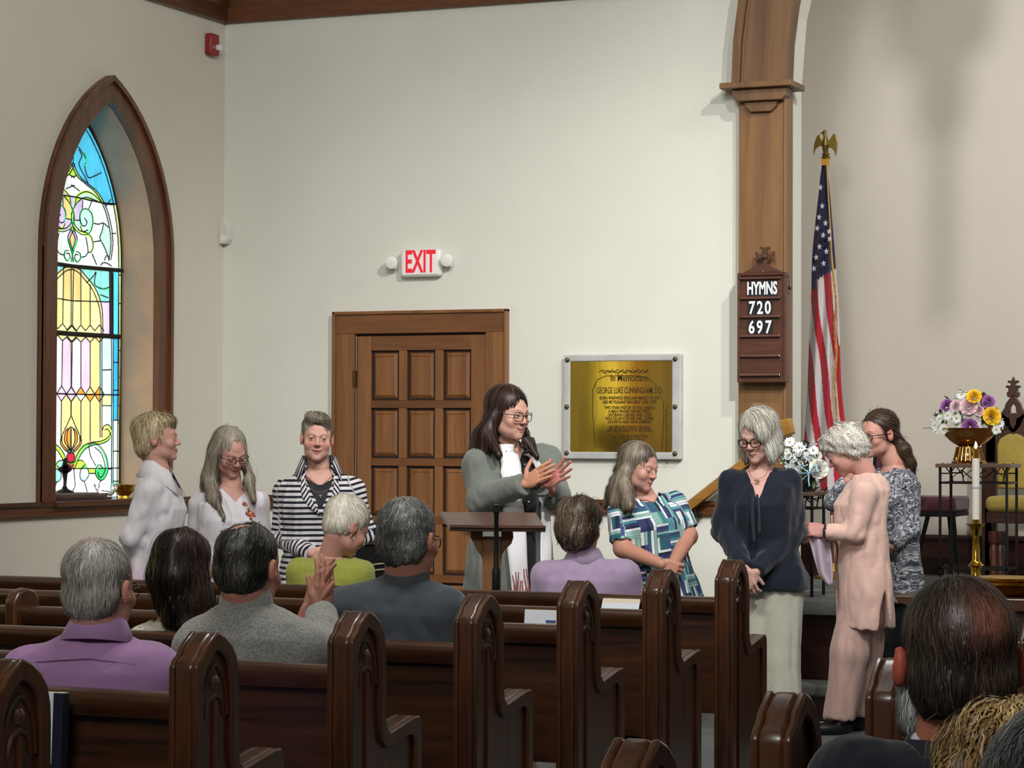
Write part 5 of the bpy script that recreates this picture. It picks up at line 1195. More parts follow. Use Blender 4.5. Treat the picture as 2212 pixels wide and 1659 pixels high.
def head_color(q, o):
    base = np.array(lin(o.get('skin', '#c99782'))); C = np.tile(base, (len(q), 1)); x, y, z = q[:, 0], q[:, 1], q[:, 2]; ax = np.abs(x)
    n = Noise(3, 60)(q); C *= (1 + .05 * n)[:, None]
    fr = y > .02
    def mixc(w, col): nonlocal C; w = np.clip(w, 0, 1)[:, None]; C = C * (1 - w) + np.array(lin(col)) * w
    blush = o.get('blush', '#b8644f')
    mixc(np.where(fr, np.exp(-(((ax - .040) / .018) ** 2 + ((z + .03) / .018) ** 2)), 0) * .45, blush)
    mixc(np.exp(-(((ax) / .012) ** 2 + ((z + .03) / .012) ** 2)) * (y > .095) * .35, blush)
    mixc((ax > .074) * o.get('earred', .35) * (y < .02), blush)
    sm_ = o.get('smile', 0.); zc = -.061; cz = zc + .0045 * sm_; cw = .022 + .004 * sm_; mo = o.get('open', 0.)
    t = np.clip(ax / cw, 0, 1.0); zm = (zc - .003) * (1 - t ** 2) + cz * t ** 2; inl = (ax < cw + .001) & (y > .07)
    th = .0068 * (1 - t ** 2 * .8) + .0012
    mixc(inl * np.clip(1.4 - np.abs(z - zm) / th, 0, 1) * .9, o.get('lips', '#a5564f'))
    if mo > .002: mixc(inl * (np.abs(z - zm - .001) < (mo + .0016) * (1 - t ** 2 * .6)) * (t < .85), '#bfb0a4'); mixc(inl * (np.abs(z - zm + mo + .001) < .0009) * (t < .8) * .7, '#5a2724')
    else: mixc(inl * (np.abs(z - zm) < .0016) * 1., '#5a2724')
    # nostrils, brows, eyes
    mixc((np.hypot(ax - .007, z + .0375) < .0035) * (y > .09) * .8, '#4c241c')
    zb = .0235 + .004 * np.clip(1 - np.abs(ax - .034) / .016, -.6, 1)
    mixc(((ax > .012) & (ax < .049) & (np.abs(z - zb) < .0026) & (y > .05)) * .6, o.get('brow', '#6b5347'))
    ex = ax - .031; eo = .0030 - .010 * o.get('closed', 0.)
    hole = (np.hypot(ex / .0135, (z - .0005) / .0056) < 1) & (y > .07)
    zt = .001 + eo
    if o.get('closed', 0.) < .3:
        mixc(hole * (z < zt) * .85, '#c9bcb4')
        gx = o.get('gaze', 0.)
        mixc(hole * (np.hypot(x - np.sign(x) * .031 - gx, z) < .0056) * 1., o.get('iris', '#3a3029'))
    mixc(((np.hypot(ex / .0150, (z - .0005) / .0078) < 1) & ~hole & (y > .065) & (z > -.002)) * .75, '#5c3a30')
    mixc(((np.abs(z - zt + .0005) < .0016) & (np.abs(ex) < .013) & (y > .07)) * .9, '#3a2521')
    mixc(((np.hypot(ex / .017, (z + .010) / .006) < 1) & (y > .06)) * .22, '#8c5648')
    a = o.get('age', .3)
    mixc(((np.abs(ax - (.028 + (-.032 - z) * .42)) < .0022) & (z < -.03) & (z > -.062) & (y > .06)) * .45 * (.4 + a), '#8a5044')
    return C
def lathe_lines(): pass

def glasses(name, hd, m, parent, w=.046, h=.036, r=.0019, yo=.106, zo=-.004, square=.6):
    g = MB()
    for sx in (-1, 1):
        P = []
        for i in range(20):
            a = 2 * math.pi * i / 20; ca, sa = math.cos(a), math.sin(a); e = 1 - square * .5
            P.append(hd.w((sx * .034 + np.sign(ca) * abs(ca) ** e * w / 2, yo - .010 * (abs(sx * .034 + ca * w / 2) / .057) ** 2, zo + np.sign(sa) * abs(sa) ** e * h / 2)))
        g.tube(P, r * hd.s, 6, closed=True)
        g.tube([hd.w((sx * .057, yo - .010, zo + .008)), hd.w((sx * .074, yo - .03, zo + .008)), hd.w((sx * .080, .02, zo + .006)), hd.w((sx * .080, -.018, zo + .004)), hd.w((sx * .08, -.03, zo - .012))], r * hd.s * 1.1, 6)
    g.tube([hd.w((-.012, yo, zo + .004)), hd.w((0, yo + .002, zo + .008)), hd.w((.012, yo, zo + .004))], r * hd.s, 6)
    o = g.build(name, m, parent, smooth=60)
    return o
def hand_ops(f, wr, d, n, lat, sc=1., curl=(.5, .5, .4), spread=.12, thumb=(.7, .6, .3), tcurl=.4, pid='skin', fcurl=None):
    """wr wrist, d towards the fingers, n out of the palm, lat towards the thumb"""
    wr = np.array(wr, float); d = nrm(d); n = np.array(n, float); n = nrm(n - d * (n @ d)); lat = np.array(lat, float); lat = nrm(lat - d * (lat @ d) - n * (lat @ n))
    off = [.029, .010, -.009, -.026]; kn = [.083, .086, .082, .074]; Ls = [(.040, .024, .020), (.044, .028, .021), (.041, .026, .020), (.032, .020, .018)]; rs = [.0092, .0092, .0088, .008]
    f.el(wr + d * .045 * sc + n * .002, np.array((.047, .038, .0135)) * sc, np.column_stack((d, lat, n)), k=.008, pid=pid)
    for i in range(4):
        k0 = wr + (d * kn[i] + lat * off[i]) * sc; f.rc(wr + (d * .012 + lat * off[i] * .55) * sc, k0, .0125 * sc, rs[i] * 1.12 * sc, k=.007, pid=pid)
        c = fcurl[i] if fcurl is not None else curl; dd = nrm(d + lat * spread * (1.5 - i) * .5); p = k0; an = 0
        for j in range(3):
            an += c[j]; v = dd * math.cos(an) + n * math.sin(an); e = p + v * Ls[i][j] * sc; f.rc(p, e, rs[i] * (1 - .07 * j) * sc, rs[i] * (.93 - .09 * j) * sc, k=.0018, pid=pid); p = e
    b0 = wr + (d * .022 + lat * .022) * sc; tv = nrm(d * thumb[0] + lat * thumb[1] + n * thumb[2]); b1 = b0 + tv * .040 * sc
    f.rc(b0, b1, .0145 * sc, .0108 * sc, k=.010, pid=pid); tv2 = nrm(tv * math.cos(tcurl) + nrm(d * .6 - lat * .7 + n * .4) * math.sin(tcurl)); b2 = b1 + tv2 * .030 * sc; b3 = b2 + nrm(tv2 + d * .15) * .024 * sc
    f.rc(b1, b2, .0105 * sc, .0098 * sc, k=.002, pid=pid); f.rc(b2, b3, .0098 * sc, .0082 * sc, k=.002, pid=pid)
    return f

class Person:
    def __init__(s, label, T, base_px, seated=False, facing=None, name='person'):
        s.T = T; s.label = label; p = s.w(*base_px); s.base = np.array((p[0], p[1], 0.)); s.root = thing(name, label, 'person', s.base); s.seated = seated
        s.bodyV = []; s.bodyF = []; s.bodyC = []; s.n = 0
    def w(s, px, py, c=0.): return at_t(px, py, s.T + c)
    def face_dir(s, yaw): ya = math.radians(yaw); return -Fh * math.cos(ya) + Rh * math.sin(ya)
    def addmesh(s, V, F, C): s.bodyV.append(V); s.bodyF.append(F + s.n); s.bodyC.append(C); s.n += len(V)
    def flush(s):
        return make_mesh('body', np.concatenate(s.bodyV), np.concatenate(s.bodyF), skin_mat(), s.root, smooth=180, colors=np.concatenate(s.bodyC))
    def head(s, px, py, c, yaw, pitch=0, roll=0, sc=1., o=None, h=.0035):
        s.o = o = o or {}; hd = s.hd = Head(s.w(px, py, c), yaw, pitch, roll, sc)
        f = lambda P: head_sdf(hd.q(P), o) * hd.s
        R = .155 * sc
        # neck joins in the same field so that head and neck are one surface
        nb = s.neck; na = hd.w((0, -.028, -.055)); rn = o.get('neck', .055)
        def g(P): return smin(f(P), d_rc(P, na, nb, rn, rn * 1.08), .018)
        lo = np.minimum(hd.c - R, nb - .07); hi = np.maximum(hd.c + R, nb + .07)
        V, F = surf(g, lo, hi, h * (1 if o.get('fine', True) else 1.7)); q = hd.q(V)
        s.addmesh(V, F, head_color(q, o)); s.headf = f
    def body(s, fr, S, arms, legs, hands, skin, h=.016):
        """coarse body under the clothes, plus fine hands, gathered into the one body mesh"""
        skin = s.o.get('skin', skin); col = np.array(lin(skin))
        f = Field(.03); f.tor(fr, [(q[0],) + tuple(max(v * (.72 if q[0] < .25 else 1) - .022, .03) for v in q[1:4]) + tuple(q[4:]) for q in S if q[0] > -.12])
        for A in arms: f.chain(A, (.040, .034, .024), k=.03)
        for A in arms: f.rc(fr.p(0, 0, .9), A[0], .038, .036, k=.03)
        for A in legs: f.chain(A, (.07, .05, .032), k=.03); 
        f.rc(fr.p(0, 0, .85), s.neck, .05, .05, k=.03)
        V, F = surf(f, *f.bbox(), h); s.addmesh(V, F, np.tile(col, (len(V), 1)))
        for hdn in hands:
            g = Field(.004); g.rc(hdn['fore'], hdn['wr'], .029, .0225, k=.004); kw = {k: v for k, v in hdn.items() if k not in ('fore', 'wr', 'd', 'n', 'lat', 'col')}
            hand_ops(g, hdn['wr'], hdn['d'], hdn['n'], hdn['lat'], **kw)
            V, F = surf(g, *g.bbox(.012), .009 if s.seated and 'curl' not in hdn else .0040); n = Noise(5, 120)(V); C = np.tile(np.array(lin(hdn.get('col', skin))), (len(V), 1)) * (1 + .06 * n)[:, None]
            s.addmesh(V, F, C)
    def garment(s, name, f, m, h=.009, col=(1, 1, 1), pat=None, colf=None, label=None):
        V, F = surf(f, *f.bbox(), h)
        C = colf(V) if colf is not None else np.tile(np.array(lin(col) if isinstance(col, str) else col), (len(V), 1))
        o = make_mesh(name, V, F, m, s.root, smooth=180, colors=C)
        if pat is not None:
            a = o.data.attributes.new('pat', 'FLOAT_VECTOR', 'POINT'); a.data.foreach_set('vector', pat(V).astype(np.float32).ravel())
        if label: o['label'] = label
        return o
def arm_pat(fr, arms, twist=0.):
    """pattern coordinates in metres: (across, along, which)"""
    def fn(V):
        x, f, u = fr.q(V); out = np.stack([x * 1.15, u * fr.L, np.zeros(len(V))], 1)
        best = d_tor(V, fr, fn.S, 2.3) - .004
        for k, A in enumerate(arms):
            acc = 0.
            for i in range(len(A) - 1):
                a, b_ = A[i], A[i + 1]; ba = b_ - a; L = np.linalg.norm(ba); tu = ((V - a) @ ba) / L ** 2; t = np.clip(tu, 0, 1)
                d = np.linalg.norm(V - a - t[:, None] * ba, axis=1) - (.058 - .02 * (i + t) / 2)
                w_ = d < best
                e1 = nrm(np.cross(ba, Fh + .01)); e2 = nrm(np.cross(ba, e1)); r = V - a; ang = np.arctan2(r @ e2, r @ e1)
                out[w_] = np.stack([ang * .05, -(acc + (np.minimum(tu, 1) if i == 0 else t) * L) + 7.03, np.full(len(V), k + 1.)], 1)[w_]; best = np.minimum(best, d); acc += L
        return out
    return fn

def hair(P, vols, cuts, cols, n=700, L=.10, crown=(0, -.03, .12), h=.0055, base=None, disp=.0025, curl=0., grav=.35, up=0., r=.0011, seed=1, sweep=None, world=None, wk=.02, steps=8, bumpf=55, start=None, ani=(1, 1, .35), lift=.0015, strandsigma=.35, k=.015, name='hair', flyaway=.0016, part=None, colfn=None):
    """hair as a sculpted mass plus several hundred fine locks that follow it"""
    hd = P.hd; f = Field(k)
    for c, rr in vols: f.el(hd.w(c), np.array(rr) * hd.s, hd.M)
    for (a, b_, r1, r2) in (world or []): f.rc(a, b_, r1, r2, k=wk)
    nz = Noise(seed, bumpf, 9, ani); nz2 = Noise(seed + 9, bumpf * 2.2, 9, ani)
    for c, rr in cuts: f.sub((lambda cc, r_: (lambda Q: d_el(Q, hd.w(cc), np.array(r_) * hd.s, hd.M)))(c, rr), .008)
    f.disp = lambda Q: disp * (nz(hd.q(Q)) + .6 * nz2(hd.q(Q)))
    V, F = surf(f, *f.bbox(.015), h)
    rs = np.random.RandomState(seed); cols = [np.array(lin(c)) for c in cols]; nc = Noise(seed + 4, 45, 8, (1, 1, .4))
    def tint(Q, rnd_):
        t = np.clip(.5 + .5 * nc(hd.q(Q)) + rnd_, 0, .999) * (len(cols) - 1); i = t.astype(int); w_ = (t - i)[:, None]; ca = np.array(cols)
        c = ca[i] * (1 - w_) + ca[np.minimum(i + 1, len(cols) - 1)] * w_
        return colfn(Q, hd.q(Q), c) if colfn else c
    mb_V, mb_F, mb_C = [V], [F], [tint(V, 0) * .88]
    # locks
    if n:
        idx = rs.choice(len(V), min(n, len(V)), replace=False); p = V[idx]; q0 = hd.q(p)
        if start is not None: ok = start(q0); p = p[ok]
        crn = hd.w(crown); N_ = len(p); rnd_ = rs.normal(0, .28, N_); ln_ = L * hd.s * rs.uniform(.6, 1.15, N_); path = [p]; dirp = None; ph = rs.uniform(0, 6.28, N_)
        jit = rs.normal(0, 1, (N_, 3)); lf = lift + np.abs(rs.normal(0, 1, N_)) ** 2.2 * flyaway
        for k_ in range(steps):
            d, g = grad(f, p); g /= np.linalg.norm(g, axis=1, keepdims=True) + 1e-9
            v = (p - crn); v /= np.linalg.norm(v, axis=1, keepdims=True) + 1e-9
            v = v * (1 - grav) + np.array((0, 0, -1.)) * grav + jit * strandsigma * .25
            if sweep is not None: v = v + np.array(sweep) @ hd.M.T
            v = v - g * (v * g).sum(1)[:, None]; v /= np.linalg.norm(v, axis=1, keepdims=True) + 1e-9
            if curl:
                s_ = np.cross(v, g); a = ph + k_ * 1.5; v = v + s_ * (np.cos(a) * curl)[:, None] + g * (np.sin(a) * curl * .5)[:, None]
            if up: v = v + g * up
            if dirp is not None: v = v * .6 + dirp * .4
            v /= np.linalg.norm(v, axis=1, keepdims=True) + 1e-9; dirp = v
            p = p + v * (ln_ / steps)[:, None]
            if not up: d, g = grad(f, p); p = p - g * (d - lf)[:, None] * .8
            path.append(p)
        PT = np.stack(path, 1); m_ = steps + 1; T_ = np.gradient(PT, axis=1); T_ /= np.linalg.norm(T_, axis=2, keepdims=True) + 1e-9
        _, g0 = grad(f, PT.reshape(-1, 3)); g0 = g0.reshape(PT.shape); X = np.cross(T_, g0); X /= np.linalg.norm(X, axis=2, keepdims=True) + 1e-9; Y = np.cross(X, T_)
        rad = r * hd.s * (1 - np.linspace(0, 1, m_) ** 2 * .8)
        VV = np.stack([PT + (X * a * 1.7 + Y * .25) * rad[None, :, None] for a in (-1, 1)], 2)
        bi = (np.arange(N_) * m_ * 2)[:, None] + (np.arange(m_ - 1) * 2)[None, :]
        FF = np.stack([bi, bi + 1, bi + 3, bi + 2], -1).reshape(-1, 4)
        CC = tint(PT[:, 0], rnd_); CC = np.repeat(CC, m_ * 2, 0) * np.clip(1 + rs.normal(0, .08, N_), .75, 1.3).repeat(m_ * 2)[:, None]
        mb_V.append(VV.reshape(-1, 3)); mb_F.append(FF + len(V)); mb_C.append(CC)
    return make_mesh(name, np.concatenate(mb_V), np.concatenate(mb_F), hairm, P.root, smooth=180, colors=np.clip(np.concatenate(mb_C), 0, 1))

def folds(seed, amp, freq=22, ani=(1, 1, .3)):
    a = Noise(seed, freq, 7, ani); b_ = Noise(seed + 3, freq * 1.9, 5, ani); return lambda P: amp * (.7 * a(P) + 1.3 * (.42 - np.abs(b_(P))))
def elbow_folds(E, amp=.004, R=.15):
    a = Noise(17, 85, 6, (.5, .5, 1))
    return lambda P: 2 * amp * (.4 - np.abs(a(P))) * np.exp(-(np.linalg.norm(P - E, axis=1) / R) ** 2 * 2)
def sumf(*fs): return lambda P: sum(f(P) for f in fs)
def shell_neck(f, p, r1, d, r2=None, L=.2):
    """carve the neck opening: cone along d from p"""
    p = np.array(p, float); d = nrm(d); f.sub(lambda P: d_rc(P, p, p + d * L, r1, r2 or r1), .004); return f
def collar(P, name, c, up, face, r, hgt, m, col, spread=.9, fall=.03, open_=.35, tilt=.25, th=.0025, z0=0.):
    """folded shirt collar: a band round the neck with two points in front"""
    up = nrm(up); face = nrm(face - up * (np.array(face) @ up)); x = nrm(np.cross(face, up)); V = []; F = []; N_ = 30
    for i in range(N_ + 1):
        a = open_ + (2 * math.pi - 2 * open_) * i / N_; d = face * math.cos(a) + x * math.sin(a); fr_ = max(0, math.cos(a))
        rr = r * (1 + .10 * fr_); b0 = c + d * rr - up * .004 - up * .030 * fr_; b1 = b0 + up * hgt * (1 - .3 * fr_) - d * .004; k = 1 + 1.2 * max(0, math.cos(a) - .55) / .45
        b2 = b1 + d * .010 - up * hgt * .35; b3 = b0 + d * (.014 + fall * .35 * k) - up * (fall * .6 * k) + up * .004
        V += [b0, b1, b2, b3]
    for i in range(N_):
        for j in range(3): a_ = i * 4 + j; F.append([a_, a_ + 1, a_ + 5, a_ + 4])
    o = make_mesh(name, V, F, m, P.root, smooth=60, colors=np.tile(np.array(lin(col)), (len(V), 1)))
    so = o.modifiers.new('thick', 'SOLIDIFY'); so.thickness = th; so.offset = 0
    return o
F_TOP = [(-.40, .185, .12, .14), (-.12, .188, .12, .14), (.0, .182, .12, .135), (.30, .155, .115, .105), (.52, .158, .13, .10), (.68, .163, .14, .10), (.82, .158, .105, .098), (.90, .125, .075, .09), (.96, .085, .06, .075), (1.0, .060, .052, .062)]
M_TOP = [(-.25, .18, .13, .13), (.0, .18, .13, .13), (.3, .175, .125, .115), (.55, .185, .125, .12), (.75, .195, .12, .12), (.86, .175, .095, .105), (.93, .12, .075, .09), (1.0, .064, .058, .065)]
def scaleS(S, kx, kf=1., kb=None): return [(q[0], q[1] * kx, q[2] * kf, q[3] * (kb or kf)) + tuple(q[4:]) for q in S]
def standing_legs(P, fr, ankles=None, w=.085, hip=-.02):
    R = []
    for i, sx in enumerate((1, -1)):
        hp = fr.p(sx * w, 0, hip); an = ankles[i] if ankles is not None else np.array((hp[0] + .0, hp[1], .08)); kn = (hp + an) / 2 + np.array((0, 0, .02)) + fr.f * .015
        R.append([hp, kn, an])
    return R
def shoes(P, legs, face, m, name='shoe'):
    for A in legs:
        an = A[-1]; f = Field(.01); x = nrm(np.cross(face, Zh)); M = np.column_stack((x, nrm(face), Zh))
        f.el((an[0] + face[0] * .05, an[1] + face[1] * .05, .03), (.042, .12, .035), M); f.rc((an[0], an[1], .04), (an[0], an[1], .08), .035, .035); f.cut((0, 0, .003), (0, 0, -1), .002)
        V, F = surf(f, *f.bbox(.01), .009); make_mesh(name, V, F, m, P.root, smooth=180)
def trousers(P, fr, legs, S, m, col, r=(.095, .08, .075), name='trousers', amp=.006, hem=None):
    f = Field(.02); f.tor(fr, [(-.2, S[0][1] * .93, .11, .125)] + [(0, .165, .10, .125), (.25, .14, .095, .10)])
    for A in legs: f.chain([A[0], A[1], A[2]], r, k=.02)
    f.cut((0, 0, (legs[0][2][2] if hem is None else hem)), (0, 0, -1), .003)
    f.disp = folds(7, amp, 16, (1, 1, .25)); return P.garment(name, f, m, .012, col)
def seated_legs(fr, world_f=np.array((0, 1., 0))):
    R = []
    for sx in (1, -1):
        hp = fr.p(sx * .09, 0, .0); hp = np.array((hp[0], hp[1], max(hp[2], .52))); kn = hp + world_f * .34; kn[2] = .52; an = kn.copy(); an[2] = .08; an += world_f * .02; R.append([hp, kn, an])
    return R
CLOTH = cloth_mat('cloth_plain'); KNIT = cloth_mat('cloth_knit', bump=.7, bscale=260, var=.12, vscale=90)
darkshoe = mat('shoe_black', '#17161a', .4); 
# ------------------------------------------------------------------ patterned cloths
def nodes_of(name, rough=.8):
    m = bpy.data.materials.new(name); m.use_nodes = True; nt = m.node_tree; b = nt.nodes['Principled BSDF']; b.inputs['Roughness'].default_value = rough; b.inputs['Specular IOR Level'].default_value = .3
    MATS[name] = m; return m, nt.nodes, nt.links, b
def mnode(N, L, op, a, b_=None, c=None):
    n = N.new('ShaderNodeMath'); n.operation = op
    for i, v in enumerate((a, b_, c)):
        if v is None: continue
        if isinstance(v, (int, float)): n.inputs[i].default_value = v
        else: L.new(v, n.inputs[i])
    return n.outputs[0]
def pat_xyz(N, L):
    a = N.new('ShaderNodeAttribute'); a.attribute_name = 'pat'; s = N.new('ShaderNodeSeparateXYZ'); L.new(a.outputs['Vector'], s.inputs[0]); return a.outputs['Vector'], s.outputs
def stripe_mat(name, c1, c2, period, duty, axis='Y', wob=.1):
    m, N, L, b = nodes_of(name); v, o = pat_xyz(N, L)
    n = N.new('ShaderNodeTexNoise'); n.inputs['Scale'].default_value = 9; L.new(v, n.inputs['Vector'])
    y = mnode(N, L, 'MULTIPLY_ADD', o[axis], 1 / period, mnode(N, L, 'MULTIPLY', n.outputs['Fac'], wob)); fr = mnode(N, L, 'FRACT', y); k = mnode(N, L, 'GREATER_THAN', fr, duty)
    mx = N.new('ShaderNodeMix'); mx.data_type = 'RGBA'; L.new(k, mx.inputs[0]); mx.inputs[6].default_value = lin(c1) + (1,); mx.inputs[7].default_value = lin(c2) + (1,); L.new(mx.outputs[2], b.inputs['Base Color']); return m
def patch_mat(name, cell, pal, nst=6):
    m, N, L, b = nodes_of(name); v, o = pat_xyz(N, L)
    bx = mnode(N, L, 'FLOOR', mnode(N, L, 'DIVIDE', o['X'], cell)); sh = mnode(N, L, 'MULTIPLY', bx, .37); yy = mnode(N, L, 'ADD', mnode(N, L, 'DIVIDE', o['Y'], cell * .8), sh); by = mnode(N, L, 'FLOOR', yy)
    cb = N.new('ShaderNodeCombineXYZ'); L.new(bx, cb.inputs[0]); L.new(by, cb.inputs[1]); w1 = N.new('ShaderNodeTexWhiteNoise'); w1.noise_dimensions = '2D'; L.new(cb.outputs[0], w1.inputs['Vector'])
    ori = mnode(N, L, 'GREATER_THAN', w1.outputs['Value'], .5); fx = mnode(N, L, 'FRACT', mnode(N, L, 'DIVIDE', o['X'], cell)); fy = mnode(N, L, 'FRACT', yy)
    mi = N.new('ShaderNodeMix'); mi.data_type = 'FLOAT'; L.new(ori, mi.inputs[0]); L.new(fx, mi.inputs[2]); L.new(fy, mi.inputs[3]); sc_ = mnode(N, L, 'MULTIPLY', mi.outputs[0], nst); st = mnode(N, L, 'FLOOR', sc_)
    c2 = N.new('ShaderNodeCombineXYZ'); L.new(mnode(N, L, 'ADD', st, mnode(N, L, 'MULTIPLY', bx, 17)), c2.inputs[0]); L.new(mnode(N, L, 'MULTIPLY_ADD', by, 31, w1.outputs['Value']), c2.inputs[1])
    w2 = N.new('ShaderNodeTexWhiteNoise'); w2.noise_dimensions = '2D'; L.new(c2.outputs[0], w2.inputs['Vector']); cr = N.new('ShaderNodeValToRGB'); cr.color_ramp.interpolation = 'CONSTANT'
    E = cr.color_ramp.elements; E[0].color = lin(pal[0]) + (1,); E[0].position = 0; E[1].color = lin(pal[1]) + (1,); E[1].position = 1 / len(pal)
    for i in range(2, len(pal)): e = E.new(i / len(pal)); e.color = lin(pal[i]) + (1,)
    L.new(w2.outputs['Value'], cr.inputs[0]); gap = mnode(N, L, 'LESS_THAN', mnode(N, L, 'FRACT', sc_), .13); mx = N.new('ShaderNodeMix'); mx.data_type = 'RGBA'; L.new(gap, mx.inputs[0]); L.new(cr.outputs[0], mx.inputs[6]); mx.inputs[7].default_value = lin('#1b2b3c') + (1,)
    L.new(mx.outputs[2], b.inputs['Base Color']); return m
def blotch_mat(name, cols, scale=28):
    m, N, L, b = nodes_of(name); v, o = pat_xyz(N, L); vo = N.new('ShaderNodeTexNoise'); vo.inputs['Scale'].default_value = scale; vo.inputs['Detail'].default_value = 2; vo.inputs['Distortion'].default_value = 2.2; L.new(v, vo.inputs['Vector'])
    cr = N.new('ShaderNodeValToRGB'); cr.color_ramp.interpolation = 'CONSTANT'; E = cr.color_ramp.elements; E[0].color = lin(cols[0]) + (1,); E[0].position = 0; E[1].color = lin(cols[1]) + (1,); E[1].position = .40
    for p_, c in ((.46, cols[2]), (.56, cols[3]), (.62, cols[0])): e = E.new(p_); e.color = lin(c) + (1,)
    L.new(vo.outputs['Fac'], cr.inputs[0]); L.new(cr.outputs[0], b.inputs['Base Color']); return m
def lace_mat(name, col):
    m, N, L, b = nodes_of(name); tc = N.new('ShaderNodeTexCoord'); vo = N.new('ShaderNodeTexVoronoi'); vo.inputs['Scale'].default_value = 70; L.new(tc.outputs['Object'], vo.inputs['Vector'])
    cr = N.new('ShaderNodeValToRGB'); cr.color_ramp.elements[0].color = lin('#6f665c') + (1,); cr.color_ramp.elements[0].position = .12; cr.color_ramp.elements[1].color = lin(col) + (1,); cr.color_ramp.elements[1].position = .3
    L.new(vo.outputs['Distance'], cr.inputs[0]); L.new(cr.outputs[0], b.inputs['Base Color']); bp = N.new('ShaderNodeBump'); bp.inputs['Strength'].default_value = .6; bp.inputs['Distance'].default_value = .003; L.new(vo.outputs['Distance'], bp.inputs['Height']); L.new(bp.outputs[0], b.inputs['Normal']); return m
def heather_mat(name, a, c, scale=260):
    return mat(name, a, .9, col2=c, vscale=scale, bump=.6, bscale=300, sheen=.3)

def vfn(fr, u0, sl, side=1, f0=.02, xo=0.):
    def fn(P):
        x, f, u = fr.q(P); return np.maximum(np.abs(x - xo) - (u - u0) * fr.L * sl, f0 - f)
    return fn
def top(P, name, fr, S, arms, m, col=(.8, .8, .8), rs=(.052, .045, .037), neckr=.068, h=.009, amp=.004, hem=None, pat=False, colf=None, V=None, skin=None, grow=0., sho=(.036, .050), freq=42, cuffcut=True, extra=None, nk=.93, label=None, ef=.006, ani=(1, 1, .35), necku=None):
    f = Field(.025); f.tor(fr, S, grow=grow)
    for sx, A in zip((1, -1), arms):
        def arm(Q, A=A, sx=sx):
            d = d_rc(Q, fr.p(sx * .05, 0, .90), A[0], sho[0] + grow, sho[1] + grow)
            for i_ in range(len(A) - 1): d = smin(d, d_rc(Q, A[i_], A[i_ + 1], rs[i_] + grow, rs[i_ + 1] + grow), .022 if i_ else .035)
            return smax(d, (Q - A[-1]) @ nrm(A[-1] - A[-2]), .004)
        pts_ = np.array(A); f.add(arm, .024, (pts_.min(0) - .09, pts_.max(0) + .09))
    if extra: extra(f)
    nd = necku if necku is not None else fr.u
    f.sub(lambda Q: d_rc(Q, fr.p(0, .0, nk), fr.p(0, 0, nk) + nd * .25, neckr, neckr * 1.15), .006)
    if V: f.sub(vfn(fr, *V), .004)
    if hem is not None: f.cut(fr.p(0, 0, hem), -fr.u, .004)
    fs = [folds(hash_(name + P.label), amp, freq, ani)] + [elbow_folds(A[1], ef) for A in arms if len(A) > 2]; f.disp = sumf(*fs)
    pt = None
    if pat: pt = arm_pat(fr, arms); pt.S = [(q[0],) + tuple(v + grow for v in q[1:4]) + tuple(q[4:]) for q in S]
    o = P.garment(name, f, m, h, col, pt, colf, label)
    if V and skin:
        skin = P.o.get('skin', skin)
        g = lambda Q: np.maximum(d_tor(Q, fr, S, 2.3, -.008), vfn(fr, V[0] - .03, V[1] * 1.15, f0=.0)(Q)); lo, hi = f.bbox(); Vv, Ff = surf(g, lo, hi, .009); P.addmesh(Vv, Ff, np.tile(np.array(lin(skin)), (len(Vv), 1)))
    return o
def hash_(s): return sum(ord(c) * (i + 7) for i, c in enumerate(s)) % 9973
def pants(P, fr, S, legs, m, col, r=(.10, .085, .08), hem=.03, name='trousers', amp=.005, top_u=.25, freq=32):
    f = Field(.03); f.tor(fr, [(-.22, S[0] * .9, .10, .12), (0, S[0], .10, .125), (top_u, S[0] * .88, .095, .10)])
    for A in legs: f.chain(A, r, k=.02)
    f.cut((0, 0, hem), (0, 0, -1), .003); f.disp = folds(hash_(P.label) + 3, amp, freq, (1, 1, .22)); return P.garment(name, f, m, .012, col)
SK1, SK2, SK3 = '#cb9c8c', '#c59484', '#bd8a74'

# ================================================================== the row of women standing in front
# --- woman in the white collared shirt, in profile
P = Person('woman with short blonde hair in a white collared shirt, standing in profile by the window', 12.0, (335, 1200)); sk = SK1
nb = P.w(343, 1014); P.neck = nb; fr = Frame(P.w(328, 1270), nb, P.face_dir(78))
P.head(341, 948, 0, 92, -2, 0, .93, dict(skin='#c9998a', smile=.8, open=.002, age=.7, jaw=.95, lips='#a8584f', neck=.047, brow='#7a6250'))
sh1, sh2 = P.w(322, 1062, -.14), P.w(345, 1062, .16)
A1 = [sh1, P.w(283, 1160, -.16), P.w(296, 1205, -.02)]; A2 = [sh2, P.w(335, 1170, .2), P.w(390, 1200, .1)]
S = [(q[0], q[1], q[2] * 1.0, q[3] * .95, q[4] if len(q) > 4 else 0) for q in F_TOP]
legs = standing_legs(P, fr); P.body(fr, F_TOP, [A1, A2], legs, [dict(fore=A1[1], wr=A1[2], d=P.w(330, 1225, .05) - A1[2], n=-Fh, lat=Zh), dict(fore=A2[1], wr=A2[2], d=Rh * .8 - Zh * .5, n=-Fh, lat=Zh)], sk)
wht = cloth_mat('cloth_white_shirt', var=.05); wc = '#d9d4da'
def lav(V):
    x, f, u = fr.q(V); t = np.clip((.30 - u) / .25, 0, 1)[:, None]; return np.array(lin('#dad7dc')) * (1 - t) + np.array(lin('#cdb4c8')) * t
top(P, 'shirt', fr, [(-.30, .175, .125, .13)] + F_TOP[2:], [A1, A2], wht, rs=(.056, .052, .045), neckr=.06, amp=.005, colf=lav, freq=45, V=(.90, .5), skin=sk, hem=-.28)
collar(P, 'collar', nb + Zh * .0 - fr.f * .005, fr.u, fr.f, .066, .045, wht, '#dedadf', fall=.07, open_=.25)
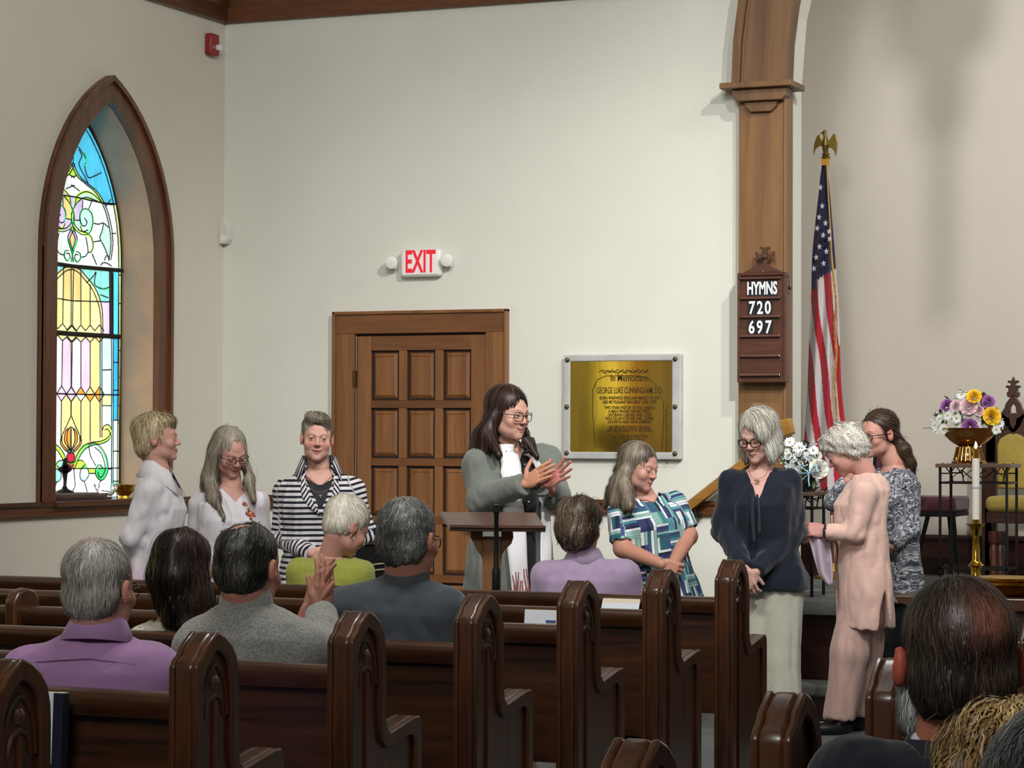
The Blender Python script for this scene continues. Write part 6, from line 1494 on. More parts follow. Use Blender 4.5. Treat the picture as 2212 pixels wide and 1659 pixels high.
pants(P, fr, (.16,), legs, CLOTH, '#3a3a44'); shoes(P, legs, fr.f, darkshoe)
hair(P, [((0, -.028, .050), (.086, .108, .092)), ((0, -.062, .0), (.078, .066, .085)), ((0, .045, .092), (.062, .045, .038)), ((0, -.07, -.045), (.06, .045, .05))], [((0, .094, -.03), (.095, .062, .094)), ((0, .07, -.085), (.09, .07, .06)), ((.088, .004, -.022), (.022, .026, .03)), ((-.088, .004, -.022), (.022, .026, .03))],
     ['#76624a', '#a8927066'[:7], '#c2b08c', '#d6c8a8'], n=1700, L=.09, crown=(0, -.04, .14), disp=.006, r=.0012, seed=4, sweep=(0, -.1, 0), ani=(1, .5, .5))
P.flush()

# --- long grey hair, head bowed
P = Person('woman with long straight grey hair and glasses in a white butterfly sweatshirt, head bowed', 12.25, (490, 1200)); sk = SK2
nb = P.w(500, 1046, .0); P.neck = nb; fr = Frame(P.w(488, 1290, .0), nb, P.face_dir(22))
P.head(496, 976, -.035, 34, 26, 4, .95, dict(skin='#c49486', smile=1., open=.0015, age=.6, lips='#a04a48', neck=.046, closed=.75, brow='#8a7468'))
A1 = [P.w(432, 1090, .04), P.w(422, 1180, .06), P.w(470, 1225, -.16)]; A2 = [P.w(556, 1085, -.02), P.w(566, 1180, .0), P.w(520, 1225, -.2)]
legs = standing_legs(P, fr); P.body(fr, F_TOP, [A1, A2], legs, [dict(fore=A1[1], wr=A1[2], d=Rh * .8 - Zh * .2, n=Fh, lat=Zh), dict(fore=A2[1], wr=A2[2], d=-Rh * .8 - Zh * .2, n=Fh, lat=Zh)], sk)
o = top(P, 'sweatshirt', fr, [(-.25, .18, .12, .13)] + F_TOP[2:], [A1, A2], wht, '#d8d3d8', rs=(.052, .05, .042), neckr=.075, amp=.005, V=(.84, .7), skin=sk, hem=-.2, nk=.96)
pants(P, fr, (.165,), legs, CLOTH, '#30313c'); shoes(P, legs, fr.f, darkshoe)
def decal(P, fr, S, pts, name, m, grow=.006, th=.0025, par=None, label=None, c=None):
    """flat print lying on the front of a garment: polygon in (x, u) projected to the torso surface"""
    V = []; F = []
    for poly in pts:
        n0 = len(V); cx = np.mean([p[0] for p in poly]); cu = np.mean([p[1] for p in poly])
        ring_ = [(cx, cu)] + list(poly)
        for x, u in ring_:
            us = [q[0] for q in S]; hw = np.interp(u, us, [q[1] for q in S]); rf = np.interp(u, us, [q[2] for q in S]); f_ = rf * max(0, 1 - min(1, abs(x) / hw) ** 2.3) ** (1 / 2.3); V.append(fr.p(x, f_ + grow, u))
        k = len(poly)
        for i in range(k): F.append([n0, n0 + 1 + i, n0 + 1 + (i + 1) % k])
    o = make_mesh(name, V, F, m, par or P.root); so = o.modifiers.new('thick', 'SOLIDIFY'); so.thickness = th; so.offset = 1; return o
orange = mat('print_orange', '#c4623a', .8, var=.15, vscale=60); dk_ = mat('print_dark', '#3a2620', .8)
Sx = [(-.25, .18, .12, .13)] + F_TOP[2:]
def bfly(cx, cu, s, rot):
    R_ = np.array([[math.cos(rot), -math.sin(rot)], [math.sin(rot), math.cos(rot)]]); P_ = []
    for sx in (-1, 1):
        for w_ in ([(0, .1), (.35, .7), (.8, .95), (1., .75), (.85, .3), (.5, .0)], [(0, -.05), (.5, -.02), (.8, -.3), (.7, -.7), (.35, -.6), (.1, -.25)]):
            P_.append([(cx + (R_ @ (sx * a, b_))[0] * s, cu + (R_ @ (sx * a, b_))[1] * s / fr.L) for a, b_ in w_])
    return P_
for (px_, py_, s_, r_, par) in ((541, 1092, .030, .9, 0), (547, 1112, .024, -.5, 0), (552, 1138, .022, .4, 0)):
    q_ = fr.q(np.array([P.w(px_, py_, -.1)])); x_, u_ = float(q_[0][0]), float(q_[2][0])
    decal(P, fr, Sx, bfly(x_, u_, s_ * 1.15, r_), 'butterfly_outline', dk_, .0045, .001, o); decal(P, fr, Sx, bfly(x_, u_, s_, r_), 'butterfly_print', orange, .006, .001, o)
glasses('glasses', P.hd, mat('frame_plum', '#2c1a22', .35), P.root, h=.032, w=.05)
hair(P, [((0, -.022, .042), (.083, .103, .088)), ((0, -.05, -.02), (.076, .06, .08))], [((0, .098, -.02), (.064, .062, .088)), ((0, .105, .045), (.060, .064, .066)), ((0, .085, -.08), (.066, .06, .06))],
     ['#5c5346', '#7d7264', '#958b7c', '#a79e90'], n=1500, L=.30, crown=(0, .02, .128), disp=.002, r=.0011, seed=8, grav=.75, ani=(1, 1, .12), steps=11, sweep=(0, 0, -.2), wk=.035,
     world=[(P.hd.w((.072, -.01, .0)), P.w(452, 1030, -.02), .024, .030), (P.w(452, 1030, -.02), P.w(462, 1075, -.09), .032, .030), (P.w(462, 1075, -.09), P.w(484, 1118, -.145), .028, .008), (P.hd.w((.06, -.05, .0)), P.w(448, 1050, .04), .03, .035),
            (P.hd.w((-.070, .0, -.01)), P.w(537, 1035, -.06), .022, .024), (P.w(537, 1035, -.06), P.w(548, 1080, -.12), .022, .012), (P.hd.w((0, -.06, 0)), P.w(500, 1070, .1), .06, .05)])
P.flush()

# --- striped jacket, smiling at the camera
P = Person('smiling woman with short grey hair in a navy and white striped jacket before the door', 12.0, (690, 1200)); sk = '#c4917c'
nb = P.w(688, 1010, .0); P.neck = nb; fr = Frame(P.w(690, 1262, .0), nb, P.face_dir(8))
P.head(685, 947, -.03, 6, 2, -3, .94, dict(skin='#cf9f90', smile=1.3, open=.0018, age=.6, lips='#9c4a48', neck=.05, brow='#8b7466', fat=1.04, blush='#c0604e'))
A1 = [P.w(618, 1062, .03), P.w(606, 1160, .03), P.w(672, 1196, -.2)]; A2 = [P.w(760, 1058, .0), P.w(788, 1150, .0), P.w(716, 1200, -.2)]
legs = standing_legs(P, fr); P.body(fr, F_TOP, [A1, A2], legs, [dict(fore=A1[1], wr=A1[2], d=Rh * .9 - Zh * .25, n=Fh, lat=Zh), dict(fore=A2[1], wr=A2[2], d=-Rh * .9 - Zh * .3, n=Fh, lat=Zh)], sk)
SJ = [(-.30, .20, .13, .14)] + scaleS(F_TOP[2:], 1.08, 1.08)
stm = stripe_mat('stripe_jersey', '#1a1b29', '#cfccd0', .0262, .46)
top(P, 'black_top', fr, scaleS(F_TOP[2:], 1., 1.), [], mat('top_black', '#121218', .7), neckr=.085, V=(.86, 1.1), skin='#bd8972', nk=.9)
top(P, 'jacket', fr, SJ, [A1, A2], stm, rs=(.055, .048, .038), neckr=.078, amp=.005, V=(.62, .42), hem=-.25, pat=True, h=.0075, grow=.004)
col_stripe = stripe_mat('stripe_collar', '#1a1b29', '#cfccd0', .016, .48, 'X')
for sx in (1, -1):                                       # lapels and stand collar
    V = []; F = []
    prof = [(.60, .0, .012), (.66, .02, .05), (.74, .045, .085), (.81, .062, .092), (.88, .07, .088), (.95, .062, .09), (1.02, .055, .082)]
    for u, xi, xo in prof:
        for x_ in np.linspace(xi, xo, 5):
            us = [q[0] for q in SJ]; hw = np.interp(u, us, [q[1] for q in SJ]); rf = np.interp(u, us, [q[2] for q in SJ]); ff = rf * max(.0, 1 - min(1, x_ / hw) ** 2.3) ** (1 / 2.3) + .012
            if u > .92: ff = .045 - .5 * (x_ - .055)
            V.append(fr.p(sx * x_, ff, u))
    for i in range(len(prof) - 1):
        for j in range(4): a_ = i * 5 + j; F.append([a_, a_ + 1, a_ + 6, a_ + 5])
    V = np.array(V); o = make_mesh('lapel', V, F, col_stripe, P.root, smooth=60); a = o.data.attributes.new('pat', 'FLOAT_VECTOR', 'POINT')
    x, f_, u = fr.q(V); a.data.foreach_set('vector', np.stack([(x * sx * .8 + u * fr.L * .55), u * 0, x * 0], 1).astype(np.float32).ravel()); so = o.modifiers.new('t', 'SOLIDIFY'); so.thickness = .005; so.offset = 0
oc = collar(P, 'collar', nb + fr.u * .0, fr.u, fr.f, .082, .062, col_stripe, '#cccccc', open_=.9, fall=.07)
q_ = np.array([v.co[:] for v in oc.data.vertices]) + P.base; x, f_, u = fr.q(q_); a = oc.data.attributes.new('pat', 'FLOAT_VECTOR', 'POINT'); a.data.foreach_set('vector', np.stack([np.arctan2(x, f_) * .07, u * 0, u * 0], 1).astype(np.float32).ravel())
MB().tube([fr.p(.07 * math.sin(a_), .085 + .028 * math.cos(a_), .97 - .13 * math.cos(a_) - .05) for a_ in np.linspace(-1.4, 1.4, 14)], .0015, 5).tube([fr.p(0, .137, .775), fr.p(0, .139, .745)], .003, 5).tube([fr.p(-.008, .138, .765), fr.p(.008, .138, .765)], .002, 5).build('necklace', mat('silver_chain', '#c9b9a4', .3, .9), P.root)
pants(P, fr, (.17,), legs, CLOTH, '#1c1d28'); shoes(P, legs, fr.f, darkshoe)
hair(P, [((0, -.022, .048), (.082, .104, .088)), ((0, .045, .098), (.058, .042, .030)), ((.03, .03, .11), (.04, .04, .026)), ((0, -.055, .0), (.074, .06, .07))], [((0, .103, -.028), (.066, .062, .098)), ((0, .11, .03), (.058, .05, .062)), ((.086, .008, -.032), (.026, .032, .04)), ((-.086, .008, -.032), (.026, .032, .04)), ((0, .06, -.09), (.09, .09, .06))],
     ['#4d463c', '#6b6353', '#857d6c', '#9c9484'], n=1100, L=.06, crown=(.02, -.03, .13), disp=.0035, r=.0011, seed=12, grav=.2, sweep=(-.25, .25, 0), ani=(1, 1, .6))
P.flush()

# --- woman in the stole, clapping
P = Person('woman with long dark hair and glasses in a white stole, clapping behind the lectern', 12.35, (1100, 1200)); sk = '#bd8a72'
nb = P.w(1098, 964, .03); P.neck = nb; fr = Frame(P.w(1103, 1185, .03), nb, P.face_dir(38))
P.head(1098, 893, -.02, 47, 8, 0, 1.06, dict(skin='#c99a88', smile=1.2, open=.001, age=.2, lips='#a4555a', neck=.052, fat=1.07, jaw=1.08, brow='#4a3630', blush='#b0604e'))
A1 = [P.w(1036, 1005, -.06), P.w(1040, 1078, -.13), P.w(1133, 1046, -.32)]; A2 = [P.w(1176, 998, .06), P.w(1200, 1070, -.04), P.w(1172, 1046, -.30)]
SP = scaleS([(-.75, .19, .12, .14), (-.40, .20, .13, .15)] + F_TOP[1:], 1.16, 1.2, 1.2)
h1 = dict(fore=A1[1], wr=A1[2], d=P.w(1180, 1016, -.38) - A1[2], n=nrm(Fh * .8 - Zh * .2 + Rh * .3), lat=nrm(Zh * .9 - Rh * .35), curl=(.12, .18, .12), thumb=(.35, .85, .1), spread=.1, sc=1.02)
h2 = dict(fore=A2[1], wr=A2[2] + Rh * .01, d=P.w(1222, 1012, -.36) - A2[2], n=nrm(-Fh * .9 - Rh * .3 + Zh * .2), lat=nrm(Zh * .9 - Rh * .45), curl=(.05, .12, .08), thumb=(.6, .85, .1), spread=.32, sc=1.02)
h1['col'] = '#c08a70'; h2['col'] = '#c07c74'
legs = standing_legs(P, fr, w=.10); P.body(fr, SP[1:], [A1, A2], legs, [h1, h2], sk)
blackc = cloth_mat('cloth_black', var=.1)
top(P, 'black_shirt', fr, SP[1:], [], blackc, '#121217', neckr=.07, V=(.86, .75), skin=sk, hem=-.3, amp=.003)
collar(P, 'shirt_collar', nb + fr.u * .0, fr.u, fr.f, .068, .035, blackc, '#15151a', fall=.06, open_=.5)
bt = MB()
for u_ in (.82, .70, .58, .46): 
    rf = np.interp(u_, [q[0] for q in SP], [q[2] for q in SP]); bt.lathe([(0, 0), (.005, 0), (.005, .002), (0, .003)], fr.p(0, rf + .002, u_), 10, fr.f)
bt.build('button', mat('button_pearl', '#b9b7ba', .3), P.root)
gm_ = cloth_mat('cloth_cardigan', var=.06)
def cut_front(f):
    def op(Q):
        x, ff, u = fr.q(Q); return np.maximum(np.abs(x + .015) - (.095 + .05 * np.clip(.3 - u, 0, 1.2)), .0 - ff)
    f.sub(op, .006)
top(P, 'cardigan', fr, [(-.55, .235, .14, .19), (-.30, .225, .15, .19)] + SP[2:], [A1, A2], gm_, '#6c716b', rs=(.070, .058, .042), sho=(.052, .066), neckr=.085, amp=.0045, hem=-.5, grow=.014, extra=None, V=(-2.0, .045), nk=.9)
pants(P, fr, (.19,), legs, blackc, '#101016', r=(.12, .10, .095)); shoes(P, legs, fr.f, darkshoe)
stw = mat('stole_white', '#dcdade', .6, sheen=.3, bump=.15, bscale=300)
for sx, xi, wd, ub in ((1, .105, .047, -.62), (-1, .085, .040, -.55)):
    us = [q[0] for q in SP]; V = []; F = []; UU = np.linspace(1.0, ub, 60)
    for u in UU:
        t = np.clip((1 - u) / .25, 0, 1); xc = sx * (.062 * (1 - t) + xi * t) - (.02 * np.clip(.4 - u, 0, 1) * sx); hw = np.interp(u, us, [q[1] for q in SP]); rf = np.interp(u, us, [q[2] for q in SP])
        rf = max(rf, .165 if u < .45 else rf)
        for k_ in range(7):
            x_ = xc + (k_ / 6 - .5) * 2 * wd; ff = rf * max(.0, 1 - min(1, abs(x_) / (hw * 1.05)) ** 2.3) ** (1 / 2.3) + .028 + .003 * math.sin(u * 9 + k_ * .8); V.append(fr.p(x_, ff if u < .92 else min(ff, .07), u + (.02 if u > .95 else 0)))
    for i in range(len(UU) - 1):
        for j in range(6): a_ = i * 7 + j; F.append([a_, a_ + 1, a_ + 8, a_ + 7])
    o = make_mesh('stole', V, F, stw, P.root, smooth=180, ); so = o.modifiers.new('t', 'SOLIDIFY'); so.thickness = .004; so.offset = 1
    b = MB(); rn = random.Random(2); VV = np.array(V).reshape(len(UU), 7, 3)
    def onst(a_, u_):
        i_ = int(np.clip((1.0 - u_) / (1.0 - ub) * (len(UU) - 1), 0, len(UU) - 1)); t_ = np.clip(a_, 0, 1) * 6; j_ = min(5, int(t_)); return VV[i_, j_] * (1 - (t_ - j_)) + VV[i_, j_ + 1] * (t_ - j_) + fr.f * .006
    for k_ in range(7):
        a0 = .08 + .14 * k_; hh = .30 + .12 * rn.random()
        b.tube([onst(a0 + .07 * math.sin(v * 7 + k_) * (1 - v * .5) , ub + hh * v) for v in np.linspace(0.02, 1, 12)], [.0075 * (1 - .75 * v) + .001 for v in np.linspace(0, 1, 12)], 5)
        if k_ % 2 == 0: b.tube([onst(a0 + .10 + .06 * math.cos(v * 8 + k_), ub + hh * .6 * v) for v in np.linspace(0.0, 1, 10)], [.009 * (1 - v) + .001 for v in np.linspace(0, 1, 10)], 5)
    b.build('flame_print', mat('flame_print', '#8c5450', .7), o, smooth=60)
    if sx > 0: MB().tube([onst(.45, .24), onst(.55, .25), onst(.6, .235), onst(.5, .21), onst(.4, .2), onst(.62, .205)], .0012, 4).build('signature_mark', mat('ink', '#4a4a55', .6), o)
glasses('glasses', P.hd, mat('frame_dark', '#1d171a', .3), P.root, w=.052, h=.040, square=.7)
D_ = ['#1d1210', '#2b1b17', '#3b2620', '#54392e']
hair(P, [((0, -.022, .048), (.087, .107, .090)), ((0, -.05, -.03), (.082, .062, .09))], [((-.004, .103, -.028), (.062, .060, .094)), ((.004, .112, .026), (.064, .058, .066)), ((0, .08, -.09), (.075, .06, .06))], D_, n=1700, L=.30, crown=(.02, .02, .130), disp=.002, r=.0011, seed=15, grav=.75, ani=(1, 1, .12), steps=11, wk=.035,
     world=[(P.hd.w((.078, -.015, -.02)), P.w(1045, 940, -.05), .032, .042), (P.w(1045, 940, -.05), P.w(1028, 985, -.06), .042, .028), (P.w(1052, 935, -.08), P.w(1078, 982, -.19), .038, .016), (P.w(1040, 945, .0), P.w(1014, 1003, .0), .045, .016), (P.w(1050, 950, -.06), P.w(1046, 1000, -.12), .04, .014), (P.hd.w((0, -.05, -.04)), P.w(1058, 985, .12), .07, .05),
            (P.hd.w((-.072, .015, -.03)), P.w(1135, 950, -.10), .020, .026), (P.w(1135, 950, -.10), P.w(1160, 985, -.17), .028, .010), (P.w(1140, 940, -.05), P.w(1152, 970, -.10), .026, .016)])
P.flush()

# --- patterned blouse
P = Person('woman with long grey-brown hair in a blue and green patchwork blouse below the plaque', 12.8, (1425, 1250)); sk = '#b88370'
nb = P.w(1392, 1071, .02); P.neck = nb; fr = Frame(P.w(1430, 1272, .0), nb, P.face_dir(32))
P.head(1380, 1008, -.02, 52, 14, -2, 1.0, dict(skin='#c29284', smile=.1, age=.8, lips='#a06058', neck=.05, fat=1.06, closed=.5, brow='#6d594e', blush='#b05f50'))
A1 = [P.w(1338, 1108, -.04), P.w(1345, 1185, -.10), P.w(1428, 1218, -.28)]; A2 = [P.w(1456, 1088, .05), P.w(1487, 1158, .0), P.w(1452, 1222, -.24)]
SB_ = scaleS([(-.30, .20, .14, .15)] + F_TOP[2:], 1.1, 1.22, 1.1)
h1 = dict(fore=A1[1], wr=A1[2], d=Rh * .8 - Zh * .35 + Fh * .1, n=nrm(Fh), lat=nrm(Zh * .8 + Rh * .3 - Fh * .3), curl=(.7, .8, .5), thumb=(.8, .3, .1), col='#c08a78'); h2 = dict(fore=A2[1], wr=A2[2], d=-Rh * .45 - Zh * .7 - Fh * .1, n=nrm(Fh - Rh * .3), lat=nrm(-Rh * .2 + Zh * .5 - Fh * .7), curl=(.7, .8, .5), col='#bd8676')
legs = standing_legs(P, fr); P.body(fr, SB_, [A1, A2], legs, [h1, h2], sk)
f = Field(.01)
for A in (A1, A2): f.chain([lerp(A[0], A[1], .5), A[1], A[2]], (.05, .046, .029), k=.02)
V, F = surf(f, *f.bbox(), .008); P.addmesh(V, F, np.tile(np.array(lin('#bb8672')), (len(V), 1)) * (1 + .05 * Noise(3, 50)(V))[:, None])
pal = ['#2f3762', '#cdd5d8', '#457f8a', '#86aca4', '#434b7c', '#20263f', '#5c93a0', '#dde0e4', '#8fb6b2', '#30606e', '#d2d9dc', '#39406e']
pm = patch_mat('patchwork_print', .082, pal, 5)
AS1 = [A1[0], lerp(A1[0], A1[1], .82)]; AS2 = [A2[0], lerp(A2[0], A2[1], .82)]
top(P, 'blouse', fr, SB_, [AS1, AS2], pm, rs=(.062, .066), sho=(.044, .058), neckr=.085, amp=.005, hem=-.26, pat=True, V=(.93, 1.5), skin=sk, nk=.96, h=.008)
pants(P, fr, (.185,), legs, CLOTH, '#1d2028', r=(.11, .09, .08)); shoes(P, legs, fr.f, darkshoe)
MB().tube([A1[2] - nrm(A1[2] - A1[1]) * .01 + np.array((0, 0, .0)) + .029 * (nrm(np.cross(A1[2] - A1[1], Fh)) * math.cos(a_) + Fh * math.sin(a_)) for a_ in np.linspace(0, 2 * math.pi, 14)[:-1]], .005, 6, closed=True).build('bracelet', mat('bracelet_green', '#4c7a78', .4), P.root)
hair(P, [((0, -.024, .045), (.086, .106, .086)), ((0, -.055, -.03), (.08, .062, .085))], [((0, .105, -.024), (.066, .064, .094)), ((0, .112, .026), (.068, .060, .066)), ((0, .085, -.09), (.07, .06, .06)), ((-.088, .0, -.02), (.02, .022, .028))], ['#3e342d', '#5d5146', '#786b5c', '#8f8474'], n=1600, L=.26, crown=(0, .01, .128), disp=.003, r=.0012, seed=21, grav=.7, ani=(1, 1, .15), steps=11, curl=.12,
     world=[(P.hd.w((.074, -.02, -.03)), P.w(1338, 1045, -.04), .034, .046), (P.w(1338, 1045, -.04), P.w(1330, 1085, -.07), .046, .034), (P.w(1350, 1050, -.08), P.w(1362, 1092, -.16), .038, .022), (P.w(1325, 1060, .0), P.w(1310, 1088, .03), .036, .014), (P.hd.w((0, -.06, -.04)), P.w(1345, 1090, .10), .07, .05), (P.w(1345, 1075, -.07), P.w(1352, 1095, -.13), .03, .02)])
P.flush()

# --- navy blouse, white trousers
P = Person('woman with a silver bob and black glasses in a navy blouse and cream trousers', 12.4, (1660, 1400)); sk = SK1
nb = P.w(1643, 1008, .02); P.neck = nb; fr = Frame(P.w(1652, 1262, .02), nb, P.face_dir(-14))
P.head(1638, 944, -.02, -33, 16, 3, 1.02, dict(skin='#cca094', smile=-.2, age=.5, lips='#a8675f', neck=.05, closed=.8, brow='#a3948a'))
A1 = [P.w(1580, 1040, .03), P.w(1566, 1142, .02), P.w(1608, 1228, -.20)]; A2 = [P.w(1706, 1040, .02), P.w(1712, 1148, .02), P.w(1634, 1236, -.20)]
SN = scaleS([(-.10, .20, .13, .14), (.05, .20, .13, .14)] + [q for q in F_TOP if q[0] > .2], 1.08, 1.12, 1.1)
h1 = dict(fore=A1[1], wr=A1[2], d=Rh * .25 - Zh * .9, n=nrm(Fh + Rh * .4), lat=nrm(Rh * .5 - Fh * .6), curl=(.5, .6, .4)); h2 = dict(fore=A2[1], wr=A2[2] + np.array((0, 0, .0)), d=-Rh * .55 - Zh * .7, n=nrm(Fh), lat=nrm(-Rh * .3 + Zh * .5 - Fh * .6), curl=(.6, .6, .4))
ank = [P.w(1650, 1570, .08), P.w(1692, 1578, -.02)]; legs = [[fr.p(.085, 0, -.03), P.w(1640, 1420, .04), ank[0]], [fr.p(-.085, 0, -.03), P.w(1682, 1422, .0), ank[1]]]
for l_ in legs: l_[2][2] = .09
P.body(fr, SN, [A1, A2], legs, [h1, h2], sk)
nv = cloth_mat('cloth_navy', rough=.75, var=.12)
top(P, 'blouse', fr, SN, [A1, A2], nv, '#0e1625', rs=(.058, .066, .044), sho=(.040, .054), neckr=.07, amp=.005, hem=-.05, V=(.72, .42), skin='#c08e7c', freq=38, ef=.009, h=.0085)
MB().tube([fr.p(.02, .15, .76), fr.p(.022, .16, .6), fr.p(.018, .158, .40)], [.008, .011, .012], 8, flat=.5).tube([fr.p(-.0, .15, .76), fr.p(-.006, .163, .62), fr.p(-.004, .158, .45)], [.008, .011, .012], 8, flat=.5).build('neck_tie', nv, P.root, smooth=60, colors=True) if False else None
tie = MB()
for P_ in ([(.022, .150, .77), (.026, .166, .62), (.02, .166, .38)], [(.0, .150, .77), (-.008, .168, .62), (-.006, .166, .45)]): tie.tube([fr.p(*q) for q in sm(P_, 5)], .012, 8, flat=.4, c=lin('#0b111d'))
tie.build('neck_tie', nv, P.root, smooth=60, colors=True)
MB().tube([fr.p(.05 * math.sin(a_), .07 + .035 * math.cos(a_), 1.0 - .10 * math.cos(a_)) for a_ in np.linspace(-1.4, 1.4, 12)], .0013, 5).ball(fr.p(0, .112, .885), .009, 8).ball(fr.p(.014, .11, .892), .006, 8).build('necklace', mat('rose_gold', '#d9a08a', .25, .9), P.root, smooth=60)
pants(P, fr, (.175,), legs, cloth_mat('cloth_cream', var=.05), '#b9b5a8', r=(.115, .10, .105), hem=.035, amp=.007); shoes(P, [[l[-1]] for l in legs], fr.f, mat('shoe_tan', '#8d8478', .5))
glasses('glasses', P.hd, mat('frame_black', '#0f0e10', .25), P.root, w=.052, h=.040, r=.0030, square=.3)
hair(P, [((0, -.022, .052), (.094, .112, .094)), ((0, -.05, -.02), (.094, .075, .09)), ((0, -.05, -.08), (.092, .065, .055)), ((-.055, .045, .04), (.04, .055, .065)), ((-.075, .02, -.055), (.026, .05, .07)), ((.078, .01, -.05), (.024, .045, .07))], [((.004, .108, -.022), (.060, .062, .095)), ((.02, .115, .04), (.036, .05, .055)), ((0, .085, -.09), (.064, .065, .07))], ['#8f8a80', '#b3aea2', '#cbc8be', '#dddbd3'], n=1500, L=.17, crown=(.035, .02, .135), disp=.002, r=.0012, seed=27, grav=.55, ani=(1, 1, .15), steps=9)
P.flush()

# --- pink tunic, curly white hair
P = Person('woman with curly white hair in a pale pink tunic, turned left and holding a cloth', 12.62, (1865, 1400)); sk = SK1
nb = P.w(1868, 1020, .0); P.neck = nb; fr = Frame(P.w(1868, 1255, .0), nb, P.face_dir(-82))
P.head(1826, 972, .0, -108, 34, 0, .98, dict(skin='#cb988c', age=.8, neck=.052, closed=.8))
A1 = [P.w(1868, 1066, -.17), P.w(1848, 1152, -.19), P.w(1785, 1148, -.16)]; A2 = [P.w(1850, 1070, .16), P.w(1828, 1150, .17), P.w(1770, 1152, -.02)]
ST = [(-.62, .185, .125, .135, .0), (-.42, .185, .12, .14, .0), (-.12, .19, .125, .14, .0), (.0, .185, .125, .13), (.3, .165, .13, .105), (.52, .165, .15, .10), (.70, .165, .155, .105), (.84, .155, .10, .12), (.94, .11, .065, .10), (1.0, .062, .055, .062)]
h1 = dict(fore=A1[1], wr=A1[2], d=-Rh * .95 + Zh * .1, n=nrm(Zh * -.5 + Fh * .9), lat=nrm(Zh), curl=(.7, .8, .5), col='#c48d84', thumb=(.8, .4, .3)); h2 = dict(fore=A2[1], wr=A2[2], d=-Rh * .9 - Zh * .2 - Fh * .3, n=nrm(-Fh), lat=nrm(Zh), curl=(.6, .7, .4), col='#c48d84')
ank = [P.w(1815, 1560, -.05), P.w(1850, 1555, .12)]; legs = [[fr.p(.07, 0, -.03), P.w(1835, 1410, -.06), ank[0]], [fr.p(-.07, 0, -.03), P.w(1868, 1400, .1), ank[1]]]
for l_ in legs: l_[2][2] = .09
P.body(fr, ST[2:], [A1, A2], legs, [h1, h2], sk)
pk = cloth_mat('cloth_pink', var=.05, sheen=.35)
def slit(f):
    def op(Q):
        x, ff, u = fr.q(Q); return np.maximum(np.maximum(np.abs(ff + .055) - (-.04 - u) * .12, x + .02), u + .06)
    f.sub(op, .004)
top(P, 'tunic', fr, ST, [A1, A2], pk, '#e6bfb2', rs=(.058, .048, .038), sho=(.045, .056), neckr=.062, amp=.005, hem=-.42, extra=slit, freq=36, ef=.008, nk=.95, necku=nrm(fr.u - fr.f * -.35))
ed = MB()                                                  # front edge drape of the cardigan, a band down the near front
for k_, x_ in enumerate((.075, .10)):
    ed.tube([fr.p(x_ + .01 * math.sin(u * 7), np.interp(u, [q[0] for q in ST[::1]], [q[2] for q in ST]) * (1 - (x_ / .19) ** 2.3) ** .43 + .008, u) for u in np.linspace(.6, -.38, 22)], .011, 7, flat=.6, c=lin('#d9aa9c' if k_ else '#e0b6a8'))
ed.build('front_edge', pk, P.root, smooth=60, colors=True)
pants(P, fr, (.135,), legs, cloth_mat('cloth_pink_trouser', rough=.7, var=.06), '#c4a298', top_u=.05, r=(.085, .098, .08), hem=.075, amp=.008); shoes(P, [[l[-1]] for l in legs], fr.f, darkshoe)
wt = A1[2] - nrm(A1[1] - A1[2]) * .006; ax_ = nrm(A1[1] - A1[2]); e1 = nrm(np.cross(ax_, Fh)); e2 = np.cross(ax_, e1)
MB().tube([wt + .027 * (e1 * math.cos(a_) + e2 * math.sin(a_)) for a_ in np.linspace(0, 2 * math.pi, 18)[:-1]], .007, 6, closed=True, flat=1.3).obox(wt - Fh * .029, [ax_ * .015, e1 * .017, Fh * .005]).build('wristwatch', mat('watch_dark', '#26282c', .35, .3), P.root)
hair(P, [((0, -.018, .046), (.096, .108, .090)), ((0, -.055, -.005), (.092, .075, .085)), ((0, .05, .07), (.075, .055, .055)), ((.03, -.08, .05), (.05, .04, .05)), ((.06, -.02, .09), (.045, .05, .04)), ((.075, .02, -.0), (.035, .05, .05))], [((0, .115, -.035), (.07, .060, .09)), ((0, .085, -.1), (.08, .08, .06)), ((0, -.03, -.12), (.1, .06, .04))], ['#a39a90', '#c2bab0', '#d9d3ca', '#e8e4dc'], n=1700, L=.05, crown=(0, -.02, .13), disp=.0075, r=.0014, seed=31, grav=.1, curl=1.1, bumpf=75, ani=(1, 1, 1), steps=8, lift=.003)
# the cloth in her hand
CL = thing('held_cloth', 'pale lavender cloth hanging from the hands of the woman in pink', 'cloth', P.w(1765, 1165, -.2))
V = []; F = []; nn = 16; mm = 22
for j in range(mm):
    py = 1148 + j * 5.5; v = j / (mm - 1); xl = np.interp(py, [1148, 1165, 1200, 1240, 1265], [1738, 1747, 1756, 1768, 1790]); xr = np.interp(py, [1148, 1165, 1200, 1240, 1265], [1775, 1792, 1797, 1800, 1798])
    for i in range(nn):
        u_ = i / (nn - 1); V.append(P.w(xl + (xr - xl) * u_, py, -.16 + .03 * math.sin(u_ * 9 + v * 2) + .06 * u_))
for j in range(mm - 1):
    for i in range(nn - 1): a_ = j * nn + i; F.append([a_, a_ + 1, a_ + nn + 1, a_ + nn])
o = make_mesh('cloth_fold', V, F, mat('cloth_lavender', '#b9a9b8', .7, sheen=.3), CL, smooth=180); so = o.modifiers.new('t', 'SOLIDIFY'); so.thickness = .006
P.flush()

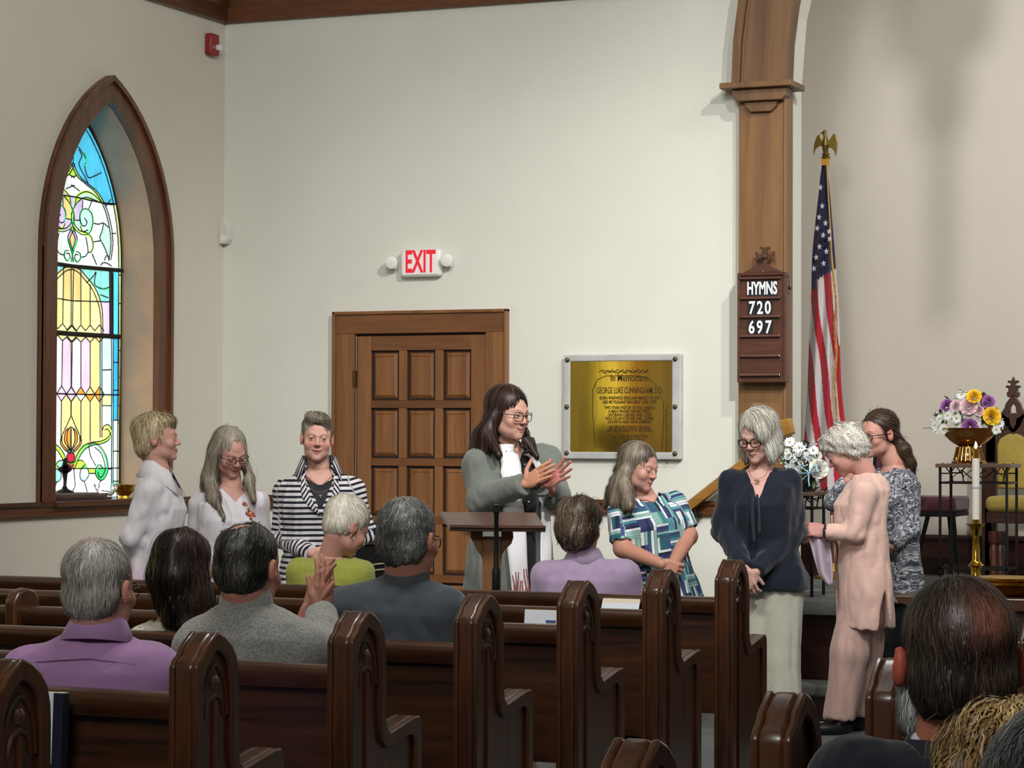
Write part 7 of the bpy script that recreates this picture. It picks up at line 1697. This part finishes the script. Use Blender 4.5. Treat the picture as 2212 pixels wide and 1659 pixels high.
# --- floral blouse, ponytail
P = Person('woman with a brown ponytail and glasses in a grey floral blouse behind the pink tunic', 13.2, (1935, 1400)); sk = '#c08278'
nb = P.w(1930, 1003, .02); P.neck = nb; fr = Frame(P.w(1925, 1250, .02), nb, P.face_dir(-55))
P.head(1898, 938, .0, -58, 8, 0, 1.02, dict(skin='#c89486', age=.3, neck=.05, brow='#4d3a32', blush='#b0564c'))
A1 = [P.w(1960, 1045, -.10), P.w(1966, 1140, -.10), P.w(1925, 1180, -.2)]; A2 = [P.w(1875, 1050, .15), P.w(1800, 1082, .02), P.w(1830, 1040, -.05)]
SF = scaleS([(-.25, .19, .13, .14)] + F_TOP[2:], 1.0, 1.1)
legs = standing_legs(P, fr); P.body(fr, SF, [A1, A2], legs, [dict(fore=A1[1], wr=A1[2], d=-Rh * .9, n=Fh, lat=Zh), dict(fore=A2[1], wr=A2[2], d=Rh * .5 + Zh * .6, n=-Fh, lat=-Rh)], sk)
fm_ = blotch_mat('floral_print', ['#a8a8ac', '#252a3a', '#5d6270', '#c9c8ca'], 26)
top(P, 'blouse', fr, SF, [A1, A2], fm_, rs=(.054, .05, .042), neckr=.072, amp=.004, hem=-.2, pat=True, nk=.95)
pants(P, fr, (.155,), legs, CLOTH, '#171a24', r=(.085, .08, .075), top_u=.1); shoes(P, legs, fr.f, darkshoe)
glasses('glasses', P.hd, mat('frame_black', '#0f0e10', .25), P.root, w=.05, h=.034, r=.0026)
MB().ball(P.hd.w((.079, -.010, -.045)), .005, 8).ball(P.hd.w((.079, -.010, -.056)), .004, 8).build('earring', mat('pearl', '#d8cfc6', .3), P.root, smooth=60)
hair(P, [((0, -.022, .044), (.082, .102, .086)), ((0, -.05, .0), (.072, .055, .07))], [((0, .108, -.026), (.066, .064, .10)), ((0, .112, .024), (.066, .058, .068)), ((.09, -.006, -.028), (.03, .034, .042)), ((-.09, -.006, -.028), (.03, .034, .042)), ((0, .05, -.1), (.1, .09, .06))], ['#2a1c17', '#3c2a22', '#55402f'], n=1100, L=.12, crown=(0, .06, .12), disp=.0015, r=.0010, seed=36, grav=.1, sweep=(0, -1.2, -.3), ani=(1, .3, 1), steps=8,
     world=[(P.hd.w((0, -.09, .0)), P.w(1952, 972, .0), .03, .036), (P.w(1952, 972, .0), P.w(1968, 1000, .0), .036, .022), (P.w(1968, 1000, .0), P.w(1972, 1022, .0), .022, .008)])
P.flush()
# ================================================================== the seated congregation
M_S = [(-.1, .17, .12, .13)] + M_TOP[1:]
def seated(label, T, hx, hy, yaw, pitch, sc, o, nbp, pel, shl, shr, S, roll=0, elb=None, wr=None, hands=True, by=180):
    """a seated figure seen from behind: head centre, neck base, pelvis and shoulder pixels"""
    P = Person(label, T, pel, seated=True); nb = P.w(nbp[0], nbp[1], nbp[2] if len(nbp) > 2 else 0); P.neck = nb; pe = P.w(pel[0], nbp[1], .0); pe[2] = .56; pe = np.array((pe[0], pe[1] - .02, .56))
    P.fr = fr = Frame(pe, nb, P.face_dir(by)); P.head(hx, hy, .02, yaw, pitch, roll, sc, dict(o, fine=False), h=.0034)
    A = []
    for k_, (q, sx) in enumerate(((shl, 1), (shr, -1))):
        s_ = P.w(*q); e_ = s_ + np.array((0, .06, -.27)) + Rh * (-.03 if k_ == 0 else .03) if elb is None or elb[k_] is None else P.w(*elb[k_])
        w_ = e_ + np.array((0, .2, .03)) + Rh * (.10 if k_ == 0 else -.10) if wr is None or wr[k_] is None else P.w(*wr[k_]); A.append([s_, e_, w_])
    # shoulders given left then right in the picture; the figure looks away, so left in the picture is its left
    P.arms = [A[1], A[0]]; P.legs = seated_legs(fr); return P
def finish(P, S, sk, hands=None, legcol='#23242c'):
    hs = []
    for k_, A in enumerate(P.arms):
        if hands and hands[k_]: hs.append(dict(hands[k_], fore=A[1], wr=A[2]))
        else: hs.append(dict(fore=A[1], wr=A[2], d=np.array((0, 1., -.1)) + Rh * (.3 if k_ else -.3), n=-Zh, lat=Rh * (1 if k_ else -1)))
    P.body(P.fr, S, P.arms, P.legs, hs, sk)
    f = Field(.03); f.tor(P.fr, [(-.1, .17, .12, .12), (.12, .165, .12, .12)])
    for A in P.legs: f.chain(A, (.095, .078, .065), k=.02)
    f.cut((0, 0, .06), (0, 0, -1), .003); P.garment('trousers', f, CLOTH, .016, legcol); shoes(P, [[l[-1]] for l in P.legs], np.array((0, 1., 0)), darkshoe)

# purple shirt
P = seated('white-haired man with glasses in a purple shirt, seated nearest the left edge', 6.55, 217, 1272, 158, 2, 1.03, dict(skin='#bd8a7c', neck=.062, age=.7, ear=.006), (212, 1370, .02), (205, 1700), (62, 1460, .0), (335, 1455, .0), M_S)
SM = scaleS(M_S, 1.0, 1.0); cp = cloth_mat('cloth_purple', rough=.7, var=.04, bump=.15)
top(P, 'shirt', P.fr, SM, P.arms, cp, '#9a74a0', rs=(.074, .066, .05), sho=(.05, .07), neckr=.054, amp=.005, freq=34, hem=-.05)
collar(P, 'collar', P.neck + Zh * .006, nrm(P.fr.u + P.fr.f * .1), P.fr.f, .070, .046, cp, '#9d78a4', fall=.05, open_=.3)
b = MB(); 
SMu = [q[0] for q in SM]
b.tube([P.fr.p(x_, -np.interp(.80 + .04 * (1 - abs(x_) / .17), SMu, [q[3] for q in SM]) * max(.2, 1 - (abs(x_) / .2) ** 2.3) ** (1 / 2.3) - .004, .80 + .04 * (1 - abs(x_) / .17)) for x_ in np.linspace(-.165, .165, 24)], .0012, 4); b.build('yoke_seam', mat('seam_purple', '#71527a', .8), P.root)
glasses('glasses', P.hd, mat('frame_dark', '#1d171a', .3), P.root)
hair(P, [((0, -.024, .046), (.081, .104, .084)), ((0, -.045, -.015), (.077, .068, .072))], [((0, .088, -.03), (.1, .062, .12)), ((.09, -.004, -.02), (.026, .026, .036)), ((-.09, -.004, -.02), (.026, .026, .036)), ((0, -.04, -.135), (.11, .12, .055))], ['#77736e', '#96928b', '#b0aca4', '#c6c2ba'], n=3000, L=.045, flyaway=.0006, crown=(.01, -.05, .13), disp=.0012, r=.0007, seed=41, grav=.25, ani=(1, 1, 1), steps=6, h=.004,
     colfn=lambda Q, q, c: c * (1 - .55 * np.exp(-((q[:, 0] + .015) ** 2 + (q[:, 1] + .055) ** 2) / .022 ** 2 * (q[:, 2] > .07))[:, None] * (q[:, 2] > .07)[:, None]) + np.array(lin('#b87a72')) * (.55 * np.exp(-((q[:, 0] + .015) ** 2 + (q[:, 1] + .055) ** 2) / .022 ** 2) * (q[:, 2] > .07))[:, None])
finish(P, SM, '#bd8a7c'); P.flush()

# dark-haired woman
P = seated('woman with long wavy dark brown hair in a white lace top, seated', 8.3, 402, 1222, 155, 4, .97, dict(skin='#a9745f', neck=.05), (378, 1335, .02), (375, 1560), (318, 1392, .0), (450, 1390, .0), M_S)
SL = scaleS(M_S, .80, .88)
top(P, 'lace_top', P.fr, SL, P.arms, lace_mat('lace_white', '#c9c4b8'), '#c9c4b8', rs=(.062, .056, .045), neckr=.075, amp=.003, hem=-.05)
hair(P, [((0, -.028, .044), (.09, .112, .088)), ((0, -.05, -.03), (.09, .075, .09))], [((0, .095, -.03), (.085, .062, .11))], ['#0f0b0a', '#1b1310', '#2b1d17', '#3a261d'], n=2600, L=.22, crown=(0, .0, .13), disp=.005, r=.0012, seed=44, grav=.6, curl=.28, ani=(1, 1, .35), steps=12, h=.005, bumpf=48,
     world=[(P.hd.w((0, -.055, -.03)), P.w(398, 1290, -.02), .095, .092), (P.w(398, 1290, -.02), P.w(405, 1345, -.06), .088, .05), (P.w(372, 1300, -.03), P.w(362, 1345, -.08), .045, .012), (P.w(430, 1300, -.03), P.w(442, 1340, -.06), .045, .014)])
finish(P, SL, '#a9745f'); P.flush()

# grey sweater, raised clapping hands
P = seated('man with thinning dark grey hair in a heather grey sweater, hands raised clapping', 7.31, 538, 1226, 155, 6, 1.06, dict(skin='#b88273', neck=.064, age=.6, ear=.006), (532, 1302, .02), (540, 1600), (430, 1405, .0), (662, 1400, .0), M_S, elb=(None, (700, 1408, .14)), wr=(None, (694, 1325, .30)))
top(P, 'sweater', P.fr, M_S, P.arms, heather_mat('heather_grey', '#60625f', '#9c9b95', 170), '#777777', rs=(.072, .066, .05), sho=(.05, .07), neckr=.056, amp=.004, hem=-.05, nk=.99)
MB().lathe([(.082, -.03), (.078, .0), (.074, .026), (.068, .03), (.064, .022), (.07, -.03)], P.neck + Zh * .012, 30, P.fr.u).build('neck_band', heather_mat('heather_grey', '#60625f', '#9c9b95', 170), P.root, smooth=60)
hair(P, [((0, -.024, .045), (.080, .103, .082)), ((0, -.045, -.01), (.079, .07, .075))], [((0, .088, -.03), (.1, .062, .12)), ((.09, -.004, -.02), (.026, .026, .036)), ((-.09, -.004, -.02), (.026, .026, .036)), ((0, -.04, -.125), (.11, .12, .055)), ((-.014, -.062, .122), (.046, .05, .036))], ['#141414', '#262625', '#3f3e3b', '#63615b'], n=2600, L=.06, flyaway=.0007, crown=(0, .03, .13), disp=.0025, r=.0008, seed=47, grav=.35, curl=.25, ani=(1, 1, .5), steps=7, h=.004, bumpf=60)
finish(P, M_S, '#b88273', hands=(dict(d=nrm(Zh * .95 + Rh * .12), n=nrm(Fh * .75 - Rh * .65), lat=nrm(-Rh * .6 - Fh * .5), curl=(.12, .2, .2), spread=.03, thumb=(.8, .45, .2), col='#b37f6e'), None))
g = Field(.004); w2_ = P.w(664, 1320, .32); g.rc(P.w(640, 1400, .3), w2_, .034, .024, k=.004); hand_ops(g, w2_, nrm(Zh * .9 + Rh * .3), nrm(Rh * .8 + Fh * .5), nrm(Rh * .4 - Fh * .6), curl=(.1, .2, .2), spread=.04, thumb=(.8, .45, .2)); V, F = surf(g, *g.bbox(.012), .0036); P.addmesh(V, F, np.tile(np.array(lin('#a87362')), (len(V), 1)))
P.flush()

# lime top
P = seated('woman with a cropped platinum haircut in a lime green top, seated', 10.9, 748, 1139, 128, 30, 1.0, dict(skin='#c08e80', neck=.05, age=.7), (714, 1202, .02), (712, 1300), (650, 1236, .0), (778, 1240, .0), M_S)
SLm = scaleS(M_S, .88, .95)
top(P, 'knit_top', P.fr, SLm, P.arms, KNIT, '#959a44', rs=(.064, .06, .05), neckr=.062, amp=.004, hem=-.05)
MB().tube([P.hd.w((.082, -.004, -.045) + np.array((.004, .010 * math.cos(a_), .012 * math.sin(a_)))) for a_ in np.linspace(0, 6.28, 14)[:-1]], .0018, 6, closed=True).build('hoop_earring', mat('silver_chain', '#c9b9a4', .3, .9), P.root, smooth=60)
hair(P, [((0, -.022, .050), (.085, .108, .090)), ((0, -.05, .0), (.076, .066, .075))], [((0, .098, -.03), (.1, .066, .105)), ((.09, .006, -.026), (.03, .036, .042)), ((-.09, .006, -.026), (.03, .036, .042)), ((0, -.02, -.13), (.11, .12, .055))], ['#a8a095', '#c8bfb2', '#ddd6c8', '#ebe5d8'], n=1700, flyaway=.0007, L=.06, crown=(.0, -.06, .12), disp=.003, r=.001, seed=52, grav=.15, ani=(1, 1, .6), steps=7, sweep=(0, .5, 0))
finish(P, SLm, '#c08e80'); P.flush()

# grey suit
P = seated('man with short grey hair in a dark grey suit jacket, seated centre', 8.03, 884, 1166, 152, 3, 1.05, dict(skin='#ac7869', neck=.064, age=.6, ear=.006), (878, 1250, .02), (860, 1560), (752, 1318, .0), (958, 1318, .0), M_S)
su = cloth_mat('cloth_suit', rough=.75, var=.05)
SS = scaleS(M_S, 1.06, 1.0)
top(P, 'suit_jacket', P.fr, SS, P.arms, su, '#3d4249', rs=(.076, .07, .055), sho=(.055, .072), neckr=.058, amp=.0035, hem=-.05, nk=.98)
MB().lathe([(.084, -.045), (.080, -.01), (.074, .02), (.069, .024), (.066, .015), (.070, -.04)], P.neck + Zh * .0, 30, P.fr.u).build('jacket_collar', mat('suit_collar', '#40454b', .8), P.root, smooth=60)
glasses('glasses', P.hd, mat('frame_dark', '#1d171a', .3), P.root)
hair(P, [((0, -.024, .046), (.083, .106, .086)), ((0, -.045, -.015), (.080, .07, .076))], [((0, .088, -.03), (.1, .062, .12)), ((.09, -.004, -.022), (.026, .026, .036)), ((-.09, -.004, -.022), (.026, .026, .036)), ((0, -.04, -.135), (.11, .12, .055))], ['#4a4c4c', '#666866', '#838481', '#a09f9a'], n=2600, L=.035, flyaway=.0008, crown=(0, -.04, .13), disp=.003, r=.0008, seed=57, grav=.15, curl=.6, ani=(1, 1, 1), steps=6, h=.004, bumpf=80,
     colfn=lambda Q, q, c: c * np.clip(.45 + (q[:, 2] + .085) / .07, .45, 1)[:, None])
finish(P, SS, '#ac7869'); P.flush()

# lilac blouse
P = seated('woman with short brown hair in a lilac blouse, seated in the frontmost pew', 10.42, 1254, 1138, 160, 4, 1.0, dict(skin='#b98778', neck=.052), (1262, 1202, .02), (1265, 1300), (1182, 1246, .0), (1350, 1244, .0), M_S)
SI = scaleS(M_S, 1.02, 1.05); cl_ = cloth_mat('cloth_lilac', rough=.75, var=.04)
top(P, 'blouse', P.fr, SI, P.arms, cl_, '#a893b2', rs=(.07, .064, .05), neckr=.048, amp=.0045, freq=34, hem=-.05)
collar(P, 'collar', P.neck - Zh * .004, P.fr.u, P.fr.f, .064, .042, cl_, '#ab97b4', fall=.05, open_=.3)
hair(P, [((0, -.026, .046), (.09, .112, .090)), ((0, -.055, -.01), (.09, .08, .085)), ((0, -.06, -.055), (.07, .055, .045))], [((0, .092, -.03), (.1, .062, .11)), ((.09, .01, -.03), (.02, .03, .036)), ((0, -.04, -.145), (.11, .12, .05))], ['#2f241d', '#4b3b30', '#665446', '#80705f'], n=1900, L=.07, crown=(0, -.02, .13), disp=.006, r=.0012, seed=61, grav=.25, curl=.35, ani=(1, 1, .6), steps=8, bumpf=50)
finish(P, SI, '#b98778'); P.flush()

# big head at the lower right
P = seated('balding dark-haired man in a dark suit, seated lower right, seen from behind', 4.0, 2068, 1432, 180, 4, 1.07, dict(skin='#a56553', neck=.064, age=.5, blush='#a03c34', ear=.011, earred=.7), (2062, 1618, .02), (2062, 1800), (1850, 1700, .0), (2290, 1700, .0), M_S)  # ears tinted redder, the backlight through them put into the skin colour
sd = cloth_mat('cloth_dark_suit', rough=.8, var=.08)
top(P, 'suit_jacket', P.fr, SS, P.arms, sd, '#10131f', rs=(.076, .07, .055), sho=(.055, .074), neckr=.076, amp=.003, hem=-.05, nk=.97)
MB().lathe([(.086, -.05), (.083, -.015), (.079, .012), (.075, .014), (.072, .005), (.074, -.04)], P.neck, 36, P.fr.u).build('jacket_collar', mat('dark_collar', '#121522', .85), P.root, smooth=60)
MB().lathe([(.074, -.02), (.072, .012), (.070, .024), (.067, .024), (.067, -.02)], P.neck, 36, P.fr.u).build('shirt_collar', mat('shirt_white', '#c5c9d4', .7), P.root, smooth=60)
hair(P, [((0, -.024, .046), (.083, .106, .087)), ((0, -.04, -.02), (.081, .075, .082))], [((0, .088, -.03), (.1, .062, .12)), ((.096, -.004, -.022), (.030, .03, .044)), ((-.096, -.004, -.022), (.030, .03, .044)), ((0, -.04, -.126), (.11, .12, .055))], ['#17120f', '#2a211c', '#40342c', '#5c4c40'], n=5600, flyaway=.0006, L=.05, crown=(-.01, -.03, .13), disp=.0012, r=.0005, seed=66, grav=.3, ani=(1, 1, .6), steps=7, h=.0045,
     colfn=lambda Q, q, c: (lambda w: c * (1 - w) + np.array(lin('#a0675a')) * w)((.8 * np.exp(-(((q[:, 0] - .030) / .034) ** 2 + ((q[:, 2] - .080) / .030) ** 2)) * (q[:, 1] < .03))[:, None]))
hair(P, [((-.064, .022, -.055), (.024, .040, .058)), ((.064, .022, -.055), (.024, .040, .058)), ((0, .07, -.085), (.04, .03, .03))], [], ['#7d827f', '#a7ada9', '#c9cdc8'], n=900, L=.03, crown=(0, .03, .05), disp=.002, r=.0006, seed=68, grav=.6, ani=(1, 1, .6), steps=5, h=.005, name='beard')['label'] = 'short grey-white beard'
finish(P, SS, '#a56553'); P.flush()
# curly blonde head
P = seated('woman with curly blonde hair at the lower right corner, seen from behind', 3.18, 2192, 1752, 175, 8, 1.0, dict(skin='#a8705c', neck=.05), (2160, 1900, .02), (2160, 2050), (2010, 1960, .0), (2310, 1960, .0), M_S)
top(P, 'coat', P.fr, SLm, P.arms, CLOTH, '#2a2a30', rs=(.064, .06, .05), neckr=.07, amp=.003, hem=-.05)
hair(P, [((0, -.028, .046), (.10, .118, .094)), ((0, -.05, -.03), (.096, .085, .09)), ((-.05, -.06, .06), (.05, .05, .05)), ((.05, -.08, .02), (.05, .05, .06))], [((0, .095, -.03), (.1, .062, .11))], ['#5a4428', '#86683f', '#ae9060', '#cdb486'], n=6000, L=.085, crown=(0, -.03, .13), disp=.010, r=.0007, seed=71, grav=.1, curl=.8, ani=(1, 1, 1), steps=9, h=.0055, bumpf=52, lift=.004)
finish(P, SLm, '#a8705c'); P.flush()
# grey head in the corner
P = seated('grey-haired person cut by the lower right corner, nearest the camera', 2.42, 2305, 1822, 178, 5, 1.05, dict(skin='#a8705c', neck=.06), (2300, 2040, .02), (2300, 2200), (2060, 2120, .0), (2540, 2120, .0), M_S)
top(P, 'coat', P.fr, M_S, P.arms, CLOTH, '#22262e', rs=(.064, .06, .05), neckr=.07, amp=.003, hem=-.05)
hair(P, [((0, -.024, .046), (.084, .107, .088)), ((0, -.045, -.02), (.082, .072, .085))], [((0, .088, -.03), (.1, .062, .12)), ((.092, -.002, -.026), (.024, .026, .038)), ((-.092, -.002, -.026), (.024, .026, .038))], ['#2a2c30', '#45474b', '#63656a', '#85878a'], n=4000, flyaway=.0006, L=.03, crown=(0, -.03, .13), disp=.0016, r=.0005, seed=76, grav=.15, curl=.5, ani=(1, 1, 1), steps=6, h=.005)
finish(P, M_S, '#a8705c'); P.flush()
